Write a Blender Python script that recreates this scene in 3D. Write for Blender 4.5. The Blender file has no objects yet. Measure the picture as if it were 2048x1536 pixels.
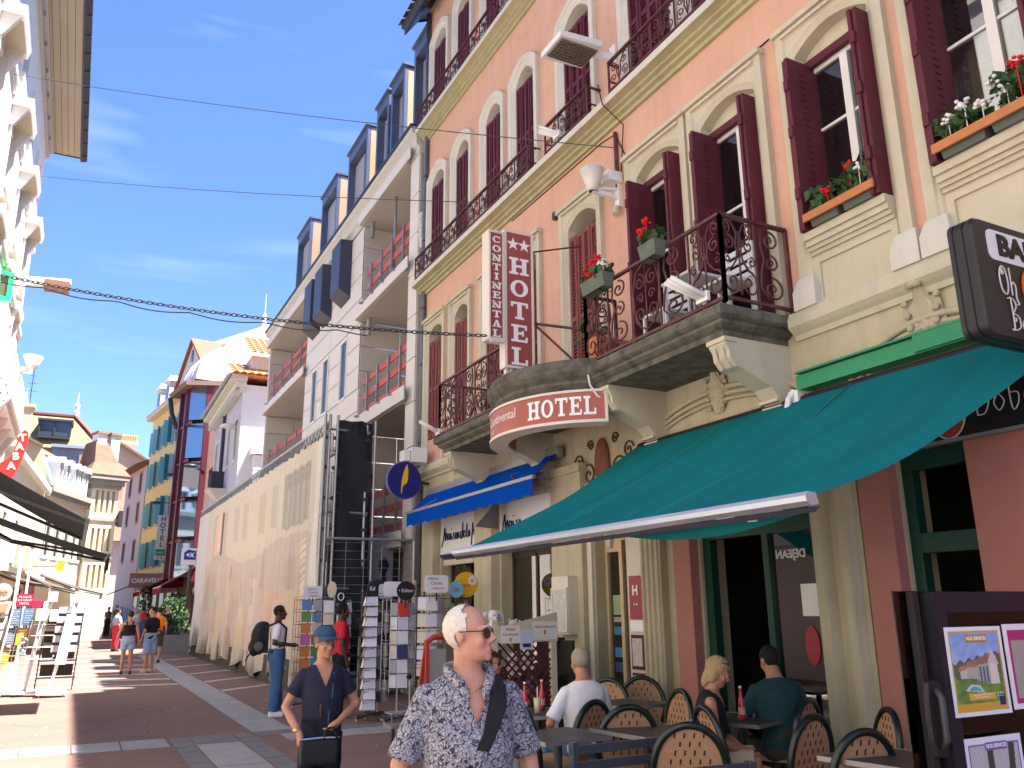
import bpy, bmesh, math, random
import numpy as np
from mathutils import Vector, Matrix
random.seed(7)
SC = bpy.context.scene
COL = SC.collection
R2 = math.radians
# ---------------------------------------------------------------- camera
cam_d = bpy.data.cameras.new('camera')
cam = bpy.data.objects.new('camera', cam_d)
COL.objects.link(cam)
cam_d.sensor_fit = 'HORIZONTAL'
cam_d.sensor_width = 36.0
cam_d.lens = 36.0 * 1655.0 / 2048.0
cam_d.clip_start = 0.05
cam_d.clip_end = 3000.0
RC = ((0.88895231, 0.11226878, 0.44402648), (-0.45792052, 0.2359046, 0.85712182), (-0.00851987, -0.96526926, 0.26111811))
cam.matrix_world = Matrix(((RC[0][0], -RC[0][1], -RC[0][2], 0.0),
                           (RC[1][0], -RC[1][1], -RC[1][2], 0.0),
                           (RC[2][0], -RC[2][1], -RC[2][2], 1.65),
                           (0, 0, 0, 1)))
SC.camera = cam
# ---------------------------------------------------------------- sky, sun, exposure
SUN = Vector((0.345, -0.25, 1.0)).normalized()
world = bpy.data.worlds.new('World')
SC.world = world
world.use_nodes = True
wt = world.node_tree
wt.nodes.clear()
w_out = wt.nodes.new('ShaderNodeOutputWorld')
w_bg = wt.nodes.new('ShaderNodeBackground')
w_sky = wt.nodes.new('ShaderNodeTexSky')
w_sky.sky_type = 'NISHITA'
w_sky.sun_disc = False
w_sky.sun_elevation = math.asin(SUN.z)
w_sky.sun_rotation = math.atan2(SUN.x, SUN.y)
w_sky.altitude = 200.0
w_sky.air_density = 1.0
w_sky.dust_density = 0.3
w_sky.ozone_density = 3.0
w_bg.inputs['Strength'].default_value = 0.06
w_tc = wt.nodes.new('ShaderNodeTexCoord')
w_map = wt.nodes.new('ShaderNodeMapping')
w_map.inputs['Scale'].default_value = (1.6, 2.2, 11.0)
w_map.inputs['Rotation'].default_value = (0.10, 0.16, 0.3)
w_noise = wt.nodes.new('ShaderNodeTexNoise')
w_noise.inputs['Scale'].default_value = 1.7
w_noise.inputs['Detail'].default_value = 4.0
w_ramp = wt.nodes.new('ShaderNodeValToRGB')
w_ramp.color_ramp.elements[0].position = 0.58
w_ramp.color_ramp.elements[0].color = (0, 0, 0, 1)
w_ramp.color_ramp.elements[1].position = 0.85
w_ramp.color_ramp.elements[1].color = (0.16, 0.16, 0.16, 1)
w_mix = wt.nodes.new('ShaderNodeMixRGB')
w_mix.inputs[2].default_value = (8.0, 8.6, 9.4, 1)
wt.links.new(w_tc.outputs['Generated'], w_map.inputs['Vector'])
wt.links.new(w_map.outputs['Vector'], w_noise.inputs['Vector'])
wt.links.new(w_noise.outputs['Fac'], w_ramp.inputs['Fac'])
wt.links.new(w_ramp.outputs['Color'], w_mix.inputs['Fac'])
w_tint = wt.nodes.new('ShaderNodeMixRGB'); w_tint.blend_type = 'MULTIPLY'; w_tint.inputs[0].default_value = 1.0; w_tint.inputs[2].default_value = (.74, .86, 1.12, 1)
wt.links.new(w_sky.outputs['Color'], w_tint.inputs[1])
wt.links.new(w_tint.outputs['Color'], w_mix.inputs[1])
wt.links.new(w_mix.outputs['Color'], w_bg.inputs['Color'])
wt.links.new(w_bg.outputs['Background'], w_out.inputs['Surface'])
sun_d = bpy.data.lights.new('sun', 'SUN')
sun_d.energy = 4.7
sun_d.angle = R2(0.53)
sun_d.color = (1.0, 0.95, 0.87)
sun_o = bpy.data.objects.new('sun', sun_d)
COL.objects.link(sun_o)
sun_o.rotation_mode = 'QUATERNION'
sun_o.rotation_quaternion = SUN.to_track_quat('Z', 'Y')
sun_o.location = (0, 0, 60)
SC.view_settings.view_transform = 'Standard'
SC.view_settings.look = 'None'
SC.view_settings.exposure = 2.3
SC.view_settings.gamma = 1.0
SC.view_settings.use_curve_mapping = False
SC.render.engine = 'CYCLES'
SC.cycles.max_bounces = 7
SC.cycles.diffuse_bounces = 4
SC.cycles.glossy_bounces = 3
SC.cycles.transmission_bounces = 4
SC.cycles.transparent_max_bounces = 8
SC.cycles.caustics_reflective = False
SC.cycles.caustics_refractive = False
SC.cycles.sample_clamp_indirect = 6.0
# ---------------------------------------------------------------- materials
MATS = {}
def mat(name, rgb, rough=0.8, noise=None, bump=None, metal=0.0, spec=0.3, streak=None, emit=None, attr=None, dirt=None, trans=None):
 """noise=(scale, amount) mottles the base colour; bump=(scale, strength); streak=(amount) vertical rain marks;
 dirt=(rgb, scale, amount) patches of a second colour; attr: print read from a colour attribute."""
 if name in MATS: return MATS[name]
 m = bpy.data.materials.new(name)
 m.use_nodes = True
 nt = m.node_tree
 b = nt.nodes['Principled BSDF']
 b.inputs['Base Color'].default_value = (*rgb, 1)
 b.inputs['Roughness'].default_value = rough
 b.inputs['Metallic'].default_value = metal
 b.inputs['Specular IOR Level'].default_value = spec
 L = nt.links.new
 col = None
 tc = None
 def coord():
  nonlocal tc
  if tc is None:
   tc = nt.nodes.new('ShaderNodeNewGeometry')
  return tc.outputs['Position']
 if attr:
  a = nt.nodes.new('ShaderNodeVertexColor'); a.layer_name = attr
  col = a.outputs['Color']
 def mixin(fac_socket, rgb2, mode='MIX'):
  nonlocal col
  mx = nt.nodes.new('ShaderNodeMixRGB'); mx.blend_type = mode
  if col is None: mx.inputs[1].default_value = (*rgb, 1)
  else: L(col, mx.inputs[1])
  mx.inputs[2].default_value = (*rgb2, 1)
  L(fac_socket, mx.inputs[0])
  col = mx.outputs[0]
 def nz(scale, detail=5.0, stretch=None):
  n = nt.nodes.new('ShaderNodeTexNoise')
  n.inputs['Scale'].default_value = scale
  n.inputs['Detail'].default_value = detail
  n.inputs['Roughness'].default_value = 0.6
  if stretch:
   mp = nt.nodes.new('ShaderNodeMapping'); mp.inputs['Scale'].default_value = stretch
   L(coord(), mp.inputs['Vector']); L(mp.outputs['Vector'], n.inputs['Vector'])
  else:
   L(coord(), n.inputs['Vector'])
  return n.outputs['Fac']
 def ramp(sock, a, bb, hi):
  r = nt.nodes.new('ShaderNodeMapRange')
  r.inputs['From Min'].default_value = a; r.inputs['From Max'].default_value = bb
  r.inputs['To Min'].default_value = 0.0; r.inputs['To Max'].default_value = hi
  L(sock, r.inputs['Value'])
  return r.outputs['Result']
 if noise:
  s, amt = noise
  mixin(ramp(nz(s), 0.35, 0.75, amt), tuple(c * 0.45 for c in rgb))
  mixin(ramp(nz(s * 3.7), 0.5, 0.85, amt * 0.6), tuple(min(1, c * 1.35 + 0.02) for c in rgb))
 if streak:
  mixin(ramp(nz(1.0, 6.0, (5.0, 5.0, 0.5)), 0.48, 0.8, streak), tuple(c * 0.4 for c in rgb))
 if dirt:
  drgb, s, amt = dirt
  mixin(ramp(nz(s, 7.0), 0.45, 0.65, amt), drgb)
 if col is not None: L(col, b.inputs['Base Color'])
 if bump:
  bp = nt.nodes.new('ShaderNodeBump')
  bp.inputs['Strength'].default_value = bump[1]
  bp.inputs['Distance'].default_value = 0.02
  L(nz(bump[0], 4.0), bp.inputs['Height'])
  L(bp.outputs['Normal'], b.inputs['Normal'])
 if emit:
  b.inputs['Emission Color'].default_value = (*emit[0], 1)
  b.inputs['Emission Strength'].default_value = emit[1]
 if trans:
  b.inputs['Subsurface Weight'].default_value = 0.0
 MATS[name] = m
 return m
def glass_mat(name, tint=(0.9, 0.95, 0.93), fac=0.75, rough=0.02):
 """thin window glass: mostly clear, mirror-like at grazing angles"""
 if name in MATS: return MATS[name]
 m = bpy.data.materials.new(name); m.use_nodes = True
 nt = m.node_tree; nt.nodes.clear()
 o = nt.nodes.new('ShaderNodeOutputMaterial')
 t = nt.nodes.new('ShaderNodeBsdfTransparent'); t.inputs['Color'].default_value = (*tint, 1)
 g = nt.nodes.new('ShaderNodeBsdfGlossy'); g.inputs['Roughness'].default_value = rough
 f = nt.nodes.new('ShaderNodeLayerWeight'); f.inputs['Blend'].default_value = .32
 ma = nt.nodes.new('ShaderNodeMath'); ma.operation = 'MULTIPLY_ADD'
 ma.inputs[1].default_value = 1.0; ma.inputs[2].default_value = 1.0-fac-.1
 mx = nt.nodes.new('ShaderNodeMixShader')
 nt.links.new(f.outputs['Fresnel'], ma.inputs[0]); nt.links.new(ma.outputs[0], mx.inputs[0])
 nt.links.new(t.outputs[0], mx.inputs[1]); nt.links.new(g.outputs[0], mx.inputs[2])
 nt.links.new(mx.outputs[0], o.inputs['Surface'])
 MATS[name] = m
 return m
def cloth_mat(name, rgb, transl=0.35, rough=0.85, stretch=None, amt=0.25):
 """awning cloth: lets some light through; faint creases and grime along the fall"""
 if name in MATS: return MATS[name]
 m = bpy.data.materials.new(name); m.use_nodes = True
 nt = m.node_tree; nt.nodes.clear(); L = nt.links.new
 o = nt.nodes.new('ShaderNodeOutputMaterial')
 d = nt.nodes.new('ShaderNodeBsdfDiffuse'); t = nt.nodes.new('ShaderNodeBsdfTranslucent')
 mx = nt.nodes.new('ShaderNodeMixShader'); mx.inputs[0].default_value = transl
 g = nt.nodes.new('ShaderNodeNewGeometry'); mp = nt.nodes.new('ShaderNodeMapping')
 mp.inputs['Scale'].default_value = stretch or (1, 1, 1)
 n = nt.nodes.new('ShaderNodeTexNoise'); n.inputs['Scale'].default_value = 1.5; n.inputs['Detail'].default_value = 7
 r = nt.nodes.new('ShaderNodeMapRange'); r.inputs['From Min'].default_value = .4; r.inputs['From Max'].default_value = .8
 r.inputs['To Max'].default_value = amt
 c = nt.nodes.new('ShaderNodeMixRGB'); c.inputs[1].default_value = (*rgb, 1)
 c.inputs[2].default_value = (rgb[0] * .4 + .015, rgb[1] * .4 + .015, rgb[2] * .4 + .015, 1)
 L(g.outputs['Position'], mp.inputs['Vector']); L(mp.outputs['Vector'], n.inputs['Vector'])
 L(n.outputs['Fac'], r.inputs['Value']); L(r.outputs['Result'], c.inputs[0])
 for s in (d, t): L(c.outputs[0], s.inputs['Color'])
 L(d.outputs[0], mx.inputs[1]); L(t.outputs[0], mx.inputs[2]); L(mx.outputs[0], o.inputs['Surface'])
 MATS[name] = m
 return m
# ---------------------------------------------------------------- mesh helpers
class MB:
 def __init__(s):
  s.v = []; s.f = []; s.mi = []; s.cur = 0
 def quad(s, a, b, c, d):
  i = len(s.v); s.v += [tuple(a), tuple(b), tuple(c), tuple(d)]; s.f.append((i, i+1, i+2, i+3)); s.mi.append(s.cur)
 def face(s, pts):
  i = len(s.v); s.v += [tuple(p) for p in pts]; s.f.append(tuple(range(i, i+len(pts)))); s.mi.append(s.cur)
 def box(s, x0, x1, y0, y1, z0, z1):
  if x0 > x1: x0, x1 = x1, x0
  if y0 > y1: y0, y1 = y1, y0
  if z0 > z1: z0, z1 = z1, z0
  i = len(s.v)
  s.v += [(x0,y0,z0),(x1,y0,z0),(x1,y1,z0),(x0,y1,z0),(x0,y0,z1),(x1,y0,z1),(x1,y1,z1),(x0,y1,z1)]
  for q in ((3,2,1,0),(4,5,6,7),(0,1,5,4),(1,2,6,5),(2,3,7,6),(3,0,4,7)):
   s.f.append(tuple(i+k for k in q)); s.mi.append(s.cur)
  return s
 def hexa(s, p):           # eight corners, bottom ring then top ring
  i = len(s.v); s.v += [tuple(q) for q in p]
  for q in ((3,2,1,0),(4,5,6,7),(0,1,5,4),(1,2,6,5),(2,3,7,6),(3,0,4,7)):
   s.f.append(tuple(i+k for k in q)); s.mi.append(s.cur)
  return s
 def bar(s, a, b, w, h=None, up=(0,0,1)):
  """rectangular bar from a to b"""
  h = h or w
  a = Vector(a); b = Vector(b); d = (b-a).normalized(); u = Vector(up)
  if abs(d.dot(u)) > .98: u = Vector((1,0,0))
  sx = d.cross(u).normalized()*w/2; sy = sx.cross(d).normalized()*h/2
  s.hexa([a-sx-sy, a+sx-sy, a+sx+sy, a-sx+sy, b-sx-sy, b+sx-sy, b+sx+sy, b-sx+sy])
  return s
 def tube(s, pts, r, n=6, caps=True, flat=None):
  """swept tube; r number or list; flat=(axis vector, factor) squashes the section"""
  P = [Vector(p) for p in pts]; m = len(P)
  if m < 2: return s
  rs = r if isinstance(r, (list, tuple)) else [r]*m
  base = len(s.v)
  T = []
  for k in range(m):
   d = P[min(k+1, m-1)]-P[max(k-1, 0)]
   T.append(d.normalized() if d.length > 1e-9 else Vector((0,0,1)))
  ref = Vector((0,0,1)) if abs(T[0].z) < .9 else Vector((1,0,0))
  u = T[0].cross(ref).normalized()
  for k in range(m):
   u = (u - T[k]*u.dot(T[k]))
   if u.length < 1e-6: u = T[k].orthogonal()
   u.normalize(); w = T[k].cross(u)
   for j in range(n):
    a = 2*math.pi*j/n
    s.v.append(tuple(P[k]+(u*math.cos(a)+w*math.sin(a))*rs[k]))
  for k in range(m-1):
   for j in range(n):
    a = base+k*n+j; b = base+k*n+(j+1) % n
    s.f.append((a, b, b+n, a+n)); s.mi.append(s.cur)
  if caps:
   s.f.append(tuple(base+j for j in range(n))[::-1]); s.mi.append(s.cur)
   s.f.append(tuple(base+(m-1)*n+j for j in range(n))); s.mi.append(s.cur)
  return s
 def rings(s, rings, close=True, capa=True, capb=True):
  """loft between rings of equal point count"""
  base = len(s.v); n = len(rings[0])
  for r in rings: s.v += [tuple(p) for p in r]
  for k in range(len(rings)-1):
   for j in range(n if close else n-1):
    a = base+k*n+j; b = base+k*n+(j+1) % n
    s.f.append((a, b, b+n, a+n)); s.mi.append(s.cur)
  if close and capa: s.f.append(tuple(base+j for j in range(n))[::-1]); s.mi.append(s.cur)
  if close and capb: s.f.append(tuple(base+(len(rings)-1)*n+j for j in range(n))); s.mi.append(s.cur)
  return s
 def ell(s, c, r, nu=12, nv=8, rot=None):
  """ellipsoid"""
  c = Vector(c); rings = []
  for k in range(1, nv):
   th = math.pi*k/nv
   ring = []
   for j in range(nu):
    a = 2*math.pi*j/nu
    p = Vector((r[0]*math.sin(th)*math.cos(a), r[1]*math.sin(th)*math.sin(a), -r[2]*math.cos(th)))
    if rot: p = rot @ p
    ring.append(c+p)
   rings.append(ring)
  base = len(s.v); s.rings(rings, True, False, False)
  bot = Vector((0,0,-r[2])); top = Vector((0,0,r[2]))
  if rot: bot = rot @ bot; top = rot @ top
  ib = len(s.v); s.v.append(tuple(c+bot)); s.v.append(tuple(c+top))
  last = base+(nv-2)*nu
  for j in range(nu):
   s.f.append((ib, base+(j+1) % nu, base+j)); s.mi.append(s.cur)
   s.f.append((ib+1, last+j, last+(j+1) % nu)); s.mi.append(s.cur)
  return s
 def lathe(s, prof, c=(0,0,0), n=16):
  rings = [[(c[0]+r*math.cos(2*math.pi*j/n), c[1]+r*math.sin(2*math.pi*j/n), c[2]+z) for j in range(n)] for r, z in prof]
  return s.rings(rings)
 def prism(s, poly, fn, d0, d1):
  """extrude 2-D polygon; fn(u, v, d) -> point"""
  return s.rings([[fn(u, v, d0) for u, v in poly], [fn(u, v, d1) for u, v in poly]])
 def mesh(s, name, mats, smooth=False, off=None, merge=False):
  me = bpy.data.meshes.new(name)
  vv = s.v if off is None else [(a-off[0], b-off[1], c-off[2]) for a, b, c in s.v]
  me.from_pydata(vv, [], s.f)
  for m in (mats if isinstance(mats, (list, tuple)) else [mats]): me.materials.append(m)
  if max(s.mi, default=0) > 0: me.polygons.foreach_set('material_index', s.mi)
  if merge:
   bm = bmesh.new(); bm.from_mesh(me); bmesh.ops.remove_doubles(bm, verts=bm.verts, dist=1e-5); bm.to_mesh(me); bm.free()
  if smooth: me.polygons.foreach_set('use_smooth', [True]*len(me.polygons))
  me.update()
  return me
 def build(s, name, mats, parent=None, smooth=False, label=None, world=True, merge=False):
  """link as one object; with world=True the coordinates are world ones and the parent is unrotated"""
  off = None
  if parent is not None and world: off = parent.get('_loc', (0, 0, 0))
  me = s.mesh(name, mats, smooth, off, merge)
  o = bpy.data.objects.new(name, me); COL.objects.link(o)
  if parent is not None:
   o.parent = parent
   if world: o['_loc'] = off
  if label: o['label'] = label
  return o
def thing(name, label, cat, loc=(0,0,0), rotz=0.0, group=None):
 o = bpy.data.objects.new(name, None); COL.objects.link(o)
 o.empty_display_size = 0.2
 o.location = loc; o.rotation_euler = (0, 0, rotz)
 o['label'] = label; o['category'] = cat; o['_loc'] = tuple(loc)
 if group: o['group'] = group
 return o
def tag(o, label, cat, group=None):
 o['label'] = label; o['category'] = cat
 if group: o['group'] = group
 return o
def setting(o, kind='structure', label=None):
 o['kind'] = kind
 if label: o['label'] = label
 return o
def dup(o, parent=None):
 """copy of an object with its children, sharing mesh data"""
 c = o.copy(); COL.objects.link(c)
 if parent is not None: c.parent = parent
 for ch in list(o.children): dup(ch, c)
 return c
def put(mesh, name, parent, loc=(0,0,0), rot=(0,0,0), scale=(1,1,1), label=None):
 """object sharing mesh data, placed in the parent's coordinates"""
 o = bpy.data.objects.new(name, mesh); COL.objects.link(o)
 if parent is not None: o.parent = parent
 o.location = loc; o.rotation_euler = rot; o.scale = scale
 if label: o['label'] = label
 return o
def holed(mb, u0, u1, v0, v1, holes, fn, depth=0.25, reveal=True):
 """wall sheet with rectangular openings and their reveals; fn(u, v, d): d grows into the wall"""
 us = sorted({u0, u1, *[min(max(h[0], u0), u1) for h in holes], *[min(max(h[1], u0), u1) for h in holes]})
 vs = sorted({v0, v1, *[min(max(h[2], v0), v1) for h in holes], *[min(max(h[3], v0), v1) for h in holes]})
 for i in range(len(us)-1):
  for j in range(len(vs)-1):
   cu = (us[i]+us[i+1])/2; cv = (vs[j]+vs[j+1])/2
   if any(h[0] < cu < h[1] and h[2] < cv < h[3] for h in holes): continue
   mb.quad(fn(us[i], vs[j], 0), fn(us[i+1], vs[j], 0), fn(us[i+1], vs[j+1], 0), fn(us[i], vs[j+1], 0))
 if reveal:
  for a, b, c, d in holes:
   a, b = max(a, u0), min(b, u1); c, d = max(c, v0), min(d, v1)
   for (p, q) in (((a,c),(b,c)), ((b,c),(b,d)), ((b,d),(a,d)), ((a,d),(a,c))):
    mb.quad(fn(*p, 0), fn(*q, 0), fn(*q, depth), fn(*p, depth))
def print_sheet(name, pts, nu, nv, colfn, parent=None, rough=0.6, thick=0.003, world=True, surf=None, mname='printed sheet'):
 """flat print: a grid with a colour attribute. pts = corner, u-vector, v-vector; colfn(u, v) -> rgb arrays"""
 o0, du, dv = [np.array(p, float) for p in pts]
 U, V = np.meshgrid(np.linspace(0, 1, nu), np.linspace(0, 1, nv))
 if surf is not None: XYZ = surf(U, V)
 else: XYZ = o0+U[..., None]*du+V[..., None]*dv
 n = np.cross(du, dv); n = n/np.linalg.norm(n)
 rgb = np.clip(colfn(U, V), 0, 1)
 verts = XYZ.reshape(-1, 3); N = len(verts)
 idx = np.arange(N).reshape(nv, nu)
 f = np.stack([idx[:-1, :-1], idx[:-1, 1:], idx[1:, 1:], idx[1:, :-1]], -1).reshape(-1, 4)
 faces = [tuple(q) for q in f.tolist()]
 vl = verts.tolist(); cols = np.concatenate([rgb.reshape(-1, 3), np.ones((N, 1))], 1)
 if thick:
  b = (verts-n*thick).tolist(); vl = vl+b
  c = [0, nu-1, N-1, N-nu]
  faces.append((N+c[3], N+c[2], N+c[1], N+c[0]))
  for k in range(4):
   i, j = c[k], c[(k+1) % 4]
   faces.append((i, j, N+j, N+i)[::-1])
  cols = np.concatenate([cols, np.tile([.6, .6, .6, 1], (N, 1))], 0)
 off = (0, 0, 0)
 if parent is not None and world: off = parent.get('_loc', (0, 0, 0))
 vl = [(a-off[0], bb-off[1], cc-off[2]) for a, bb, cc in vl]
 me = bpy.data.meshes.new(name); me.from_pydata(vl, [], faces)
 ca = me.color_attributes.new('print', 'FLOAT_COLOR', 'POINT')
 ca.data.foreach_set('color', cols.astype(np.float32).ravel())
 me.materials.append(mat(mname, (.8, .8, .8), rough, attr='print'))
 me.update()
 o = bpy.data.objects.new(name, me); COL.objects.link(o)
 if parent is not None: o.parent = parent
 return o
def text_mesh(body, size, extrude=0.004, bold=0.0, name='lettering', spacing=1.0, align='CENTER'):
 cu = bpy.data.curves.new('lettering', 'FONT')
 cu.body = body; cu.size = size; cu.extrude = extrude; cu.offset = bold; cu.align_x = align; cu.align_y = 'CENTER'
 cu.space_character = spacing; cu.resolution_u = 3
 o = bpy.data.objects.new('tmp_text', cu); COL.objects.link(o)
 dg = bpy.context.evaluated_depsgraph_get()
 me = bpy.data.meshes.new_from_object(o.evaluated_get(dg))
 bpy.data.objects.remove(o); bpy.data.curves.remove(cu)
 me.name = name
 return me
def text(body, size, m, origin, right, up, parent=None, extrude=0.004, bold=0.0, name='lettering', align='CENTER', sx=1.0, spacing=1.0):
 """lettering laid on a plane: origin = centre, right/up world axes"""
 me = text_mesh(body, size, extrude, bold, name, spacing, align)
 me.materials.clear(); me.materials.append(m)
 r = Vector(right).normalized(); u = Vector(up).normalized(); n = r.cross(u)
 off = parent.get('_loc', (0, 0, 0)) if parent is not None else (0, 0, 0)
 M = Matrix(((r.x*sx, u.x, n.x, origin[0]-off[0]), (r.y*sx, u.y, n.y, origin[1]-off[1]), (r.z*sx, u.z, n.z, origin[2]-off[2]), (0,0,0,1)))
 me.transform(M)
 o = bpy.data.objects.new(name, me); COL.objects.link(o)
 if parent is not None: o.parent = parent
 return o
def slab_glyph(ch, st=0.24, sf=0.13):
 """list of polygons; thick stems st, serifs sf"""
 P = []
 def rect(a, b, c, d): P.append([(a, c), (b, c), (b, d), (a, d)])
 def serif(cx, y, w=0.5): rect(cx-w/2, cx+w/2, y if y < .5 else y-sf, y+sf if y < .5 else y)
 def ring(cx, cy, rx, ry, t, a0=0, a1=360, tx=None):
  n = 22; tx = tx or t
  for k in range(n):
   p = math.radians(a0+(a1-a0)*k/n); q = math.radians(a0+(a1-a0)*(k+1)/n)
   P.append([(cx+(rx-tx)*math.cos(p), cy+(ry-t)*math.sin(p)), (cx+rx*math.cos(p), cy+ry*math.sin(p)),
                      (cx+rx*math.cos(q), cy+ry*math.sin(q)), (cx+(rx-tx)*math.cos(q), cy+(ry-t)*math.sin(q))])
 w = 0.95
 if ch == 'H':
  w = 1.1
  for cx in (.25, .85): rect(cx-st/2, cx+st/2, sf, 1-sf); serif(cx, 0); serif(cx, 1)
  rect(.25+st/2, .85-st/2, .43, .57)
 elif ch == 'O':
  w = 1.05; ring(.525, .5, .5, .5, .13, tx=st)
 elif ch == 'C':
  w = 1.0; ring(.52, .5, .5, .5, .13, 50, 310, tx=st); rect(.78, .92, .62, .9); rect(.78, .9, .1, .3)
 elif ch == 'T':
  w = 1.0; rect(.5-st/2, .5+st/2, sf, 1-sf); serif(.5, 0); rect(.02, .98, 1-sf, 1); rect(.02, .14, .72, 1-sf); rect(.86, .98, .72, 1-sf)
 elif ch == 'E':
  w = .95; rect(.14, .14+st, sf, 1-sf); rect(0, .9, 0, sf); rect(0, .88, 1-sf, 1); rect(.14+st, .68, .44, .57)
  rect(.8, .92, sf, .3); rect(.77, .88, .72, 1-sf); rect(.6, .7, .35, .66)
 elif ch == 'L':
  w = .92; rect(.14, .14+st, sf, 1-sf); rect(0, .9, 0, sf); rect(0, .5, 1-sf, 1); rect(.78, .9, sf, .34)
 elif ch == 'I':
  w = .55; rect(.27-st/2, .27+st/2, sf, 1-sf); serif(.27, 0); serif(.27, 1)
 elif ch == 'N':
  w = 1.1; s2 = st*.72
  rect(.2-s2/2, .2+s2/2, sf, 1-sf); rect(.9-s2/2, .9+s2/2, sf*.2, 1-sf); serif(.2, 0, .42); serif(.9, 1, .42); rect(0, .2+s2/2, 1-sf, 1)
  P.append([(.9+s2/2-.02, 0), (.9-s2/2-.14, 0), (.2-s2/2, 1-sf), (.2+s2/2+.1, 1-sf)])
 elif ch == 'A':
  w = 1.05
  P.append([(.12, sf), (.27, sf), (.56, 1), (.42, 1)]); P.append([(.62, sf), (.9, sf), (.62, 1), (.42, 1)])
  serif(.2, 0, .4); serif(.78, 0, .5); rect(.28, .7, .28, .39)
 elif ch == 'B':
  w = .95; rect(.12, .12+st, 0, 1)
  ring(.42, .27, .46, .27, .12, -90, 90, tx=st); ring(.42, .74, .42, .26, .12, -90, 90, tx=st)
  rect(.12+st, .43, 0, .12); rect(.12+st, .43, .88, 1); rect(.12+st, .43, .46, .56)
 return w, P
def star_poly(cx, cy, r):
 return [(cx+(r if k % 2 == 0 else r*.39)*math.sin(math.pi*k/5), cy+(r if k % 2 == 0 else r*.39)*math.cos(math.pi*k/5)) for k in range(10)]
def grid_obj(name, P, m, parent=None, smooth=True, thick=None, world=True):
 """sheet from an array of points [rows][cols]; thick closes it as a thin solid"""
 mb = MB(); nv = len(P); nu = len(P[0])
 for r in P: mb.v += [tuple(p) for p in r]
 for j in range(nv-1):
  for i in range(nu-1):
   a = j*nu+i; mb.f.append((a, a+1, a+nu+1, a+nu)); mb.mi.append(0)
 if thick is not None:
  N = nv*nu; t = Vector(thick)
  for r in P: mb.v += [tuple(Vector(p)+t) for p in r]
  for q in list(mb.f): mb.f.append(tuple(N+k for k in q[::-1])); mb.mi.append(0)
  loop = [i for i in range(nu)]+[j*nu+nu-1 for j in range(1, nv)]+[(nv-1)*nu+i for i in range(nu-2, -1, -1)]+[j*nu for j in range(nv-2, 0, -1)]
  for k in range(len(loop)):
   a, b = loop[k], loop[(k+1) % len(loop)]
   mb.f.append((b, a, N+a, N+b)); mb.mi.append(0)
 return mb.build(name, m, parent, smooth, world=world)
def gz(y):
 """the street climbs a little towards its far end"""
 return 0.0 if y < 30 else (y-30)*0.0075
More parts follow.
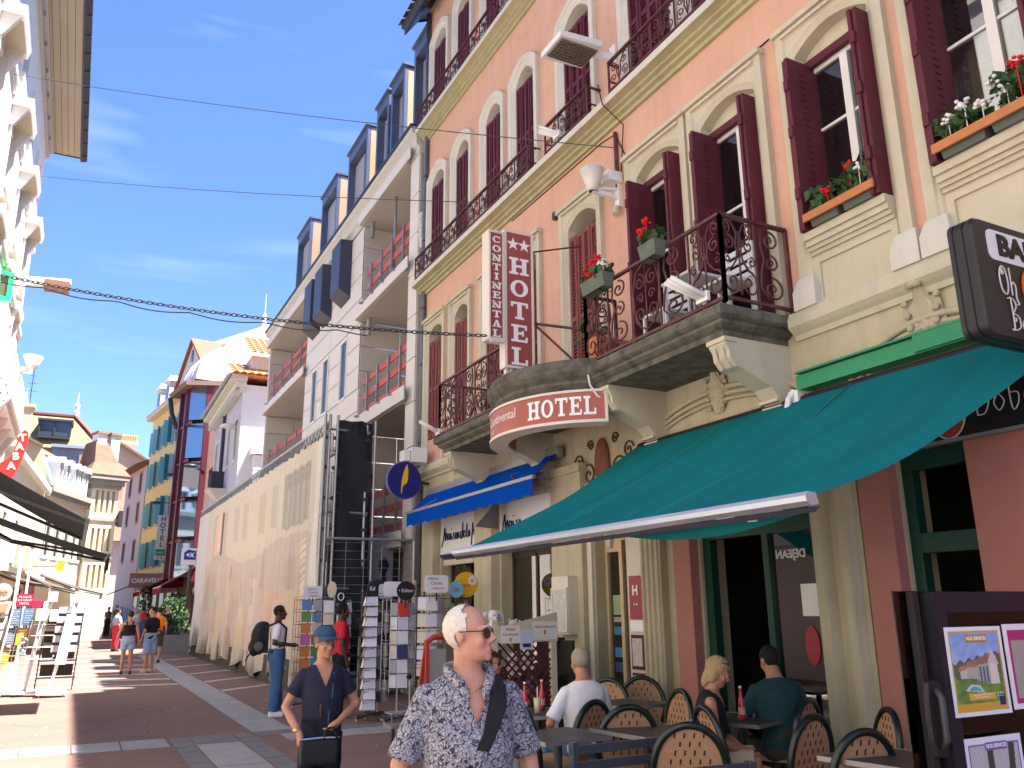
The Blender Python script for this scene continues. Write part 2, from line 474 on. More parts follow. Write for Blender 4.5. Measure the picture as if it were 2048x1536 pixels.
M = dict(
 pink=mat('salmon stucco', (.66, .40, .29), .9, (1.3, .22), (60, .25), streak=.18),
 cream=mat('cream painted stone', (.56, .52, .39), .85, (2.0, .18), (40, .15), streak=.22),
 creamd=mat('weathered cream stone', (.50, .45, .31), .9, (1.6, .3), (30, .3), streak=.4),
 pale=mat('pale grey cream trim', (.62, .60, .52), .8, (2.5, .14), (40, .12), streak=.12),
 stone=mat('dark weathered stone', (.16, .15, .12), .95, (6, .6), (25, .6), dirt=((.05, .055, .04), 5, .8)),
 maroon=mat('maroon painted wood', (.105, .017, .03), .55, (4, .3)),
 maroonf=mat('faded maroon wood', (.22, .065, .06), .7, (3, .35)),
 iron=mat('maroon wrought iron', (.10, .028, .035), .5, (12, .5), dirt=((.20, .11, .07), 9, .35)),
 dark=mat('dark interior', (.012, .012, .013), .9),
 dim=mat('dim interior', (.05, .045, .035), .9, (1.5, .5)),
 white=mat('white paint', (.78, .78, .76), .5, (6, .08)),
 whitew=mat('white wall', (.74, .72, .69), .9, (1.2, .1), (40, .1)),
 panel=mat('pale cladding panel', (.68, .63, .585), .6, (1.0, .06)),
 concrete=mat('raw concrete', (.40, .37, .33), .9, (1.6, .3), (30, .2)),
 zinc=mat('dark zinc', (.055, .06, .085), .45, (3, .2), metal=.3),
 zincl=mat('light zinc', (.32, .34, .37), .4, (2, .15), metal=.4),
 copper=mat('copper faced panel', (.62, .36, .23), .42, (.8, .2), metal=.35),
 grey=mat('grey metal', (.33, .34, .35), .45, (6, .2), metal=.6),
 steel=mat('galvanised steel', (.36, .37, .38), .4, (14, .35), metal=.7),
 darkm=mat('dark grey metal', (.06, .062, .07), .45, (8, .2), metal=.3),
 black=mat('black plastic', (.012, .012, .014), .45),
 net=mat('black scaffold sheet', (.022, .024, .032), .8, (1.1, .4)),
 redw=mat('red painted guard board', (.52, .12, .11), .7, (3, .35)),
 teal=cloth_mat('teal awning cloth', (.016, .23, .25), .30, stretch=(.45, 2.6, .45), amt=.45),
 blue=cloth_mat('blue awning cloth', (.003, .075, .46), .15, stretch=(1, 1, 1), amt=.25),
 redaw=cloth_mat('red awning cloth', (.30, .025, .03), .3, amt=.3),
 greyaw=cloth_mat('charcoal awning cloth', (.035, .033, .032), .12, amt=.3),
 greyaw2=cloth_mat('pale grey awning cloth', (.34, .31, .29), .25, amt=.3),
 green=mat('dark green paint', (.008, .05, .032), .4, (5, .3)),
 greenl=mat('green painted board', (.03, .26, .12), .5, (5, .2)),
 sign=mat('brick red sign face', (.33, .085, .075), .4, (2, .12)),
 letter=mat('white sign lettering', (.86, .86, .86), .4),
 terra=mat('terracotta', (.62, .25, .12), .85, (5, .3)),
 orange_t=mat('orange roof tile', (.62, .22, .09), .8, (3, .35)),
 red_t=mat('red roof tile', (.36, .11, .07), .8, (3, .35)),
 brown_t=mat('brown roof tile', (.22, .13, .09), .9, (3, .4)),
 slate=mat('blue grey slate', (.07, .085, .125), .5, (4, .3)),
 leaf=mat('green leaves', (.045, .10, .03), .6, (20, .5)),
 leafd=mat('dark green leaves', (.02, .055, .02), .6, (20, .5)),
 redfl=mat('red petals', (.62, .012, .02), .6),
 whitefl=mat('white petals', (.8, .78, .76), .6),
 planter=mat('grey green plastic planter', (.10, .12, .10), .6, (8, .3)),
 wood=mat('orange stained wood', (.50, .20, .07), .6, (6, .35)),
 pane=glass_mat('window glass', (.80, .84, .82), .72),
 panec=glass_mat('clear glass', (.93, .95, .94), .9),
 rattan=mat('tan woven seat', (.46, .27, .15), .7, (30, .25)),
 chairf=mat('dark green lacquer', (.008, .016, .014), .28, spec=.5),
 tabletop=mat('dark table top', (.06, .052, .048), .45, (8, .2)),
)
# ================================================================ ground and paving
asph = mat('red brown asphalt', (.225, .135, .112), .92, (.5, .22), (220, .35), dirt=((.14, .095, .085), .9, .4))
gran = mat('grey granite paving', (.34, .34, .34), .85, (3, .15), (160, .3), dirt=((.22, .20, .19), 2.2, .35))
grand = mat('dark granite setts', (.20, .19, .19), .9, (5, .3), (120, .4))
paint = mat('worn white road paint', (.52, .51, .50), .85, (5, .35), (150, .3), dirt=((.25, .17, .15), 6, .6))
ys = [-60, -20, 0, 10, 20, 30, 45, 60, 80, 120, 200, 400, 900]
mb = MB()
for a, b in zip(ys[:-1], ys[1:]):
 za, zb = gz(min(a, 120)), gz(min(b, 120))
 mb.quad((-500, a, za), (500, a, za), (500, b, zb), (-500, b, zb))
setting(mb.build('ground', asph))
def stone_row(parent, x0, x1, y0, y1, z, m, along, n, gap=.012):
 """a row of paving stones, each its own object"""
 for k in range(n):
  if along == 'x':
   a = x0+(x1-x0)*k/n; b = x0+(x1-x0)*(k+1)/n
   q = (a+gap, b-gap, y0, y1)
  else:
   a = y0+(y1-y0)*k/n; b = y0+(y1-y0)*(k+1)/n
   q = (x0, x1, a+gap, b-gap)
  zz = gz((q[2]+q[3])/2)
  MB().box(q[0], q[1], q[2], q[3], zz-.06, zz+z+random.uniform(-.0015, .0015)).build('paving_stone', m, parent)
pv = bpy.data.objects.new('pavement', None); COL.objects.link(pv); setting(pv); pv['_loc'] = (0, 0, 0)
stone_row(pv, -2.6, 1.32, 11.95, 12.72, .006, gran, 'x', 7)
stone_row(pv, 2.75, 6.15, 11.75, 12.35, .006, gran, 'x', 6)
stone_row(pv, 1.62, 2.16, 4.0, 11.95, .006, gran, 'y', 9)
stone_row(pv, 2.46, 3.02, 12.75, 36.0, .006, gran, 'y', 26)
stone_row(pv, 1.36, 1.59, 4.0, 12.7, .004, grand, 'y', 20)
stone_row(pv, 2.19, 2.43, 4.0, 12.7, .004, grand, 'y', 20)
stone_row(pv, 1.62, 2.16, 12.0, 12.72, .005, grand, 'y', 1)
stone_row(pv, 2.46, 6.15, 12.38, 12.72, .004, grand, 'x', 9)
mk = bpy.data.objects.new('road_markings', None); COL.objects.link(mk); setting(mk); mk['_loc'] = (0, 0, 0)
def rung(xa, ya, xb, yb, w):
 z0, z1 = gz(ya)+.004, gz(yb)+.004
 MB().hexa([(xa, ya, z0-.01), (xb, yb, z1-.01), (xb, yb+w, z1-.01), (xa, ya+w, z0-.01),
               (xa, ya, z0), (xb, yb, z1), (xb, yb+w, z1), (xa, ya+w, z0)]).build('painted_line', paint, mk)
for y in (21.6, 23.4, 25.4, 27.5, 29.8, 32.4, 35.6, 40.5, 46.5):
 rung(-1.4, y+.7, 2.42, y, .34)
for y in (19.3, 21.9, 24.8, 28.0, 31.8):
 rung(3.06, y, 4.35, y+1.1, .30)
mb = MB()
for _ in range(46):
 x = random.uniform(-1.5, 3.8); y = random.uniform(9.5, 17); s = random.uniform(.015, .05); a = random.uniform(0, 6.3)
 c, sn = math.cos(a)*s, math.sin(a)*s; z = .008
 mb.face([(x+c, y+sn, z+.012), (x-sn*.5, y+c*.5, z), (x-c, y-sn, z+.006), (x+sn*.5, y-c*.5, z+.015)])
setting(mb.build('dead_leaves', mat('dry leaf', (.40, .28, .18), .9)), 'stuff')
# ================================================================ hotel
W = 6.2; HY0, HY1 = -3.0, 16.15
H = thing('hotel_building', 'salmon pink hotel with cream window surrounds, maroon shutters and wrought iron balconies', 'building', (W, 8, 0))
def hp(u, v, d): return (W+d, u, v)
COLS = [(15.41, 1.13), (14.08, 1.04), (12.63, 1.04), (11.36, 1.05), (9.62, 1.16), (7.76, 1.29), (6.42, 1.29), (4.89, 1.30), (3.42, 1.36), (1.9, 1.3), (.5, 1.3)]
F1, F2, F3 = 4.47, 8.62, 12.42
holes = []
for i, (yc, w) in enumerate(COLS):
 hw = w/2-.1
 holes.append((yc-hw, yc+hw, (F1 if 2 <= i <= 6 else 5.0), 7.46))
 holes.append((yc-hw, yc+hw, F2, 11.10)); holes.append((yc-hw, yc+hw, F3, 14.78))
mb = MB(); holed(mb, HY0, HY1, F1, 15.98, holes, hp, .1)
mb.quad((W, HY1, 0), (W+9, HY1, 0), (W+9, HY1, 16), (W, HY1, 16)); mb.quad((W, HY0, 0), (W+9, HY0, 0), (W+9, HY0, 16), (W, HY0, 16))
mb.build('pink_wall', M['pink'], H)
def ring(yc, hw, z0, zs, rise, x, n=10):
 """legs and head (segmental arch) of an opening, as a polyline in the plane x"""
 P = [(x, yc+hw, z0), (x, yc+hw, zs)]
 for k in range(1, n):
  t = 1-2*k/n
  P.append((x, yc+hw*t, zs+rise*(1-t*t)))
 return P+[(x, yc-hw, zs), (x, yc-hw, z0)]
def surround(yc, w, z0, ztop, arched, m):
 hw = w/2; mb = MB(); R_ = []
 ro = .26 if arched else 0.0
 prof = [(0, 0, 0), (-.075, 0, 0), (-.075, .10, .10), (-.055, .115, .115), (-.05, .14, .14), (-.03, .16, .17), (-.02, .18, .19), (-.015, .19, .20), (.30, .20, .21)]
 for dx, oy, oz in prof:
  zs = ztop-oz-(ro if arched else (.16 if oz > .12 else 0))
  rise = ro if arched else (.16 if oz > .12 else 0.0)
  R_.append(ring(yc, hw-oy, z0, zs, rise, W+dx))
 mb.rings(R_, False, False, False)
 if not arched:      # cornice moulding over the head
  mb.box(W-.12, W, yc-hw-.02, yc+hw+.02, ztop-.035, ztop+.025)
  mb.box(W-.10, W, yc-hw+.10, yc+hw-.10, ztop-.10, ztop-.06)
 return mb.build('window_surround', m, H)
def slat_leaf(w, h, n, depth=.035, border=.045, mid=True):
 """louvred shutter leaf, local: x across 0..w, z 0..h, front face at y=0 looking -y"""
 mb = MB(); cols = 1
 mb.box(0, border, 0, depth, 0, h); mb.box(w-border, w, 0, depth, 0, h)
 for z in (0, h*.48, h-.07): mb.box(border, w-border, .002, depth-.002, z, z+.075 if z else .10)
 k = 0
 zz = .11
 while zz < h-.09:
  if not (h*.48-.05 < zz < h*.48+.08):
   mb.hexa([(border, .004, zz), (w-border, .004, zz), (w-border, .014, zz-.004), (border, .014, zz-.004),
                     (border, .022, zz+.034), (w-border, .022, zz+.034), (w-border, .030, zz+.030), (border, .030, zz+.030)])
  zz += h/n
 mb.quad((border, .031, .1), (w-border, .031, .1), (w-border, .031, h-.07), (border, .031, h-.07))
 return mb
_leafc = {}
def closed_shutter(parent, yc, hw, z0, z1, m, key):
 """two leaves, each of two louvred panels, filling the opening (facing -X)"""
 k = (round(hw, 2), round(z1-z0, 2), m.name)
 if k not in _leafc: _leafc[k] = slat_leaf(hw/2-.004, z1-z0, max(18, int((z1-z0)/.055))).mesh('shutter_leaf', m)
 for j in range(4):
  y = yc+hw-hw/2*j
  put(_leafc[k], 'shutter_leaf', parent, (W-.005+(.012 if j % 2 else 0)-parent['_loc'][0], y-parent['_loc'][1], z0-parent['_loc'][2]), (0, 0, -math.pi/2))
def window_part(i, floor):
 o = bpy.data.objects.new('window', None); COL.objects.link(o); o.parent = H; o['_loc'] = H['_loc']; return o
def sash(parent, y0, y1, z0, z1, x, cross=(.62,), m=None):
 """white casement with two leaves, glazing bars and glass"""
 m = m or M['white']
 fr = MB(); t = .055
 fr.box(x, x+.06, y0, y0+t, z0, z1); fr.box(x, x+.06, y1-t, y1, z0, z1); fr.box(x+.002, x+.058, y0+t, y1-t, z1-t, z1); fr.box(x+.002, x+.058, y0+t, y1-t, z0, z0+.08)
 ym = (y0+y1)/2; fr.box(x-.012, x+.05, ym-.045, ym+.045, z0+.08, z1-t)
 for c in cross:
  z = z0+(z1-z0)*c
  fr.box(x+.01, x+.05, y0+t, ym-.045, z-.015, z+.015); fr.box(x+.01, x+.05, ym+.045, y1-t, z-.015, z+.015)
 fr.build('window_frame', m, parent)
 MB().box(x+.024, x+.032, y0+t, y1-t, z0+.08, z1-t).build('pane', M['pane'], parent)
curt = mat('faded yellow curtain', (.42, .37, .19), .9, (3, .3), streak=.4)
for i, (yc, w) in enumerate(COLS):
 hw = w/2-.20
 for fl, (z0, z1, zt, arched) in enumerate(((F1 if 2 <= i <= 6 else 5.0, 7.28, 7.63, False), (F2, 10.93, 11.26, True), (F3, 14.55, 14.93, True))):
  surround(yc, w, (4.47 if fl == 0 else z0), zt, arched, M['pale'] if fl else M['cream'])
  p = window_part(i, fl)
  opened = fl == 0 and i >= 5
  if not opened:
   zz = z0+.02
   closed_shutter(p, yc, hw, zz, z1-.16, M['maroonf'] if fl == 0 else M['maroon'], i)
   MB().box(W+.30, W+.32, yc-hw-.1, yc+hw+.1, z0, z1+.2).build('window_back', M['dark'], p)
  else:
   zb = z0 if i <= 6 else 5.2
   tilt = 0
   sash(p, yc-hw, yc+hw, zb+.02, z1-.14, W+.17, (.28, .62))
   cm = MB()      # curtain drawn to one side
   n = 14
   rows = [[(W+.42+.02*math.sin(k*1.9), yc+hw-.02-k*hw*1.05/n, z) for k in range(n+1)] for z in (zb, z1)]
   cm.rings(rows, False)
   cm.build('curtain', curt, p)
   MB().box(W+.9, W+.92, yc-hw-.4, yc+hw+.4, z0-.2, z1+.3).build('window_back', M['dim'], p)
   MB().box(W+.10, W+.16, yc-hw, yc+hw, z1-.15, z1-.06).build('shutter_rail', M['maroon'], p)
   MB().box(W+.13, W+.28, yc-hw, yc+hw, z1-.06, z1+.2).build('window_head', M['cream'], p)
   for s in (1, -1):
    yy = yc+s*(hw+.02)
    sm = MB()
    for q in range(2):
     y_a = yy-s*(.045*q); y_b = y_a-s*.038
     sm.box(W-.20-.02*q, W+.20, y_a, y_b, zb+.01, z1-.12)
    zz = zb+.15
    while zz < z1-.25:
     sm.box(W-.02-.03, W+.02, yy-s*.083, yy-s*.091, zz, zz+.012); zz += .075
    for zz in (zb+.35, (zb+z1)/2, z1-.5): sm.box(W-.235, W-.19, yy-s*.02, yy-s*.075, zz, zz+.12)
    sm.build('shutter', M['maroon'], p)
for i in (7, 8, 9, 10):
 yc, w = COLS[i]; hw = w/2-.17
 mb = MB()
 for k, (dx, za, zb) in enumerate(((-.16, 5.12, 5.20), (-.13, 5.06, 5.12), (-.10, 5.02, 5.06), (-.07, 4.98, 5.02))):
  mb.box(W+dx, W+.2, yc-hw, yc+hw, za, zb)
 mb.box(W-.015, W+.1, yc-hw, yc+hw, 4.47, 4.98)
 mb.box(W-.04, W, yc-hw, yc+hw, 4.90, 4.98); mb.box(W-.04, W, yc-hw, yc+hw, 4.47, 4.53)
 mb.box(W-.04, W, yc-hw, yc-hw+.07, 4.53, 4.90); mb.box(W-.04, W, yc+hw-.07, yc+hw, 4.53, 4.90)
 mb.build('window_sill', M['cream'], H)
 mb = MB()      # plinths of the surround
 for s in (-1, 1):
  y = yc+s*(w/2-.08)
  mb.hexa([(W-.13, y-.14, 4.47), (W, y-.14, 4.47), (W, y+.14, 4.47), (W-.13, y+.14, 4.47),
                 (W-.13, y-.14, 4.66), (W, y-.14, 4.66), (W, y+.14, 4.66), (W-.13, y+.14, 4.66)])
  mb.hexa([(W-.13, y-.14, 4.66), (W, y-.14, 4.66), (W, y+.14, 4.66), (W-.13, y+.14, 4.66),
                 (W-.078, y-.1, 4.80), (W, y-.1, 4.80), (W, y+.1, 4.80), (W-.078, y+.1, 4.80)])
 mb.build('surround_plinth', M['pale'], H)
def cornice(name, y0, y1, prof, m):
 """prof: list of (protrusion, z) outline from wall bottom outwards and up to the wall top"""
 poly = [(W-p, z) for p, z in prof]+[(W, prof[-1][1])]
 mb = MB(); mb.rings([[(x, y0, z) for x, z in poly], [(x, y1, z) for x, z in poly]])
 return mb.build(name, m, H)
soff = mat('mossy cream soffit', (.44, .41, .24), .9, (2, .3), streak=.3)
for zb in (8.31, 12.15):
 cornice('cornice', HY0, HY1+.08, [(0, zb), (.05, zb), (.05, zb+.06), (.11, zb+.075), (.11, zb+.12), (.17, zb+.135), (.17, zb+.17), (.25, zb+.19), (.27, zb+.19), (.27, zb+.31), (.24, zb+.31)], soff)
 MB().box(W-.285, W-.272, HY0, HY1+.09, zb+.195, zb+.30).build('cornice_fascia', M['pale'], H)
cornice('string_course', HY0, 5.70, [(0, 4.20), (.03, 4.20), (.05, 4.25), (.09, 4.28), (.13, 4.32), (.13, 4.40), (.10, 4.47)], M['cream'])
cornice('string_course', 8.24, HY1, [(0, 4.20), (.03, 4.20), (.05, 4.25), (.09, 4.28), (.13, 4.32), (.13, 4.40), (.10, 4.47)], M['cream'])
mb = MB()
ev = [(W, 15.95), (W-.48, 15.22), (W-.50, 15.22), (W-.50, 15.34), (W-.52, 15.36), (W-.58, 15.38), (W-.58, 15.50), (W+4.2, 18.2), (W+4.2, 17.8), (W, 16.05)]
mb.rings([[(x, HY0, z) for x, z in ev], [(x, HY1+.42, z) for x, z in ev]])
mb.build('eave', M['zinc'], H)
tm = MB()
for k in range(64):
 y = HY0+.15+k*.31
 if y < HY1+.4:
  tm.hexa([(W-.64, y, 15.49), (W-.2, y, 15.73), (W-.2, y+.27, 15.73), (W-.64, y+.27, 15.49), (W-.64, y, 15.52), (W-.2, y, 15.76), (W-.2, y+.27, 15.76), (W-.64, y+.27, 15.52)])
tl = tm.build('roof_tiles', M['slate'], H); tl['kind'] = 'stuff'
MB().tube([(W-.06, 16.05, 15.6), (W-.06, 16.05, .2)], .058, 10).build('downpipe', mat('old zinc pipe', (.16, .17, .20), .5, (3, .3), metal=.4), H, True)
cl = MB()
for z in (2.1, 3.4, 5.0, 6.7, 8.0, 9.6, 11.2, 13, 14.5): cl.lathe([(.064, -.02), (.064, .02)], (W-.06, 16.05, z), 10)
cl.build('pipe_clips', M['darkm'], H)
MB().tube([(W-.14, 16.02, 2.2), (W-.14, 16.02, .3)], .05, 8).build('downpipe', mat('cream painted pipe', (.5, .46, .36), .6, (4, .3)), H, True)
mb = MB()
for k in range(7):
 mb.ell((W-.05, 16.3+.02*math.sin(k*2), 10.35-k*.12), (.09-.008*k, .12-.008*k, .09), 8, 6)
MB_c = mb.build('carved_bracket', M['pale'], H, True)
# ---- ground floor front
GF = [(13.2, 14.95, 0, 3.32), (10.75, 12.4, 0, 3.32), (8.83, 9.58, 0, 2.9), (5.74, 7.42, 0, 3.3), (4.12, 4.76, 0, 2.92)]
mb = MB(); holed(mb, HY0, HY1, 0, 4.47, GF, hp, .35); mb.build('ground_floor_wall', M['creamd'], H)
for (y0, y1) in ((13.2, 14.95), (10.75, 12.4)):
 MB().box(W-.02, W+.05, y0-.02, y1+.02, 2.64, 3.32).build('shop_sign_board', M['white'], H)
 mb = MB(); mb.box(W-.024, W+.04, y0-.02, y1+.02, 2.58, 2.635); mb.build('sign_stripe', mat('navy blue paint', (.015, .02, .12), .5), H)
 mb = MB()
 for y in (y0, (y0+y1)/2-.03, y1-.06): mb.box(W+.2, W+.26, y, y+.06, .5, 2.5)
 mb.box(W+.2, W+.26, y0, y1, 2.44, 2.55); mb.box(W+.15, W+.3, y0, y1, 0, .5)
 mb.build('shopfront_frame', mat('brown wood', (.06, .035, .025), .6), H)
 MB().box(W+.22, W+.228, y0, y1, .5, 2.45).build('pane', M['pane'], H)
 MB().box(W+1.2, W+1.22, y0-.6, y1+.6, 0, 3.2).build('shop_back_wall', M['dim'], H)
mb = MB(); mb.box(W-.07, W+.05, 13.35, 14.7, 2.42, 2.52); mb.build('roller_blind_box', M['cream'], H)
navy = mat('navy lettering', (.012, .014, .07), .5)
def stroke_word(strokes, origin, right, up, size, r, m, parent, name='script', n=5):
 """hand-drawn strokes (lists of points) swept as thin tubes on a plane"""
 rt, u = Vector(right), Vector(up); o = Vector(origin); nn = rt.cross(u).normalized()*.006
 mb = MB()
 for st in strokes:
  pts = []
  for k in range(len(st)-1):
   for q in range(4):
    t = q/4
    p0 = st[max(k-1, 0)]; p1 = st[k]; p2 = st[k+1]; p3 = st[min(k+2, len(st)-1)]
    f = lambda a, b, c, d: .5*((2*b)+(-a+c)*t+(2*a-5*b+4*c-d)*t*t+(-a+3*b-3*c+d)*t**3)
    pts.append((f(p0[0], p1[0], p2[0], p3[0]), f(p0[1], p1[1], p2[1], p3[1])))
  pts.append(st[-1])
  mb.tube([o+rt*(x*size)+u*(y*size)+nn for x, y in pts], r, n)
 return mb.build(name, m, parent)
scr = [[(0, -.3), (.25, .2), (.5, .95), (.55, .5), (.6, .1), (.75, .5), (.85, .55), (.9, .1)], [(1.3, .45), (1.1, .5), (1.05, .15), (1.25, .2), (1.35, .5), (1.4, .1)],
       [(1.55, .5), (1.6, .1), (1.75, .3)], [(1.6, .75), (1.62, .8)], [(2.1, .5), (1.9, .45), (2.05, .25), (1.9, .08)], [(2.35, .5), (2.22, .3), (2.35, .08), (2.48, .3), (2.35, .5)],
       [(2.6, .5), (2.62, .1), (2.7, .45), (2.8, .45), (2.85, .1)], [(3.3, .5), (3.1, .45), (3.1, .1), (3.3, .15), (3.45, 1.05), (3.4, .1)],
       [(3.6, .3), (3.75, .45), (3.6, .5), (3.62, .1), (3.85, .2)], [(3.95, .2), (4.1, .9), (4.05, .1), (4.2, .15)], [(4.5, .5), (4.3, .4), (4.35, .1), (4.5, .4), (4.55, .1)],
       [(4.75, -.45), (4.85, .2), (4.95, .9), (5.0, .5), (4.88, .15)], [(5.15, .5), (5.2, .1), (5.3, .45), (5.4, .1)], [(5.55, .3), (5.7, .45), (5.55, .5), (5.6, .1), (5.8, .2)]]
stroke_word(scr, (W-.026, 14.88, 2.86), (0, -1, 0), (0, 0, 1), .285, .011, navy, H)
stroke_word(scr[:6], (W-.026, 12.35, 2.86), (0, -1, 0), (0, 0, 1), .285, .011, navy, H)
def pil(y0, y1, x0, z1, m, name='pilaster', flutes=0):
 mb = MB(); mb.box(x0, W+.02, y0, y1, 0, z1); mb.box(x0-.03, W, y0-.02, y1+.02, 0, .35); mb.box(x0-.03, W, y0-.02, y1+.02, z1-.12, z1)
 for k in range(flutes):
  y = y0+(y1-y0)*(k+.5)/flutes; mb.tube([(x0, y, .36), (x0, y, z1-.13)], (y1-y0)/flutes*.33, 6)
 return mb.build(name, m, H)
pil(15.02, 15.6, W-.16, 3.5, M['creamd']); pil(12.46, 13.12, W-.16, 3.5, M['creamd']); pil(9.72, 10.5, W-.12, 3.6, M['creamd'])
pil(8.03, 8.42, W-.10, 3.6, M['creamd'], flutes=4)
pil(5.13, 5.70, W-.10, 3.55, M['creamd'], flutes=2)
pinkw = mat('dusty pink wall', (.43, .19, .15), .9, (2, .25), (50, .25))
pil(7.46, 7.76, W-.12, 3.5, pinkw, 'pink_pillar'); pil(4.78, 5.10, W-.12, 3.5, pinkw, 'pink_pillar')
MB().box(W-.05, W-.01, HY0, 4.10, 0, 2.9).build('pink_wall_panel', pinkw, H)
mb = MB()
for a, b in ((9.53, 9.58), (9.19, 9.26), (8.83, 8.88)): mb.box(W+.16, W+.24, a, b, 0, 2.5)
mb.box(W+.16, W+.24, 9.26, 9.53, 2.36, 2.5); mb.box(W+.162, W+.238, 9.26, 9.53, 0, .3); mb.box(W+.15, W+.25, 8.83, 9.58, 2.5, 2.62)
mb.build('door_frame', mat('cream door wood', (.60, .46, .28), .5, (4, .2)), H)
MB().box(W+.20, W+.21, 8.88, 9.53, .3, 2.36).build('pane', M['pane'], H)
mb = MB(); mb.box(W+.7, W+.72, 8.7, 9.7, 0, 2.9); mb.build('hall_back_wall', M['dim'], H)
stk = [((.30, .42, .20), 1.55, 1.80), ((.06, .22, .36), 1.30, 1.40), ((.06, .28, .55), 1.02, 1.14), ((.05, .10, .22), .84, .96), ((.36, .36, .30), 1.46, 1.52)]
for k, (c, a, b) in enumerate(stk): MB().box(W+.194, W+.198, 9.31, 9.48, a, b).build('door_sticker', mat('sticker %d' % k, c, .5), H)
MB().box(W-.03, W+.02, 8.46, 8.82, 0, 3.3).build('white_wall_strip', mat('warm white board', (.66, .60, .50), .6, (3, .12)), H)
MB().box(W-.05, W+.02, 9.60, 9.71, 0, 3.3).build('white_wall_strip', MATS['warm white board'], H)
mb = MB()
mb.box(W+.04, W+.14, 7.30, 7.42, 0, 3.3); mb.box(W+.04, W+.14, 6.42, 6.50, 0, 3.3); mb.box(W+.04, W+.14, 5.74, 5.80, 0, 3.3)
mb.box(W+.03, W+.15, 5.80, 7.30, 2.36, 2.55); mb.box(W+.03, W+.15, 5.74, 7.42, 3.2, 3.3)
mb.box(W+.04, W+.14, 4.66, 4.76, 0, 2.9); mb.box(W+.04, W+.14, 4.12, 4.66, 2.75, 2.9); mb.box(W+.045, W+.135, 4.12, 4.66, 2.06, 2.22); mb.box(W+.045, W+.135, 4.12, 4.66, 0, .5)
mb.build('shopfront_frame', M['green'], H)
MB().box(W+.085, W+.095, 5.80, 6.42, .12, 2.36).build('pane', glass_mat('cafe glass', (.80, .85, .80), .70), H)
MB().box(W+.085, W+.095, 5.80, 7.30, 2.55, 3.2).build('pane', MATS['cafe glass'], H)
mb = MB(); mb.box(W+3.4, W+3.42, 2.5, 9, 0, 3.4); mb.box(W+.4, W+3.4, 2.5, 8.9, 3.36, 3.4); mb.box(W+.36, W+3.4, 8.0, 8.04, 0, 3.4); mb.box(W+.36, W+3.4, 3.9, 3.94, 0, 3.4); mb.box(W+.36, W+3.4, 3.94, 8, -.02, .012)
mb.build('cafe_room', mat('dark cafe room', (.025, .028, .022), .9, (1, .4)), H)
mb = MB(); mb.box(W+.07, W+.075, 5.83, 6.06, 1.55, 1.85); mb.build('notice_sheet', M['white'], H)
mb = MB(); mb.ell((W+.076, 5.98, 1.28), (.006, .09, .18), 12, 8); mb.build('red_sticker', mat('red sticker', (.35, .03, .05), .5), H)
text('DEJEAN', .115, mat('white glass lettering', (.62, .62, .60), .5), (W+.078, 6.16, 2.14), (0, 1, 0), (0, 0, 1), H, bold=.003)
mb = MB(); mb.lathe([(.055, 0), (.055, .004)], (0, 0, 0), 14)
def arch(yc, hw, zs, rise, x, r):
 n = 18; return [(x, yc+hw*math.cos(math.pi*k/n), zs+rise*math.sin(math.pi*k/n)) for k in range(n+1)]
for yc, hw in ((14.05, 1.0), (11.55, .95), (6.95, 1.5), (4.25, .95)):
 mb = MB()
 for q, r in ((0, .035), (.075, .028), (.14, .022)):
  mb.tube(arch(yc, hw-q, 3.38, .62-q, W-.02, r), r, 6)
 mb.build('arch_moulding', M['creamd'], H, True)
def acanthus(yc, zc, s):
 """fluted leaf keystone curling forward at the top"""
 n = 12; rows = []
 for k in range(n+1):
  t = k/n; z = -.5+t; wd = (.20+.22*math.sin(math.pi*min(1, t*1.15)))*(1-.35*max(0, t-.75)/.25)
  fwd = .05+.08*t+.14*max(0, t-.7)**1.2*2
  row = []
  for j in range(17):
   u = j/8-1
   lob = 1+.13*math.cos(u*math.pi*4.5+t*3)*abs(u)+.10*math.sin(t*22)*abs(u)
   row.append((W-s*(fwd*(1-.6*u*u)+.022*math.cos(u*math.pi*4)), yc+s*u*wd*lob*.8, zc+s*(z+.05*abs(u)*math.sin(t*20))))
  rows.append(row)
 top = []
 o = grid_obj('acanthus_keystone', rows, M['creamd'], H)
 mb = MB(); mb.tube([(W-s*.19, yc-s*.13, zc+s*.5), (W-s*.22, yc, zc+s*.53), (W-s*.19, yc+s*.13, zc+s*.5)], [s*.05, s*.07, s*.05], 8)
 for k in range(4):
  for sg in (-1, 1):
   mb.ell((W-s*.10, yc+sg*s*(.30-.03*k), zc+s*(.28-.22*k)), (s*.045, s*.07, s*.06), 7, 5)
 mb.build('keystone_roll', M['creamd'], H, True)
acanthus(4.29, 4.02, .52); acanthus(6.93, 3.98, .5); acanthus(14.1, 3.98, .48); acanthus(11.5, 4.0, .48)
stn = mat('rusty red stone', (.22, .085, .06), .9, (8, .4))
mb = MB(); mb.ell((W-.03, 9.28, 3.52), (.06, .17, .36), 12, 10); mb.ell((W-.05, 9.28, 3.14), (.05, .10, .12), 10, 6); mb.build('cartouche', stn, H, True)
mb = MB()
for s in (-1, 1):
 for r0, z, y in ((.17, 3.42, .36), (.12, 3.62, .60), (.08, 3.82, .30)):
  mb.tube([(W-.015, 9.28+s*(y+r0*(1-t/26)*math.cos(t*.42)), z+r0*(1-t/26)*math.sin(t*.42)) for t in range(24)], .014, 5)
 mb.tube([(W-.015, 9.28+s*.18, 3.3), (W-.015, 9.28+s*.4, 3.22), (W-.015, 9.28+s*.7, 3.38), (W-.015, 9.28+s*.95, 3.3)], .016, 5)
mb.build('painted_scrolls', mat('dark umber paint', (.10, .07, .035), .9), H)
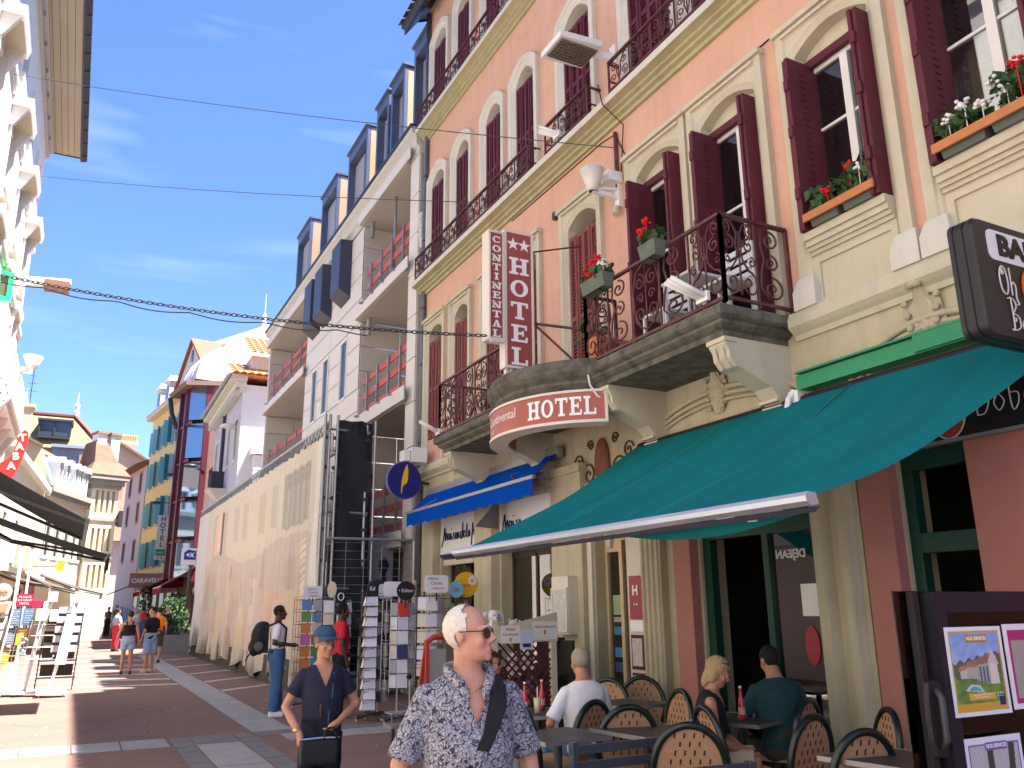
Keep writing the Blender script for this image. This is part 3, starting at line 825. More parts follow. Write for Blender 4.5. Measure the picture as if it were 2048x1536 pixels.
# ---- balconies
def stone_slab(name, prof, y0, y1, x1=W):
 """moulded slab; prof = (x, z) from underside to top"""
 mb = MB(); e = .0
 poly = [(x, z) for x, z in prof]
 inner = [(x1, prof[-1][1]), (x1, prof[0][1])]
 base = prof[0][0]; rings = []
 for x, z in prof:      # returns follow the front profile
  p = base-x
  rings.append([(x1, y0-p, z), (x, y0-p, z), (x, y1+p, z), (x1, y1+p, z)])
 mb.rings(rings, True, True, True)
 return mb.build(name, M['stone'], H)
PROF = [(5.34, 4.19), (5.34, 4.25), (5.30, 4.27), (5.26, 4.30), (5.26, 4.33), (5.22, 4.35), (5.20, 4.37), (5.20, 4.45), (5.22, 4.47)]
stone_slab('balcony_slab', PROF, 5.84, 8.12)
stone_slab('balcony_slab', PROF, 10.5, 12.85)
sc_m = {}
def spiral(r, turns, n=22, start=0.0, sgn=1, cx=0, cz=0):
 return [(cx+sgn*r*(1-k/n*.86)*math.cos(start+turns*2*math.pi*k/n), cz+r*(1-k/n*.86)*math.sin(start+turns*2*math.pi*k/n)) for k in range(n+1)]
def iron_mesh(kind):
 """one wrought-iron motif in a w x h panel, local x across, z up, centred; y is thickness"""
 if kind in sc_m: return sc_m[kind]
 mb = MB(); T = lambda pts, r=.011: mb.tube([(x, 0, z) for x, z in pts], r, 5)
 if kind == 'lyre':            # tall panel .56 x .86: paired C scrolls about a stem
  T([(0, -.40), (0, .05), (0, .30)], .012)
  for s in (-1, 1):
   T(spiral(.15, 1.35, 24, math.pi*.5, -s, s*.14, -.27)+[], .012)
   T([(s*.14, -.12), (s*.05, -.02), (s*.03, .08), (s*.08, .20), (s*.17, .24)], .012)
   T(spiral(.085, 1.3, 20, math.pi*.5, s, s*.16, .155), .011)
   T([(0, .02), (s*.05, .12), (s*.03, .28), (s*.10, .39), (s*.2, .40)], .011)
   T(spiral(.075, 1.3, 18, -math.pi*.5, -s, s*.19, .33), .010)
   T(spiral(.06, 1.2, 16, math.pi*.5, -s, s*.20, -.02), .010)
 elif kind == 'oval':
  for s in (-1, 1):
   T([(s*.02, .42), (s*.17, .34), (s*.24, .12), (s*.22, -.14), (s*.12, -.34), (0, -.40)], .012)
   T(spiral(.10, 1.4, 22, math.pi*.5, s, s*.11, .20), .011)
   T(spiral(.11, 1.4, 22, -math.pi*.5, s, s*.11, -.20), .011)
   T(spiral(.065, 1.3, 18, 0, s, s*.10, 0), .010)
  T([(0, -.4), (0, .42)], .010)
 elif kind == 'side':
  for z, r in ((.28, .11), (0.02, .095), (-.28, .14)):
   T(spiral(r, 1.4, 22, math.pi*.5, 1, .02, z), .012)
  T([(.12, .40), (.14, .2), (.10, .05), (.15, -.1), (.17, -.28), (.05, -.42)], .012)
 elif kind == 'low':           # upper storeys, .50 x .46
  for s in (-1, 1):
   T([(0, -.20), (s*.05, -.05), (s*.04, .08), (s*.13, .19), (s*.2, .17)], .010)
   T(spiral(.075, 1.4, 18, math.pi*.5, s, s*.13, .09), .009)
   T(spiral(.085, 1.4, 18, -math.pi*.5, s, s*.13, -.10), .009)
  T([(0, -.21), (0, .05)], .010)
  for s in (-1, 1): T([(s*.245, -.22), (s*.245, .22)], .008)
 me = mb.mesh('iron_scroll', M['iron'], True); sc_m[kind] = me
 return me
def railing(p0, p1, z0, z1, kinds, name='balcony_railing', posts=True, thick=.035):
 """rail from p0 to p1 (x, y) with a run of scroll panels"""
 a = Vector((*p0, 0)); b = Vector((*p1, 0)); d = (b-a); Ln = d.length; d.normalize()
 mb = MB()
 mb.bar((*p0, z1), (*p1, z1), .05, .03); mb.bar((*p0, z0+.05), (*p1, z0+.05), .025, .035)
 n = len(kinds)
 for k in range(n+1):
  q = a+d*(Ln*k/n); w = thick if k in (0, n) else .018
  mb.bar((q.x, q.y, z0), (q.x, q.y, z1), w, w, up=(1, 0, 0))
 r = mb.build(name, M['iron'], H)
 hh = z1-z0-.09
 rot = math.atan2(d.y, d.x)
 base = {'lyre': (.56, .86), 'oval': (.5, .86), 'side': (.42, .88), 'low': (.5, .46)}
 for k, kd in enumerate(kinds):
  q = a+d*(Ln*(k+.5)/n); bw, bh = base[kd]
  sx = Ln/n/bw*(-1 if (kd == 'side' and k % 2) else 1)
  put(iron_mesh(kd), 'iron_scroll', r, (q.x-H['_loc'][0], q.y-H['_loc'][1], (z0+.06+z1)/2-H['_loc'][2]), (0, 0, rot), (sx, 1, hh/bh))
 return r
railing((5.30, 8.22), (5.30, 5.72), 4.49, 5.42, ['lyre', 'side', 'oval', 'side', 'lyre'])
railing((5.30, 5.72), (6.18, 5.72), 4.49, 5.42, ['lyre', 'side'])
railing((5.30, 8.22), (5.75, 8.22), 4.49, 5.42, ['side'])
railing((5.30, 12.95), (5.30, 10.55), 4.49, 5.42, ['lyre', 'oval', 'side', 'oval', 'lyre'])
railing((6.18, 12.95), (5.30, 12.95), 4.49, 5.42, ['lyre', 'side'])
X2 = 5.955
railing((X2, 16.1), (X2, 10.85), 8.63, 9.14, ['low']*11, 'cornice_railing', thick=.025)
railing((X2, 10.26), (X2, 9.0), 8.63, 9.14, ['low']*3, 'cornice_railing', thick=.025)
railing((X2, 8.42), (X2, 1.5), 8.63, 9.14, ['low']*14, 'cornice_railing', thick=.025)
railing((X2, 16.15), (X2, 6.5), 12.46, 12.95, ['low']*20, 'cornice_railing', thick=.025)
mb = MB()
for y in (10.85, 10.26, 9.0, 8.42):
 mb.bar((X2, y, 9.13), (W, y, 9.13), .03); mb.bar((X2, y, 8.85), (W, y, 8.85), .02)
mb.build('rail_stays', M['iron'], H)
def console(yc, w, x0=5.36):
 """scrolled stone bracket below a balcony"""
 poly = [(W, 4.19), (x0, 4.19), (x0, 4.12), (x0+.04, 4.06), (x0+.05, 3.98), (x0+.12, 3.90), (x0+.20, 3.88), (x0+.55, 3.74), (x0+.66, 3.62), (x0+.72, 3.50), (W, 3.42)]
 mb = MB(); mb.rings([[(x, yc-w/2, z) for x, z in poly], [(x, yc+w/2, z) for x, z in poly]])
 mb.box(x0-.02, x0+.14, yc-w/2-.015, yc+w/2+.015, 4.14, 4.185)
 for k in range(3): mb.box(x0+.60+.05*k, x0+.66+.05*k, yc-w/2-.01, yc+w/2+.01, 3.60-.06*k, 3.63-.06*k)
 for k in (-1, 1): mb.tube([(x0+.01, yc+k*w*.22, 4.10), (x0+.03, yc+k*w*.22, 4.0), (x0+.10, yc+k*w*.22, 3.90)], .018, 6)
 return mb.build('balcony_console', M['cream'], H)
console(5.96, .24); console(7.98, .24); console(12.70, .24); console(10.75, .22)
PCX, PCY = 6.1, 9.25
mb = MB(); rings = []
for r, z in ((1.30, 4.17), (1.34, 4.22), (1.40, 4.27), (1.40, 4.31), (1.46, 4.35), (1.50, 4.40), (1.50, 4.50), (1.46, 4.56), (1.2, 4.57)):
 rings.append([(PCX-r*math.sin(math.pi*k/26), PCY+r*math.cos(math.pi*k/26), z) for k in range(27)]+[(PCX+.2, PCY-r, z), (PCX+.2, PCY+r, z)])
mb.rings(rings); mb.build('porch_slab', M['stone'], H)
MB().box(5.9, W, 8.3, 10.4, 4.47, 4.9).build('porch_upstand', M['stone'], H)
cab = mat('black cable', (.02, .018, .018), .6)
mb = MB()
for (pts) in ([(W-.012, 11.9, 8.27), (W-.012, 9.0, 8.25), (W-.012, 8.66, 8.2), (W-.012, 8.42, 7.70), (W-.012, 8.44, 5.0)],
              [(W-.015, 8.5, 7.72), (W-.015, 7.1, 7.70), (W-.015, 5.6, 7.72), (W-.015, 3.9, 7.70), (W-.015, 1, 7.74)],
              [(W-.015, 10.28, 7.70), (W-.03, 9.9, 7.68), (W-.015, 9.05, 7.72)],
              [(W-.3, 8.62, 8.9), (W-.32, 8.5, 8.5), (W-.05, 8.4, 8.2), (W-.02, 8.55, 7.5)]):
 mb.tube(pts, .009, 5)
mb.build('wall_cables', cab, H)
MB().tube([(W-.04, 8.62, 8.2), (W-.04, 8.62, 7.3)], .03, 6).build('wall_conduit', M['iron'], H)
mb = MB(); mb.box(W-.08, W, 10.30, 10.38, 7.60, 7.72); mb.build('junction_box', M['darkm'], H)
mb = MB()
for z in (4.3, 8.4, 12.2, 15.8): mb.box(W+.36, W+9, HY0, HY1-.05, z, z+.2)
mb.box(W+2.4, W+2.5, HY0, HY1-.05, 4.5, 15.8)
mb.build('inner_floors', M['dark'], H)
# ================================================================ new building under construction
NX = 6.1; NY0, NY1 = 16.35, 33.2
N = thing('new_building', 'pale panel clad new building with open balconies, red guard boards and copper sided dormers', 'building', (NX, 25, 0))
SLABS = [(2.9, 3.25), (6.05, 6.40), (9.15, 9.45), (11.95, 12.25)]
def panels(y0, y1, z0, z1, wy, wz, x, holes=()):
 """cladding sheets with open joints; each sheet is an object"""
 ny = max(1, round((y1-y0)/wy)); nz = max(1, round((z1-z0)/wz)); g = .012
 for a in range(ny):
  for b in range(nz):
   ya, yb = y0+(y1-y0)*a/ny+g, y0+(y1-y0)*(a+1)/ny-g; za, zb = z0+(z1-z0)*b/nz+g, z0+(z1-z0)*(b+1)/nz-g
   hs = [h for h in holes if h[1] > ya and h[0] < yb and h[3] > za and h[2] < zb]
   if hs:
    mb = MB(); holed(mb, ya, yb, za, zb, [(max(h[0], ya), min(h[1], yb), max(h[2], za), min(h[3], zb)) for h in hs], lambda u, v, d: (x+d, u, v), .05, False)
    if mb.f: mb.build('cladding_panel', M['panel'], N)
   else:
    MB().box(x, x+.05, ya, yb, za, zb).build('cladding_panel', M['panel'], N)
slots_hi = [(25.1, 26.1, 10.2, 12.0), (23.75, 24.75, 10.2, 12.0), (21.75, 22.75, 10.2, 12.0)]
slots_lo = [(25.1, 25.7, 7.31, 9.0), (23.77, 24.37, 7.31, 9.0), (21.8, 22.42, 7.31, 9.0)]
panels(20.62, 26.75, 9.15, 11.95, 3.0, .70, NX, slots_hi)
panels(20.62, 26.75, 6.05, 9.14, 3.0, .62, NX, slots_lo)
panels(20.62, 26.75, 3.25, 6.04, 3.0, .70, NX)
panels(16.38, 16.95, 3.0, 12.0, .57, 1.0, NX)
MB().box(NX+.06, NX+.3, 20.6, 26.77, 0, 12.2).build('core_wall', M['concrete'], N)
MB().box(NX+.06, NX+.3, 16.36, 16.97, 0, 12.2).build('core_wall', M['concrete'], N)
for (a, b, c, d) in slots_lo:
 w = bpy.data.objects.new('window', None); COL.objects.link(w); w.parent = N; w['_loc'] = N['_loc']
 MB().box(NX+.02, NX+.055, a+.02, b-.02, c+.02, d-.02).build('pane', mat('dark blue window', (.02, .025, .04), .15, spec=.6), w)
 fm = MB()
 for q in ((a-.02, a+.02, c, d), (b-.02, b+.02, c, d), (a, b, c-.05, c+.02), (a, b, d-.02, d+.02)): fm.box(NX-.03, NX+.054, *q)
 fm.build('window_frame', M['white'], w)
for (a, b, c, d) in slots_hi:       # projecting dark boxes
 mb = MB()
 mb.hexa([(NX-.34, a+.05, c+.28), (NX+.05, a, c), (NX+.05, b, c), (NX-.34, b-.02, c+.28), (NX-.34, a+.05, d), (NX+.05, a, d), (NX+.05, b, d), (NX-.34, b-.02, d)])
 mb.build('projecting_window', M['zinc'], N)
for (y0, y1) in ((16.9, 20.64), (26.75, 33.2)):
 for z0, z1 in SLABS:
  MB().box(NX-.14, NX+2.6, y0, y1, z0, z1).build('balcony_slab', M['concrete'], N)
  MB().box(NX-.17, NX-.142, y0-.3, y1+.02, z0+.01, z1-.02).build('slab_edge', M['panel'], N)
  MB().box(NX-.10, NX+2.3, y0+.05, y1-.02, z0-.02, z0-.005).build('soffit_panel', mat('beige soffit', (.47, .42, .37), .8, (1, .12)), N)
 for k in range(3):
  z0 = SLABS[k][1]; z1 = SLABS[k+1][0]-.03
  nz = 4
  for q in range(nz):
   za, zb = z0+(z1-z0)*q/nz+.012, z0+(z1-z0)*(q+1)/nz-.012
   for (xa, xb) in ((NX+.02, NX+1.1), (NX+1.12, NX+2.2)):
    MB().box(xa, xb, y1-.06, y1-.02, za, zb).build('cladding_panel', mat('warm grey panel', (.55, .50, .45), .6, (1, .08)), N)
   MB().box(NX+2.2, NX+2.24, y0, y1, za, zb).build('cladding_panel', MATS['warm grey panel'], N)
 MB().box(NX+2.26, NX+2.4, y0, y1, 0, 12).build('core_wall', M['concrete'], N)
MB().box(NX, NX+2.5, 33.21, 33.4, 0, 12.2).build('core_wall', M['panel'], N)
def guard(y0, y1, z, x=NX+.02, tilt=0.0):
 g = bpy.data.objects.new('guard_rail', None); COL.objects.link(g); g.parent = N; g['_loc'] = N['_loc']
 n = 4
 for k in range(n):
  y = y0+(y1-y0)*(k+.5)/n
  MB().bar((x, y, z-.1), (x, y, z+1.15), .045).build('post', M['steel'], g)
  MB().bar((x-.3, y+.02, z-.05), (x+.1, y+.02, z-.05), .05).build('clamp', M['steel'], g)
 for zz in (.18, .62, 1.02):
  s = random.uniform(-.05, .05)
  MB().hexa([(x+.03, y0-.1, z+zz-.09+s), (x+.06, y0-.1, z+zz-.09+s), (x+.06, y1+.05, z+zz-.09-s), (x+.03, y1+.05, z+zz-.09-s),
                   (x+.03, y0-.1, z+zz+.07+s), (x+.06, y0-.1, z+zz+.07+s), (x+.06, y1+.05, z+zz+.07-s), (x+.03, y1+.05, z+zz+.07-s)]).build('guard_board', M['redw'], g)
for z in (9.45, 6.40, 3.25): guard(17.0, 20.3, z); guard(27.0, 32.9, z)
for (y, z) in ((18.6, 9.45), (20.0, 3.25)):
 MB().tube([(NX+.2, y, z), (NX+.2, y, z+2.5)], .04, 8).build('steel_prop', M['steel'], N)
for (y, z) in ((20.2, 11.9), (20.2, 9.1)): MB().tube([(NX+.1, y, z-.01), (NX+.1, y, z-.45)], .06, 8).build('drain_stub', M['grey'], N)
cn = [(NX+.02, 12.0), (NX-.02, 12.0), (NX-.02, 12.15), (NX-.10, 12.2), (NX-.10, 12.42), (NX-.22, 12.48), (NX-.22, 12.62), (NX+.4, 12.72), (NX+.4, 12.0)]
mb = MB(); mb.rings([[(x, NY0, z) for x, z in cn], [(x, NY1+.1, z) for x, z in cn]]); mb.build('eave_cornice', mat('pale stone cornice', (.58, .56, .52), .7, (2, .1)), N)
MB().box(NX-.26, NX-.10, NY0, NY1+.15, 12.63, 12.70).build('gutter', M['zinc'], N)
mb = MB(); mb.quad((NX+.3, NY0, 12.7), (NX+.3, NY1, 12.7), (NX+1.6, NY1, 15.2), (NX+1.6, NY0, 15.2)); mb.quad((NX+1.6, NY0, 15.2), (NX+1.6, NY1, 15.2), (NX+8, NY1, 16.0), (NX+8, NY0, 16.0))
mb.quad((NX+.3, NY0, 12.7), (NX+1.6, NY0, 15.2), (NX+8, NY0, 16), (NX+8, NY0, 12.7))
mb.build('mansard_roof', M['slate'], N)
for y1 in (17.25, 19.0, 20.25, 23.05, 26.25, 29.8):
 y0 = y1-1.95 if y1 > 21 else y1-1.05; 
 d = bpy.data.objects.new('dormer', None); COL.objects.link(d); d.parent = N; d['_loc'] = N['_loc']
 xf = NX+.12; zt = 15.45; zb = 12.68
 mb = MB(); t = .12
 mb.box(xf, xf+.5, y0, y0+t, zb, zt); mb.box(xf, xf+.5, y1-t, y1, zb, zt); mb.box(xf+.001, xf+.5, y0+t, y1-t, zt-.32, zt)
 mb.box(xf-.06, xf+2.2, y0-.05, y1+.05, zt, zt+.07)
 mb.build('dormer_frame', mat('blue grey zinc', (.13, .155, .24), .35, (2, .15), metal=.4), d)
 MB().box(xf+.10, xf+2.0, y0-.016, y0-.004, zb, zt-.06).build('copper_cheek', M['copper'], d)
 MB().box(xf+.0, xf+.095, y0-.02, y0-.002, zb, zt).build('cheek_trim', mat('blue grey zinc', (.13, .155, .24)), d)
 MB().box(xf+.34, xf+.37, y0+t, y1-t, zb, zt-.32).build('pane', mat('dark blue window', (.02, .025, .04)), d)
 MB().box(xf+.20, xf+.335, y0+t+(y1-y0)*.40, y1-t, zb, zt-.40).build('wrapped_board', mat('grey plastic film', (.36, .36, .38), .5, (2, .2)), d)
# ================================================================ scaffold with the printed sheet
SX = 4.2; SY0, SY1 = 16.6, 35.4; ST = 5.3
S = thing('site_scaffold', 'tube scaffold along the building site with a sagging printed house front sheet', 'scaffold', (SX, 25, 0))
mb = MB()
for y in np.arange(SY0, SY1+.1, 2.35):
 for x in (SX+.12, SX+.95): mb.tube([(x, y, 0), (x, y, ST+.1)], .03, 6)
mb.build('uprights', M['steel'], S)
mb = MB()
for z in (.4, 2.0, 3.5, 5.2):
 for x in (SX+.12, SX+.95): mb.tube([(x, SY0-.1, z), (x, SY1, z)], .026, 6)
 for y in np.arange(SY0, SY1+.1, 2.35): mb.tube([(SX+.05, y, z+.05), (SX+1.02, y, z+.05)], .026, 6)
mb.build('ledgers', M['steel'], S)
mb = MB(); mb.tube([(SX+.06, SY0-.1, ST+.03), (SX+.06, SY1, ST+.18)], .035, 6)
n = 64
for k in range(n):
 a = SY0+(SY1-SY0)*k/n; b = SY0+(SY1-SY0)*(k+.5)/n; c = SY0+(SY1-SY0)*(k+1)/n
 zt = ST+.03+.15*k/n
 mb.bar((SX+.05, a, zt), (SX+.02, b, zt-.26), .02); mb.bar((SX+.02, b, zt-.26), (SX+.05, c, zt), .02)
mb.build('top_girder', M['steel'], S)
mb = MB()
for z in np.arange(.7, 5.6, .62):
 for x, y in ((SX+.12, SY0), (SX+.30, SY0), (SX+.95, SY0)): mb.box(x-.055, x+.055, y-.055, y+.055, z, z+.06)
mb.build('couplers', M['darkm'], S)
mb = MB()
for x in (SX+.04, SX+.14, SX+.30): mb.tube([(x, SY0-.06, 0), (x, SY0-.06, ST+.25)], .032, 8)
for z in (1.2, 2.1, 3.0, 3.9, 4.7): mb.tube([(SX+.2, SY0-.08, z), (SX+.2, SY0-.08, z+.45)], .022, 6)
mb.build('corner_standards', M['steel'], S)
def banner_print(U, V):
 y = U*(SY1-SY0); z = V*5.1
 rng = np.random.RandomState(4)
 base = np.stack([.58+0*U, .53+0*U, .44+0*U], -1)
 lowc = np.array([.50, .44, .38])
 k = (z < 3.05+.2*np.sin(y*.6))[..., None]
 base = np.where(k, lowc+0*base, base)
 def rect(ya, yb, za, zb, c, f=1.0):
  nonlocal base
  m = ((y > ya) & (y < yb) & (z > za) & (z < zb))[..., None]*f
  base = base*(1-m)+np.array(c)*m
 rect(0, .45, 0, 5.1, (.66, .63, .58))
 rect(16.2, 19, 0, 5.1, (.60, .58, .60))
 rect(.9, 3.4, 3.4, 4.75, (.33, .31, .27), .85)        # large printed window
 for q in range(9): rect(1.0+.26*q, 1.06+.26*q, 3.45, 4.4, (.55, .52, .44), .6)
 for q in range(4): rect(1.0, 3.3, 4.35+.09*q, 4.38+.09*q, (.30, .28, .24), .5)
 for ya in (4.0, 5.6, 8.0, 9.6): rect(ya, ya+.7, 3.5, 4.6, (.46, .41, .34), .7)
 rect(11.6, 14.6, 3.2, 4.7, (.46, .43, .36), .8); rect(12.8, 13.5, 3.4, 4.75, (.82, .55, .40), .9); rect(12.45, 12.8, 3.3, 4.75, (.10, .09, .09), .9); rect(13.5, 14.2, 3.3, 4.6, (.75, .55, .42), .7)
 for (ya, yb, za, zb, c) in ((1.5, 2.8, 2.0, 2.7, (.42, .36, .30)), (2.5, 5.3, .6, 2.0, (.64, .42, .29)), (6.2, 7.2, 1.1, 2.3, (.66, .58, .48)), (8.6, 10.5, 1.3, 2.6, (.47, .40, .32)), (11.6, 15.6, 1.75, 2.75, (.44, .38, .30)), (11.0, 14.0, .6, 1.4, (.60, .45, .33)), (7.5, 8.6, .3, 1.0, (.50, .42, .2))):
  rect(ya, yb, za, zb, c, .55)
 for _ in range(70):       # printed boards and shutters
  ya = rng.uniform(.4, 17); w = rng.uniform(.05, .5); za = rng.uniform(0, 2.2); zb = za+rng.uniform(.4, 1.2)
  c = np.array([.52, .42, .32])*rng.uniform(.6, 1.3)+rng.uniform(-.03, .03, 3)
  rect(ya, ya+w, za, min(zb, 3.0), c, rng.uniform(.3, .7))
 for q in range(14):       # printed ladder of steps
  rect(1.0-.05*q/3, 1.45-.05*q/3, 2.95-.16*q, 3.03-.16*q, (.74, .66, .52), .8)
 str_ = (np.sin(y*37)+np.sin(y*23.3+1)+np.sin(y*61+2))/3
 base = base*(1+.075*str_[..., None])
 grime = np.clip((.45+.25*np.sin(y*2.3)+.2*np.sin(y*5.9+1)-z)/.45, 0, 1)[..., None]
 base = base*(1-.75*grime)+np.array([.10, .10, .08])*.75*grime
 return base
def banner_surf(U, V):
 y = SY0+U*(SY1-SY0)
 zb = .13+.20*U+.07*np.sin(y*1.9)+.06*np.sin(y*4.7+1)
 zt = ST-.22+.15*U+.02*np.sin(y*9)
 z = zb+(zt-zb)*V
 slack = np.clip((3.6-z)/3.4, 0, 1)
 x = SX+.02-slack*(.10*np.sin(y*2.6+.4*z)+.06*np.sin(y*6.1+1.3*z+1)+.03*np.sin(y*13.+2*z))*.9-.02*np.sin(y*11)*V
 x = x-.35*np.clip(U-.93, 0, 1)*3*0
 return np.stack([x, y, z], -1)
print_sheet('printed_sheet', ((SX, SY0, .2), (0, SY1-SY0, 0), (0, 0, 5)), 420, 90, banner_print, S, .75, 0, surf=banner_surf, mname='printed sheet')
MB().box(SX+.06, SX+.09, SY0, SY1, 0, .62).build('base_board', mat('grimy base board', (.07, .065, .05), .9, (3, .5)), S)
MB().box(6.5, 6.6, 16.4, 33, 0, 3.0).build('ground_floor_wall', M['concrete'], N)
P = []
for k in range(13):
 z = .9+(5.45-.9)*k/12
 P.append([(SX+.32+.75*j/6, SY0-.02-.05*math.sin(j*1.1+k*.9)-.03*math.sin(k*2.3), z+.02*math.sin(j*2)) for j in range(7)])
grid_obj('black_net', P, M['net'], S, thick=(0, .004, 0))
mb = MB(); mb.tube([(SX+.14, SY0-.09, 3.02), (6.12, SY0-.35, 3.0)], .03, 8); mb.tube([(SX+1.12, SY0-.04, 2.2), (SX+1.12, SY0-.04, 5.5)], .025, 6)
mb.tube([(6.10, 16.2, .1), (6.10, 16.2, 3.0)], .025, 6)
mb.build('bracing_tube', M['steel'], S)
mb = MB()
for k in range(6): mb.tube([(SX+.2+.36*k, SY0-.10-.045*k, .2), (SX+.2+.36*k, SY0-.10-.045*k, 3.0)], .006, 4, False)
for k in range(17): mb.tube([(SX+.14, SY0-.10, .3+.165*k), (6.08, SY0-.34, .3+.165*k)], .005, 4, False)
wm = mb.build('wire_mesh', M['steel'], S); wm['kind'] = 'stuff'
P = []
for k in range(9):
 y = 16.0+.14*k
 P.append([(SX+.15+.24*j, y+.3*(1-abs(j-4)/4), max(.0, (1.72+.18*math.sin(j*.9+1)+.06*math.sin(j*3+k))*(1-((k-3)/6.)**2))) for j in range(9)])
t_ = grid_obj('tarpaulin_heap', P, mat('charcoal tarpaulin', (.045, .045, .05), .6, (4, .3)), thick=(0, 0, -.01))
tag(t_, 'charcoal tarpaulin thrown over a heap behind the wire mesh fence', 'tarpaulin')
hb = thing('site_hoarding', 'grey printed hoarding with dark silhouettes behind the wire mesh', 'hoarding', (5.2, 17.4, 0))
MB().box(4.55, 6.08, 17.40, 17.44, 0, 2.95).build('board', mat('grey hoarding', (.30, .30, .33), .7, (.8, .25)), hb)
mb = MB()
for poly in ([(5.62, .2), (6.06, .2), (6.06, 1.9), (5.92, 2.35), (6.0, 2.55), (5.92, 2.72), (5.78, 2.66), (5.76, 2.5), (5.82, 2.36), (5.68, 1.7)], [(4.95, .3), (5.4, .3), (5.4, 2.1), (4.95, 2.0)]):
 mb.prism(poly, lambda u, v, d: (u, 17.40-d, v), .002, .006)
mb.build('silhouette_print', M['net'], hb)
# ================================================================ far houses on the hotel's side
def fac(o):
 """local frame of a far house: x along its front, y into the house, z up"""
 return o
def house(name, label, a, b, depth, h, wallm, wins, cat='building', z0=0.0, frame_m=None, shut=None, shut_w=.38, open_sh=None):
 """front wall from point a to point b (seen with a on the reader's side); wins = (centre fraction, z, w, h)"""
 ax, ay = a; bx, by = b; L_ = math.hypot(bx-ax, by-ay); rot = math.atan2(by-ay, bx-ax)
 o = thing(name, label, cat, (ax, ay, z0), rot); o['_loc'] = (0, 0, 0)
 hs = [(f*L_-w/2, f*L_+w/2, z, z+hh) for f, z, w, hh in wins]
 mb = MB(); fn = lambda u, v, d: (u, d, v)
 holed(mb, 0, L_, 0, h, hs, fn, .18)
 for x in (0, L_): mb.quad((x, 0, 0), (x, depth, 0), (x, depth, h), (x, 0, h))
 mb.quad((0, depth, 0), (L_, depth, 0), (L_, depth, h), (0, depth, h))
 mb.build('wall', wallm, o, world=False)
 MB().box(.02, L_-.02, .6, .62, .1, h-.1).build('inner_wall', M['dark'], o, world=False)
 for k, (x0, x1, za, zb) in enumerate(hs):
  w = MB(); t = .06; g = .10
  for q in ((x0-g, x0+t, za-g, zb+g), (x1-t, x1+g, za-g, zb+g)): w.box(q[0], q[1], -.03, .06, q[2], q[3])
  w.box(x0+t, x1-t, -.03, .06, zb-t, zb+g); w.box(x0+t, x1-t, -.06, .06, za-g, za+t); w.box((x0+x1)/2-.03, (x0+x1)/2+.03, .05, .09, za, zb)
  f = w.build('window', frame_m or M['pale'], o, world=False)
  MB().box(x0, x1, .10, .12, za, zb).build('pane', mat('far window glass', (.05, .06, .08), .1, spec=.7), f, world=False)
  if shut:
   sw = min(shut_w, .62)
   for s in (0, 1):
    wv = (x1-x0)/2*.98
    ang = (open_sh[k % len(open_sh)] if open_sh else 0.0)
    hx = x0-.03 if s == 0 else x1+.03
    sh = MB(); sh.box(0, wv, -.05, 0, za-.06, zb+.06); sh.box(wv*.45, wv*.55, -.06, -.05, za+.5, za+.6)
    so = sh.build('shutter', shut, f, world=False)
    so.location = (hx, -.05, 0)
    so.rotation_euler = (0, 0, (math.pi+ang) if s == 0 else -ang)
 return o, L_
cyan = mat('turquoise shutter paint', (.10, .33, .42), .6, (2, .12))
yel = mat('pale yellow render', (.72, .60, .31), .9, (.5, .12))
# -- pale yellow hotel with turquoise shutters
A, B = (4.25, 70.8), (6.3, 55.4)
wins = []
fr = [.06, .17, .30, .42, .53, .64, .76, .89]
for r, z in enumerate((4.75, 7.75, 10.75, 13.5)):
 for f in fr:
  if r == 3 and f in (.53, .64): wins.append((f, z-.2, .8, 1.9))
  else: wins.append((f, z, .9, 1.75))
Yh, L_ = house('yellow_hotel', 'tall pale yellow hotel with turquoise shutters at the bend of the street', A, B, 10, 16.3, yel, wins, shut=cyan, open_sh=[.12, .5, .1, .9, .2, .05, .6, .3])
mb = MB(); mb.box(-.2, L_+.4, -.5, 0, 16.3, 16.55); mb.box(-.2, L_+.45, -.55, .2, 16.55, 16.7); mb.build('eave', M['pale'], Yh, world=False)
mb = MB(); mb.hexa([(-.1, -.3, 16.7), (L_+.3, -.3, 16.7), (L_+.3, 9, 16.7), (-.1, 9, 16.7), (0, 1.2, 19.2), (L_-.6, 1.2, 19.2), (L_-.6, 8, 19.2), (0, 8, 19.2)]); mb.build('mansard_roof', M['slate'], Yh, world=False)
for x in (L_*.12, L_*.30):
 mb = MB(); mb.box(x-.6, x+.6, -.15, 1.2, 16.7, 18.5); mb.build('dormer', M['pale'], Yh, world=False)
 mb = MB(); mb.hexa([(x-.75, -.3, 18.5), (x+.75, -.3, 18.5), (x+.75, 1.4, 18.5), (x-.75, 1.4, 18.5), (x-.3, -.1, 19.0), (x+.3, -.1, 19.0), (x+.3, 1.4, 19.0), (x-.3, 1.4, 19.0)]); mb.build('dormer_cap', M['white'], Yh, world=False)
 mb = MB(); mb.box(x-.35, x+.35, -.17, -.14, 16.9, 18.2); mb.build('pane', MATS['far window glass'], Yh, world=False)
gx0, gx1 = L_*.50, L_*.95; gc = (gx0+gx1)/2
mb = MB(); mb.rings([[(gx0, -.08, 16.7), (gx1, -.08, 16.7), (gx1, -.08, 17.4), (gc, -.08, 20.0), (gx0, -.08, 17.4)], [(gx0, 7, 16.7), (gx1, 7, 16.7), (gx1, 7, 17.4), (gc, 7, 20.0), (gx0, 7, 17.4)]])
mb.build('gable', M['pale'], Yh, world=False)
mb = MB()
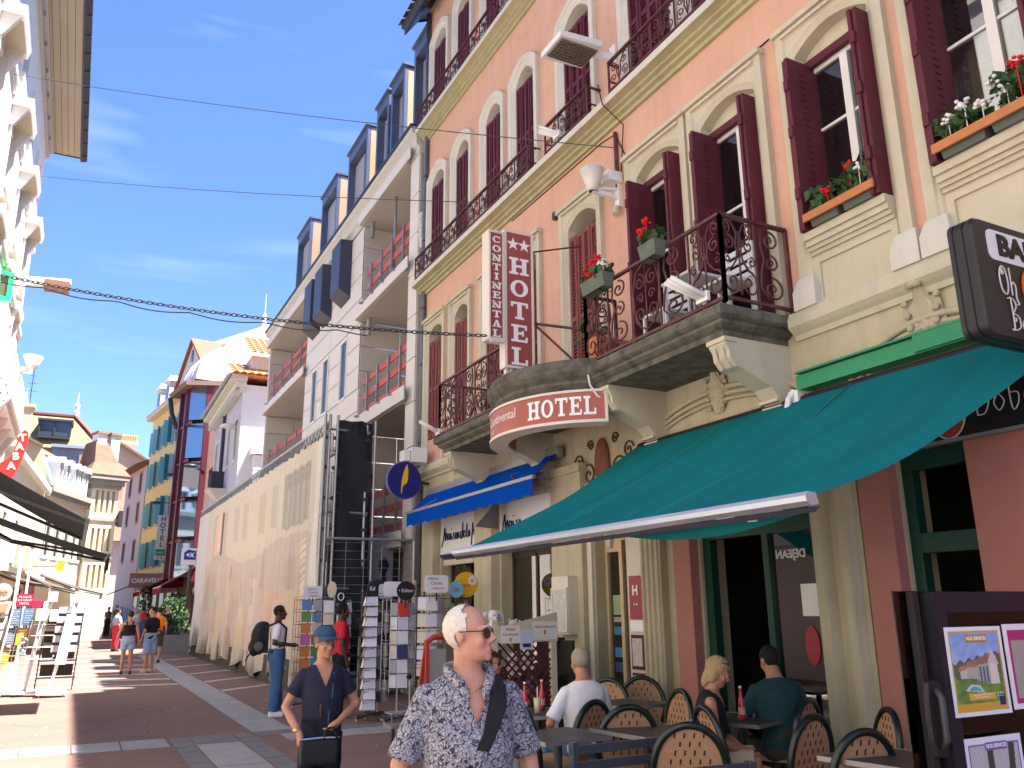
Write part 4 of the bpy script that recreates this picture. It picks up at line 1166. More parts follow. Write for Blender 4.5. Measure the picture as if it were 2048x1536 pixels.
for s in (gx0, gx1):
 e = gx0-.35 if s == gx0 else gx1+.35
 mb.hexa([(e, -.3, 17.15), (gc, -.3, 20.0), (gc, 7, 20.0), (e, 7, 17.15), (e, -.3, 17.35), (gc, -.3, 20.2), (gc, 7, 20.2), (e, 7, 17.35)])
mb.build('gable_roof', M['red_t'], Yh, world=False)
mb = MB(); mb.ell((gc, -.1, 18.9), (.3, .06, .5), 10, 8)
for x in (gc-1, gc+1): mb.box(x-.3, x+.3, -.12, -.09, 16.9, 18.0)
mb.build('gable_openings', MATS['far window glass'], Yh, world=False)
mb = MB(); mb.box(-.05, L_+.05, -.12, .05, 4.15, 4.4); mb.build('string_course', M['pale'], Yh, world=False)
pk = mat('dusty shopfront', (.34, .20, .17), .8, (2, .3))
mb = MB(); mb.box(0, L_, -.07, -.02, 2.9, 4.1); mb.build('shop_fascia', pk, Yh, world=False)
for x in np.linspace(.6, L_-.6, 8): MB().box(x-.55, x+.55, -.04, .1, .15, 2.8).build('shop_window', mat('dark shop glass', (.03, .028, .025), .2, (1, .5)), Yh, world=False)
# -- small pale house beyond it
wins = [(f, z, .8, 1.6) for z in (5.2, 8.2, 10.6) for f in (.25, .75)]
Ph, Lp = house('pale_house', 'narrow pale house with grey pink window trim beyond the yellow hotel', (3.1, 78.5), (4.2, 71.3), 9, 12.6, mat('pale grey pink render', (.55, .49, .46), .9, (1, .12)), wins, z0=.3, frame_m=mat('grey pink trim', (.36, .25, .23), .8))
mb = MB(); mb.hexa([(-.9, -.9, 12.6), (Lp+.2, -.9, 12.6), (Lp+.2, 9, 12.6), (-.9, 9, 12.6), (.5, 3, 14.4), (Lp+.2, 3, 14.4), (Lp+.2, 8, 14.4), (.5, 8, 14.4)]); mb.build('roof', M['brown_t'], Ph, world=False)
# -- red framed glass tower with a barrel roof
plum = mat('plum red metal', (.115, .022, .035), .4, (3, .2))
T = thing('glass_tower', 'slim stair tower glazed between plum red columns under a curved metal roof', 'building', (5.15, 55.2, 0), math.atan2(-15.4, 2.05)); T['_loc'] = (0, 0, 0); T.location = (5.45, 53.6, 0); T.scale = (.66, 1, .96)
mb = MB()
for x, y in ((0, 0), (1.5, -.9), (3.6, -.9), (5.2, 0)): mb.box(x-.16, x+.16, y-.16, y+.16, 3.3, 15.2)
for z in (3.4, 5.6, 8.0, 10.3, 12.6, 14.9): mb.box(.0, 5.2, -.98, -.85, z, z+.14)
mb.build('column', plum, T, world=False)
for k in range(5):
 z = 3.6+2.35*k
 for (xa, ya, xb, yb) in ((.1, -.1, 1.4, -.85), (1.65, -.86, 3.45, -.86), (3.75, -.85, 5.1, -.1)):
  mb = MB(); mb.hexa([(xa, ya, z), (xb, yb, z), (xb, yb+.03, z), (xa, ya+.03, z), (xa, ya, z+2.1), (xb, yb, z+2.1), (xb, yb+.03, z+2.1), (xa, ya+.03, z+2.1)])
  mb.build('pane', mat('sky blue mirror glass', (.22, .32, .45), .06, spec=.9, metal=.65), T, world=False)
MB().box(0, 5.2, 0, 8, 0, 15.2).build('core_wall', mat('brown cladding', (.20, .13, .11), .7, (2, .2)), T, world=False)
mb = MB(); mb.hexa([(-.4, -1.4, 14.9), (5.6, -1.4, 14.9), (5.6, 1, 15.2), (-.4, 1, 15.2), (-.4, -1.5, 15.15), (5.6, -1.5, 15.15), (5.6, 1, 15.5), (-.4, 1, 15.5)]); mb.build('canopy', mat('brown cladding', (.2, .13, .11)), T, world=False)
rg = []
for x in (-.2, 1.2, 2.6, 4.0, 5.4):
 rg.append([(x, -.9+4.0*(1-math.cos(math.pi/2*k/10))*.5, 15.4+2.4*math.sin(math.pi/2*k/10)) for k in range(11)]+[(x, 5, 17.8), (x, 5, 15.4)])
mb = MB(); mb.rings(rg)
for x in (1.2, 2.6, 4.0): mb.tube([(x, -.92+4.0*(1-math.cos(math.pi/2*k/10))*.5, 15.42+2.4*math.sin(math.pi/2*k/10)) for k in range(11)], .05, 5)
mb.build('barrel_roof', mat('bright zinc roof', (.60, .60, .60), .45, (1, .2), metal=.3), T, world=False)
MB().tube([(-.3, -1.4, 14.9), (-.6, -1.2, 14.0), (-.2, -.9, 13.0), (.1, -.4, 12.6)], .14, 8).build('rain_pipe', M['darkm'], T, True, world=False)
# -- lilac town house, its white flank towards the reader
lil = mat('lilac grey render', (.50, .47, .54), .9, (1, .1))
wins = [(f, z, .85, 2.0) for z in (4.6, 8.3) for f in (.16, .40, .64, .88)]
Lh, Ll = house('lilac_house', 'lilac grey town house with white flank and orange tiled roof', (6.05, 47.5), (5.95, 38.4), 8, 11.7, lil, wins, frame_m=M['pale'])
MB().box(Ll+.012, Ll+.05, 0, 8, 0, 11.7).build('white_flank', M['whitew'], Lh, world=False)
mb = MB()
for q, (e, z) in enumerate(((.15, 11.3), (.35, 11.55), (.6, 11.8))): mb.box(-e, Ll+.05+e*.6, -e, .1, z, z+.24)
for k in range(26): mb.box(.1+k*.35, .22+k*.35, -.38, -.1, 11.2, 11.5)
mb.build('eave', M['pale'], Lh, world=False)
MB().tube([(-.5, -.72, 12.02), (Ll+.4, -.72, 12.02)], .09, 8).build('gutter', M['zincl'], Lh, world=False)
mb = MB(); mb.hexa([(-.4, -.7, 12.04), (Ll+.6, -.7, 12.04), (Ll+.6, 8.6, 12.04), (-.4, 8.6, 12.04), (2, 3.4, 14.3), (Ll-2.8, 3.4, 14.3), (Ll-2.8, 5, 14.3), (2, 5, 14.3)])
mb.build('hip_roof', M['orange_t'], Lh, world=False)
def tiles(parent, o, du, dv, nu, nv, m, name='roof_tiles'):
 """rows of overlapping barrel tiles as one piece"""
 o, du, dv = Vector(o), Vector(du), Vector(dv); n = du.cross(dv).normalized(); n = -n if n.z < 0 else n
 mb = MB(); eu, ev = du/nu, dv/nv
 for j in range(nv):
  for i in range(nu):
   p = o+eu*i+ev*j; u = eu*.98; w = ev*1.06
   a = [p+n*.02, p+u*.5+n*.11, p+u+n*.02]; b = [q+w+n*(.0-.05) for q in a]
   mb.quad(a[0], a[1], b[1], b[0]); mb.quad(a[1], a[2], b[2], b[1]); mb.face([a[0], a[1], a[2]])
 t = mb.build(name, m, parent, world=False); t['kind'] = 'stuff'; return t
mb = MB(); mb.hexa([(Ll-7, .3, 12.1), (Ll-.2, .3, 12.1), (Ll-.2, 7.5, 12.1), (Ll-7, 7.5, 12.1), (Ll-7, .3, 13.2), (Ll-.2, .3, 13.2), (Ll-.2, 7.5, 13.2), (Ll-7, 7.5, 13.2)]); mb.build('attic_wall', M['pale'], Lh, world=False)
tiles(Lh, (Ll+.3, .2, 13.2), (0, 7.6, 0), (-3.2, 0, 1.7), 24, 8, M['orange_t'])
tiles(Lh, (Ll+.62, -.6, 12.08), (0, 8.8, 0), (-2.6, 0, 1.1), 26, 5, M['orange_t'])
mb = MB()
for z in (5.6, 6.3, 7.0, 7.7): mb.box(Ll+.052, Ll+.6, .6, 3.4, z, z+.66)
mb.box(Ll+.05, Ll+.75, .45, 3.6, 8.4, 8.75); mb.build('annexe', M['whitew'], Lh, world=False)
MB().box(Ll+.052, Ll+.5, 3.6, 6.5, 4, 9.6).build('annexe', lil, Lh, world=False)
mb = MB()
for x in (0, .12, .30, .48, .66, .84, 1.02, 1.2): mb.box(5.0+x, 5.02+x, -.72, -.70, 7.3, 8.2)
mb.box(5.0, 6.2, -.74, -.69, 8.2, 8.25); mb.box(5, 6.2, -.74, -.69, 7.3, 7.34); mb.box(5, 5.03, -.7, 0, 7.3, 8.25)
for k in range(4): mb.tube([(5.15+.3*k+.1*math.cos(t*.6), -.71, 7.75+.22*math.sin(t*.6)) for t in range(11)], .02, 4)
mb.build('iron_balcony', M['darkm'], Lh, world=False)
mb = MB(); mb.hexa([(5.2, -.2, 6.6), (6.0, -.2, 6.6), (6.0, 0, 6.6), (5.2, 0, 6.6), (4.9, -.85, 7.25), (6.3, -.85, 7.25), (6.3, 0, 7.25), (4.9, 0, 7.25)]); mb.build('balcony_corbel', M['pale'], Lh, world=False)
MB().tube([(4.2, -.1, 0), (4.2, -.1, 11.4)], .08, 6).build('downpipe', M['darkm'], Lh, world=False)
# -- big white gable behind
g = thing('white_gable_house', 'plain white gable wall rising behind the orange tiled roof', 'building', (8.5, 60, 0))
mb = MB(); pl = [(5.9, 5), (16, 5), (16, 22), (11.2, 22.4), (7.1, 20.3), (6.3, 18.0)]
mb.prism(pl, lambda u, v, d: (u, 60+d, v), 0, 9); mb.build('wall', M['whitew'], g)
fi = thing('roof_finial', 'thin white finial on a roof behind the new building', 'finial', (10.6, 61, 22.3))
MB().lathe([(.16, 0), (.2, .3), (.08, .5), (.16, .8), (.03, 1.1), (.02, 2.6)], (10.6, 61, 22.3), 8).build('spike', M['white'], fi)
# -- far stone gable with chimney
g = thing('stone_gable_house', 'weathered beige stone gable with a wide chimney at the end of the street', 'building', (2.2, 108, 0))
pl = [(-3, 0), (9.5, 0), (9.5, 17.2), (2.2, 21.5), (1.0, 20.9), (-3, 18.2)]
MB().prism(pl, lambda u, v, d: (u, 108+d, v), 0, 10).build('wall', mat('weathered beige wall', (.46, .37, .25), .9, (.25, .5), dirt=((.36, .28, .19), .35, .5)), g)
mb = MB()
for (a, b) in (((9.8, 17.1), (2.2, 21.6)), ((2.2, 21.6), (-3.2, 18.2))):
 mb.bar((a[0], 107.8, a[1]), (b[0], 107.8, b[1]), .5, .25)
mb.build('verge', M['brown_t'], g)
mb = MB(); mb.box(2.9, 5.0, 110, 111.5, 18, 21.4); mb.box(2.7, 5.2, 109.8, 111.7, 21.4, 21.7); mb.build('chimney', mat('pale chimney', (.66, .60, .54), .9), g)
mb = MB()
for k in range(8): mb.lathe([(.16, 0), (.2, .8), (.12, .9)], (3.05+.26*k, 110.7, 21.7), 8)
mb.build('chimney_pots', M['terra'], g)
g = thing('brown_roof_house', 'low house with brown hipped roof before the beige stone gable', 'building', (3.6, 92, 0))
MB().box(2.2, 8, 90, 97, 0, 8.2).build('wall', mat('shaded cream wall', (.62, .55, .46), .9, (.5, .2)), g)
mb = MB(); mb.hexa([(1.6, 89.2, 8.2), (8.4, 89.2, 8.2), (8.4, 98, 8.2), (1.6, 98, 8.2), (2.0, 93, 12.6), (8, 93, 12.6), (8, 95, 12.6), (2.0, 95, 12.6)]); mb.build('roof', M['brown_t'], g)
mb = MB(); mb.box(2.4, 3.4, 93, 94, 11, 14.6); mb.build('chimney', mat('brick chimney', (.42, .24, .17), .9), g)
mb = MB(); mb.box(3.2, 4.8, 90.4, 92, 9.4, 11.2); mb.build('dormer', M['dim'], g)
# ================================================================ sunlit building on the near side of the street
LX = -2.6; LY1 = 31.3; LH = 17.75
Lb = thing('white_corner_building', 'sunlit white stone building with hooded windows and a deep boarded eave', 'building', (LX, 15, 0))
def lp(u, v, d): return (LX-d, u, v)
lim = mat('sunlit limestone', (.80, .76, .70), .85, (1.2, .08), (30, .12), streak=.06)
rows = (5.6, 8.55, 11.4)
wy = [2.2, 6.2, 10.2, 14.2, 18.0, 21.6, 25.1, 28.6]
hs = [(y-.55, y+.55, z, z+1.75) for z in rows for y in wy]+[(y-.5, y+.5, 14.4, 16.0) for y in wy]
mb = MB(); holed(mb, -6, LY1, 0, LH, hs, lp, .35); mb.quad((LX, LY1, 0), (LX-10, LY1, 0), (LX-10, LY1, LH), (LX, LY1, LH)); mb.quad((LX, -6, 0), (LX-10, -6, 0), (LX-10, -6, LH), (LX, -6, LH))
mb.build('wall', lim, Lb)
MB().box(LX-.8, LX-.78, -6, LY1-.3, 0, LH).build('inner_wall', M['dark'], Lb)
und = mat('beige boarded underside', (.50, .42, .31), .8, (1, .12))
for z in rows+(14.4,):
 top = z == 14.4
 for y in wy:
  w = bpy.data.objects.new('window', None); COL.objects.link(w); w.parent = Lb; w['_loc'] = Lb['_loc']
  hh = 1.6 if top else 1.75; hw = .5 if top else .55
  mb = MB(); x = LX-.2
  for a, b in ((y-hw, y-hw+.07), (y+hw-.07, y+hw), (y-.04, y+.04)): mb.box(x-.05, x, a, b, z, z+hh)
  for c in (z, z+hh-.07, z+hh*.62): mb.box(x-.048, x-.002, y-hw+.07, y-.04, c, c+.07); mb.box(x-.048, x-.002, y+.04, y+hw-.07, c, c+.07)
  mb.build('window_frame', M['white'], w)
  MB().box(x-.03, x-.022, y-hw, y+hw, z, z+hh).build('pane', M['pane'], w)
  mb = MB(); mb.box(LX, LX+.16, y-hw-.14, y+hw+.14, z-.14, z-.02); mb.box(LX, LX+.08, y-hw-.10, y-hw, z-.02, z+hh); mb.box(LX, LX+.08, y+hw, y+hw+.10, z-.02, z+hh)
  for s in (-1, 1): mb.box(LX, LX+.12, y+s*(hw+.02)-.08, y+s*(hw+.02)+.08, z-.34, z-.141)
  mb.build('window_sill', lim, w)
  if not top:      # projecting hood on brackets
   ext = (z == 11.4)
   p = .46 if ext else .24
   mb = MB(); zt = z+hh+.22
   mb.hexa([(LX, y-hw-.24, zt), (LX+p-.05, y-hw-.24, zt), (LX+p-.05, y+hw+.24, zt), (LX, y+hw+.24, zt), (LX, y-hw-.28, zt+.24), (LX+p, y-hw-.28, zt+.24), (LX+p, y+hw+.28, zt+.24), (LX, y+hw+.28, zt+.24)])
   for s in (-1, 1):
    q = y+s*(hw+.10)
    mb.hexa([(LX, q-.07, zt-.5), (LX+.08, q-.07, zt-.5), (LX+.08, q+.07, zt-.5), (LX, q+.07, zt-.5), (LX, q-.07, zt), (LX+p-.1, q-.07, zt), (LX+p-.1, q+.07, zt), (LX, q+.07, zt)])
   mb.build('window_hood', lim, w)
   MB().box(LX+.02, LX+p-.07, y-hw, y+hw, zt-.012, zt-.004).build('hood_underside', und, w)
mb = MB()
for z in (4.6, 7.75, 10.6, 13.75): mb.box(LX, LX+.10, -6, LY1+.1, z, z+.16); mb.box(LX, LX+.05, -6, LY1+.05, z-.08, z)
mb.build('string_course', lim, Lb)
mb = MB()
for k in range(34):
 z = 4.9+k*.37
 if z < 13.7: mb.box(LX+.001, LX+.012, 29.6, LY1+.01, z, z+.33)
mb.build('quoin_stones', lim, Lb)
for k in range(5):
 x0 = LX+.10+k*.195
 MB().box(x0, x0+.183, -6, LY1+.02, LH-.03, LH).build('eave_board', und, Lb)
mb = MB(); mb.box(LX, LX+.10, -6, LY1, LH-.34, LH-.04); mb.box(LX, LX+.22, -6, LY1, LH-.12, LH-.032)
for k in range(26): mb.box(LX+.10, LX+.16, -5+k*1.4, -4.9+k*1.4, LH-.30, LH-.14)
mb.build('frieze', mat('grey frieze', (.50, .49, .48), .8), Lb)
mb = MB(); mb.box(LX+1.08, LX+1.13, -6, LY1+.05, LH-.16, LH+.02)
mb.hexa([(LX+1.13, -6, LH-.18), (LX+1.30, -6, LH-.12), (LX+1.30, LY1+.05, LH-.12), (LX+1.13, LY1+.05, LH-.18), (LX+1.13, -6, LH+.02), (LX+1.30, -6, LH+.02), (LX+1.30, LY1+.05, LH+.02), (LX+1.13, LY1+.05, LH+.02)])
for k in range(40): mb.box(LX+1.128, LX+1.305, -5+k*.92, -4.97+k*.92, LH-.185, LH+.025)
mb.box(LX-1, LX+1.2, LY1+.02, LY1+.06, LH-.06, LH+.04)
mb.build('gutter', M['zinc'], Lb)
mb = MB(); mb.hexa([(LX+1.28, -6, LH+.03), (LX+1.28, LY1+.05, LH+.03), (LX-8, LY1+.05, LH+.03), (LX-8, -6, LH+.03), (LX+1.28, -6, LH+.08), (LX+1.28, LY1+.05, LH+.08), (LX-8, LY1+.05, LH+5), (LX-8, -6, LH+5)]); mb.build('roof', M['slate'], Lb)
mb = MB()
mb.box(LX, LX+.62, 24.6, 29.9, 7.05, 7.30); mb.box(LX, LX+.52, 24.7, 29.8, 6.85, 7.05)
for y in (24.9, 26.5, 28.1, 29.5): mb.hexa([(LX, y-.14, 6.1), (LX+.1, y-.14, 6.1), (LX+.1, y+.14, 6.1), (LX, y+.14, 6.1), (LX, y-.14, 6.85), (LX+.46, y-.14, 6.85), (LX+.46, y+.14, 6.85), (LX, y+.14, 6.85)])
mb.build('stone_balcony', lim, Lb)
mb = MB()
for k in range(18): mb.box(LX+.52, LX+.57, 24.7+k*.3, 24.74+k*.3, 7.3, 8.2)
mb.box(LX+.50, LX+.59, 24.6, 29.9, 8.2, 8.27); mb.build('balustrade', lim, Lb)
def awning(name, label, y0, y1, xw, zw, xf, zf, m, group=None, val=.22, bar=None, n=26, sag=.05, armz=.5):
 t = thing(name, label, 'awning', (xw, (y0+y1)/2, zw), 0, group)
 P = []
 for k in range(13):
  f = k/12
  row = []
  for j in range(n+1):
   y = y0+(y1-y0)*j/n
   s = -sag*math.sin(math.pi*f)*(1+.25*math.sin(y*1.7))-.012*math.sin(y*5.2+f*3)*math.sin(math.pi*f)
   row.append((xw+(xf-xw)*f, y, zw+(zf-zw)*f+s))
  P.append(row)
 grid_obj('cloth', P, m, t)
 if val:
  sg = 1 if xf > xw else -1
  P = [[(xf+sg*(.012+.008*math.sin(j*1.3)), y0+(y1-y0)*j/n, zf-.03-val*f-(.02*math.cos(j*math.pi) if f == 1 else 0)) for j in range(n+1)] for f in (0, .5, 1)]
  grid_obj('valance', P, m, t)
 mb = MB(); mb.box(xf-.025, xf+.025, y0-.03, y1+.03, zf-.03, zf+.02); mb.build('front_bar', bar or M['darkm'], t)
 mb = MB()
 for y in (y0+.25*(y1-y0)*.4, y1-.25*(y1-y0)*.4):
  xm = (xw+xf)/2; zm = (zw+zf)/2-armz*.35; s = 1 if y < (y0+y1)/2 else -1
  mb.bar((xw, y, zw-.12), (xm, y+s*.55, zm), .06, .05); mb.bar((xm, y+s*.55, zm), (xf, y, zf-.01), .05, .04)
 mb.build('folding_arm', M['darkm'], t)
 MB().box(xw-.06 if xf > xw else xw-.02, xw+.02 if xf > xw else xw+.06, y0-.05, y1+.05, zw-.08, zw+.1).build('roller_box', bar or M['darkm'], t)
 return t
awning('shop_awning', 'charcoal awning over the postcard shop, nearer one of a sloping pair', 12.0, 15.6, LX, 4.50, .07, 2.78, M['greyaw'], 'charcoal awnings', val=.0, sag=.08, armz=1.0)
awning('shop_awning', 'charcoal awning with a scalloped end, lower and farther one of the pair', 16.2, 18.2, LX, 3.75, .49, 2.60, M['greyaw'], 'charcoal awnings', val=.22, sag=.06, armz=.9)
# ---- signs and lamps on it
p = thing('pharmacy_sign', 'green framed pharmacy display sign with lit dots', 'sign', (LX, 24, 9.4))
mb = MB(); x0, x1, z0, z1 = -3.1, -2.30, 9.50, 10.28; y = 24.0
mb.box(x0, x1, y, y+.18, z0, z0+.10); mb.box(x0, x1, y, y+.18, z1-.10, z1); mb.box(x1-.10, x1, y+.001, y+.179, z0+.10, z1-.10)
mb.build('frame', mat('pharmacy green', (.02, .62, .18), .4, emit=((.01, .55, .12), .5)), p)
MB().box(x0, x1-.1, y+.05, y+.17, z0+.1, z1-.1).build('led_panel', mat('led panel', (.10, .12, .09), .5), p)
mb = MB()
for i in range(12):
 for j in range(12):
  if abs(i)+abs(j-3) < 9 and j < 8: mb.box(-2.96+.045*i, -2.935+.045*i, y+.044, y+.05, z1-.16-.045*j, z1-.135-.045*j)
d = mb.build('led_dots', mat('lit green dots', (.2, .9, .5), .5, emit=((.15, 1, .4), 2.0)), p); d['kind'] = 'stuff'
p = thing('street_lamp', 'flat white lamp on an arm at the corner of the white building', 'street lamp', (LX, 31, 12))
mb = MB(); mb.hexa([(LX, 30.9, 12.42), (-1.25, 30.9, 12.66), (-1.25, 31.2, 12.66), (LX, 31.2, 12.42), (LX, 30.9, 12.72), (-1.25, 30.9, 12.84), (-1.25, 31.2, 12.84), (LX, 31.2, 12.72)]); mb.build('arm', M['white'], p)
MB().box(-2.05, -1.28, 30.7, 31.4, 12.42, 12.66).build('lamp_head', mat('brown louvres', (.28, .14, .10), .6, (20, .5)), p)
p = thing('wall_floodlight', 'white cone floodlight high on the edge of the white building', 'floodlight', (LX, 26.5, 8.3))
mb = MB(); mb.lathe([(.10, -.25), (.13, -.2), (.26, .12), (.24, .12), (.10, -.15)], (-1.75, 26.5, 8.62), 16); mb.build('shade', M['white'], p, True)
mb = MB(); mb.bar((LX, 26.5, 8.3), (-1.78, 26.5, 8.38), .06); mb.box(-2.0, -1.72, 26.4, 26.6, 8.24, 8.40); mb.build('arm', M['white'], p)
p = thing('wall_clock', 'round white clock face cut by the picture edge under the balcony', 'clock', (-2.0, 23.9, 7))
mb = MB(); mb.lathe([(0, 0), (.47, 0), (.5, .03), (.5, .12), (0, .12)], (0, 0, 0), 28)
mb.v = [(-2.42+x, 23.7+z, 6.98+y) for x, y, z in mb.v]; mb.build('dial', M['white'], p, False)
mb = MB()
for k in range(12): a = k*math.pi/6; mb.box(-2.42+.41*math.sin(a)-.015, -2.42+.41*math.sin(a)+.015, 23.68, 23.70, 6.98+.41*math.cos(a)-.015, 6.98+.41*math.cos(a)+.015)
mb.bar((-2.42, 23.685, 6.98), (-2.14, 23.685, 6.96), .03); mb.bar((-2.42, 23.685, 6.98), (-2.5, 23.685, 7.16), .035); mb.build('hands', M['darkm'], p)
MB().box(LX, -2.45, 23.75, 23.83, 6.9, 7.05).build('bracket', M['darkm'], p)
p = thing('tobacco_sign', 'red carrot shaped sign reading TABA in white above the charcoal awning', 'sign', (-1.7, 26, 5.4))
pl = [(-2.35, 5.28), (-2.12, 5.55), (-1.93, 5.72), (-1.86, 5.90), (-1.80, 6.2), (-1.74, 6.42), (-1.66, 6.50), (-1.58, 6.44), (-1.56, 6.2), (-1.62, 5.75), (-1.72, 5.4), (-1.86, 5.1), (-2.02, 4.95), (-2.3, 5.0)]
MB().prism(pl, lambda u, v, d: (u, 26+d, v), 0, .16).build('panel', mat('bright red sign', (.78, .03, .025), .4, emit=((.7, .02, .02), .15)), p)
for ch, (x, z) in zip('TABA', ((-1.69, 6.27), (-1.73, 6.02), (-1.79, 5.75), (-1.86, 5.48))):
 text(ch, .27, M['letter'], (x, 25.99, z), (1, 0, .12), (-.12, 0, 1), p, bold=.012)
MB().tube([(LX, 26.08, 5.2), (-2.3, 26.08, 5.2)], .03, 6).build('bracket', M['darkm'], p)
# ================================================================ houses farther down on that side
beige = mat('sunny beige render', (.62, .50, .33), .9, (.6, .3), dirt=((.40, .30, .20), .5, .35))
g = thing('beige_gable_house', 'beige rendered gable wall behind the red tobacco sign', 'building', (-4, 46, 0))
pl = [(-10, 0), (-1.74, 0), (-1.74, 7.5), (-1.80, 8.1), (-2.14, 9.45), (-2.75, 9.75), (-4.2, 9.5), (-10, 10.6)]
MB().prism(pl, lambda u, v, d: (u, 46+d, v), 0, 2.2).build('wall', beige, g)
mb = MB(); mb.bar((-2.1, 45.9, 9.5), (-2.75, 45.9, 9.82), .3, .12); mb.bar((-2.75, 45.9, 9.82), (-4.3, 45.9, 9.55), .3, .12); mb.build('coping', M['brown_t'], g)
mb = MB(); mb.box(-3.5, -2.8, 47, 47.8, 9.5, 11.6); mb.box(-3.6, -2.7, 46.9, 47.9, 11.6, 11.75); mb.build('chimney', beige, g)
mb = MB(); mb.tube([(-3.0, 47.3, 11.7), (-3.0, 47.3, 14.2)], .02, 4)
for k in range(4): mb.tube([(-3.0-.25+.05*k, 47.3, 12.5+.4*k), (-2.75-.05*k, 47.3, 12.5+.4*k)], .015, 4)
mb.build('aerial', M['darkm'], g)
zl = mat('pale zinc cladding', (.30, .34, .40), .5, (1, .15))
wins = [(f, z, .9, 1.9) for z in (4.3,) for f in (.12, .34, .56, .78, .93)]
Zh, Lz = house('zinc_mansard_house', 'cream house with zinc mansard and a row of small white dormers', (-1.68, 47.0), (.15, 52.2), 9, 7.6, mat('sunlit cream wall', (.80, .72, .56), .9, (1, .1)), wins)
mb = MB(); mb.hexa([(0, -.15, 7.7), (Lz, -.15, 7.7), (Lz, 8, 7.7), (0, 8, 7.7), (0, .65, 9.35), (Lz, .65, 9.35), (Lz, 7, 9.35), (0, 7, 9.35)]); mb.build('mansard', zl, Zh, world=False)
mb = MB(); mb.hexa([(-.1, .5, 9.36), (Lz, .5, 9.36), (Lz, 7, 9.36), (-.1, 7, 9.36), (-.1, 3.5, 11.9), (Lz, 3.5, 11.0), (Lz, 4, 11.0), (-.1, 4, 11.9)]); mb.build('roof', M['brown_t'], Zh, world=False)
mb = MB(); mb.box(-.1, Lz+.1, -.35, 0, 7.45, 7.72); mb.box(-.1, Lz+.1, -.22, 0, 7.2, 7.45); mb.build('cornice', mat('grey moulding', (.34, .31, .27), .8), Zh, world=False)
mb = MB(); mb.bar((-.02, .55, 9.4), (-.5, 3.0, 12.0), .45, .2); mb.bar((-.02, .55, 9.4), (-.05, -.2, 7.7), .4, .15); mb.build('verge', zl, Zh, world=False)
for f in (.16, .33, .55, .68, .81):
 x = Lz*f; d = bpy.data.objects.new('dormer', None); COL.objects.link(d); d.parent = Zh
 mb = MB(); mb.box(x-.24, x-.16, -.22, .6, 7.75, 9.0); mb.box(x+.16, x+.24, -.22, .6, 7.75, 9.0); mb.box(x-.16, x+.16, -.2, .6, 7.75, 7.85)
 mb.hexa([(x-.34, -.36, 9.0), (x+.34, -.36, 9.0), (x+.34, .7, 9.0), (x-.34, .7, 9.0), (x-.04, -.34, 9.3), (x+.04, -.34, 9.3), (x+.04, .7, 9.3), (x-.04, .7, 9.3)])
 mb.build('dormer_frame', M['white'], d, world=False)
 MB().box(x-.16, x+.16, -.08, -.05, 7.85, 9.0).build('pane', MATS['far window glass'], d, world=False)
g = thing('corner_pavilion', 'cream corner pavilion with arched slit windows and a flaring tiled roof', 'building', (.9, 52.5, 0), math.atan2(.35, 1)); g['_loc'] = (0, 0, 0)
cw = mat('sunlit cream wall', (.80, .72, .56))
hs = [(-.5+.3*k, -.34+.3*k, z, z+1.25) for z in (7.0, 4.9, 2.9) for k in range(4)]
mb = MB(); holed(mb, -.72, .72, 0, 9.0, hs, lambda u, v, d: (u, d-.4, v), .14)
for x in (-.72, .72): mb.quad((x, -.4, 0), (x, 2, 0), (x, 2, 9), (x, -.4, 9))
mb.build('wall', cw, g, world=False)
MB().box(-.7, .7, -.22, -.2, 1, 9).build('slit_glazing', mat('amber lit reveal', (.62, .45, .17), .8), g, world=False)
mb = MB()
for a, b, e in ((8.35, 8.55, .10), (8.55, 8.85, .22), (8.85, 9.1, .40)): mb.box(-.72-e, .72+e, -.4-e, 2, a, b)
for z in (6.55, 4.5): mb.box(-.8, .8, -.48, 2, z, z+.16)
mb.build('cornice', mat('grey moulding', (.34, .31, .27)), g, world=False)
mb = MB(); mb.hexa([(-1.15, -.85, 9.1), (1.15, -.85, 9.1), (1.15, 2.4, 9.1), (-1.15, 2.4, 9.1), (-.7, -.2, 9.9), (.6, -.2, 9.9), (.6, 2.2, 9.9), (-.7, 2.2, 9.9)])
mb.hexa([(-.7, -.2, 9.9), (.6, -.2, 9.9), (.6, 2.2, 9.9), (-.7, 2.2, 9.9), (-.55, .4, 11.2), (.1, .4, 11.2), (.1, 2, 11.2), (-.55, 2, 11.2)]); mb.build('roof', M['brown_t'], g, world=False)
for x in (-.25, .5):
 mb = MB(); mb.box(x-.25, x+.25, .3, 1.2, 9.5, 11.6); mb.build('dormer', M['white'], g, world=False)
 MB().box(x-.3, x+.3, .2, 1.3, 11.6, 11.75).build('dormer_cap', mat('brown dormer cap', (.3, .2, .12), .8), g, world=False)
 MB().box(x+.251, x+.27, .3, 1.2, 9.5, 11.6).build('dormer_cheek', M['brown_t'], g, world=False)
g = thing('steep_roof_house', 'house with steep mossy tiled roof, ridge finial and long strip dormer', 'building', (-1.5, 62, 0))
moss = mat('mossy brown tiles', (.30, .23, .13), .9, (1.8, .5), dirt=((.22, .17, .07), 2.5, .6))
MB().box(-9, .5, 62, 72, 0, 12.2).build('wall', mat('tan stone wall', (.55, .42, .27), .9, (1, .3)), g)
mb = MB(); mb.hexa([(-9, 61.6, 12.1), (.9, 61.6, 12.1), (.9, 72, 12.1), (-9, 72, 12.1), (-9, 64, 14.75), (-1.15, 64, 14.75), (-1.15, 68, 14.75), (-9, 68, 14.75)]); mb.build('roof', moss, g)
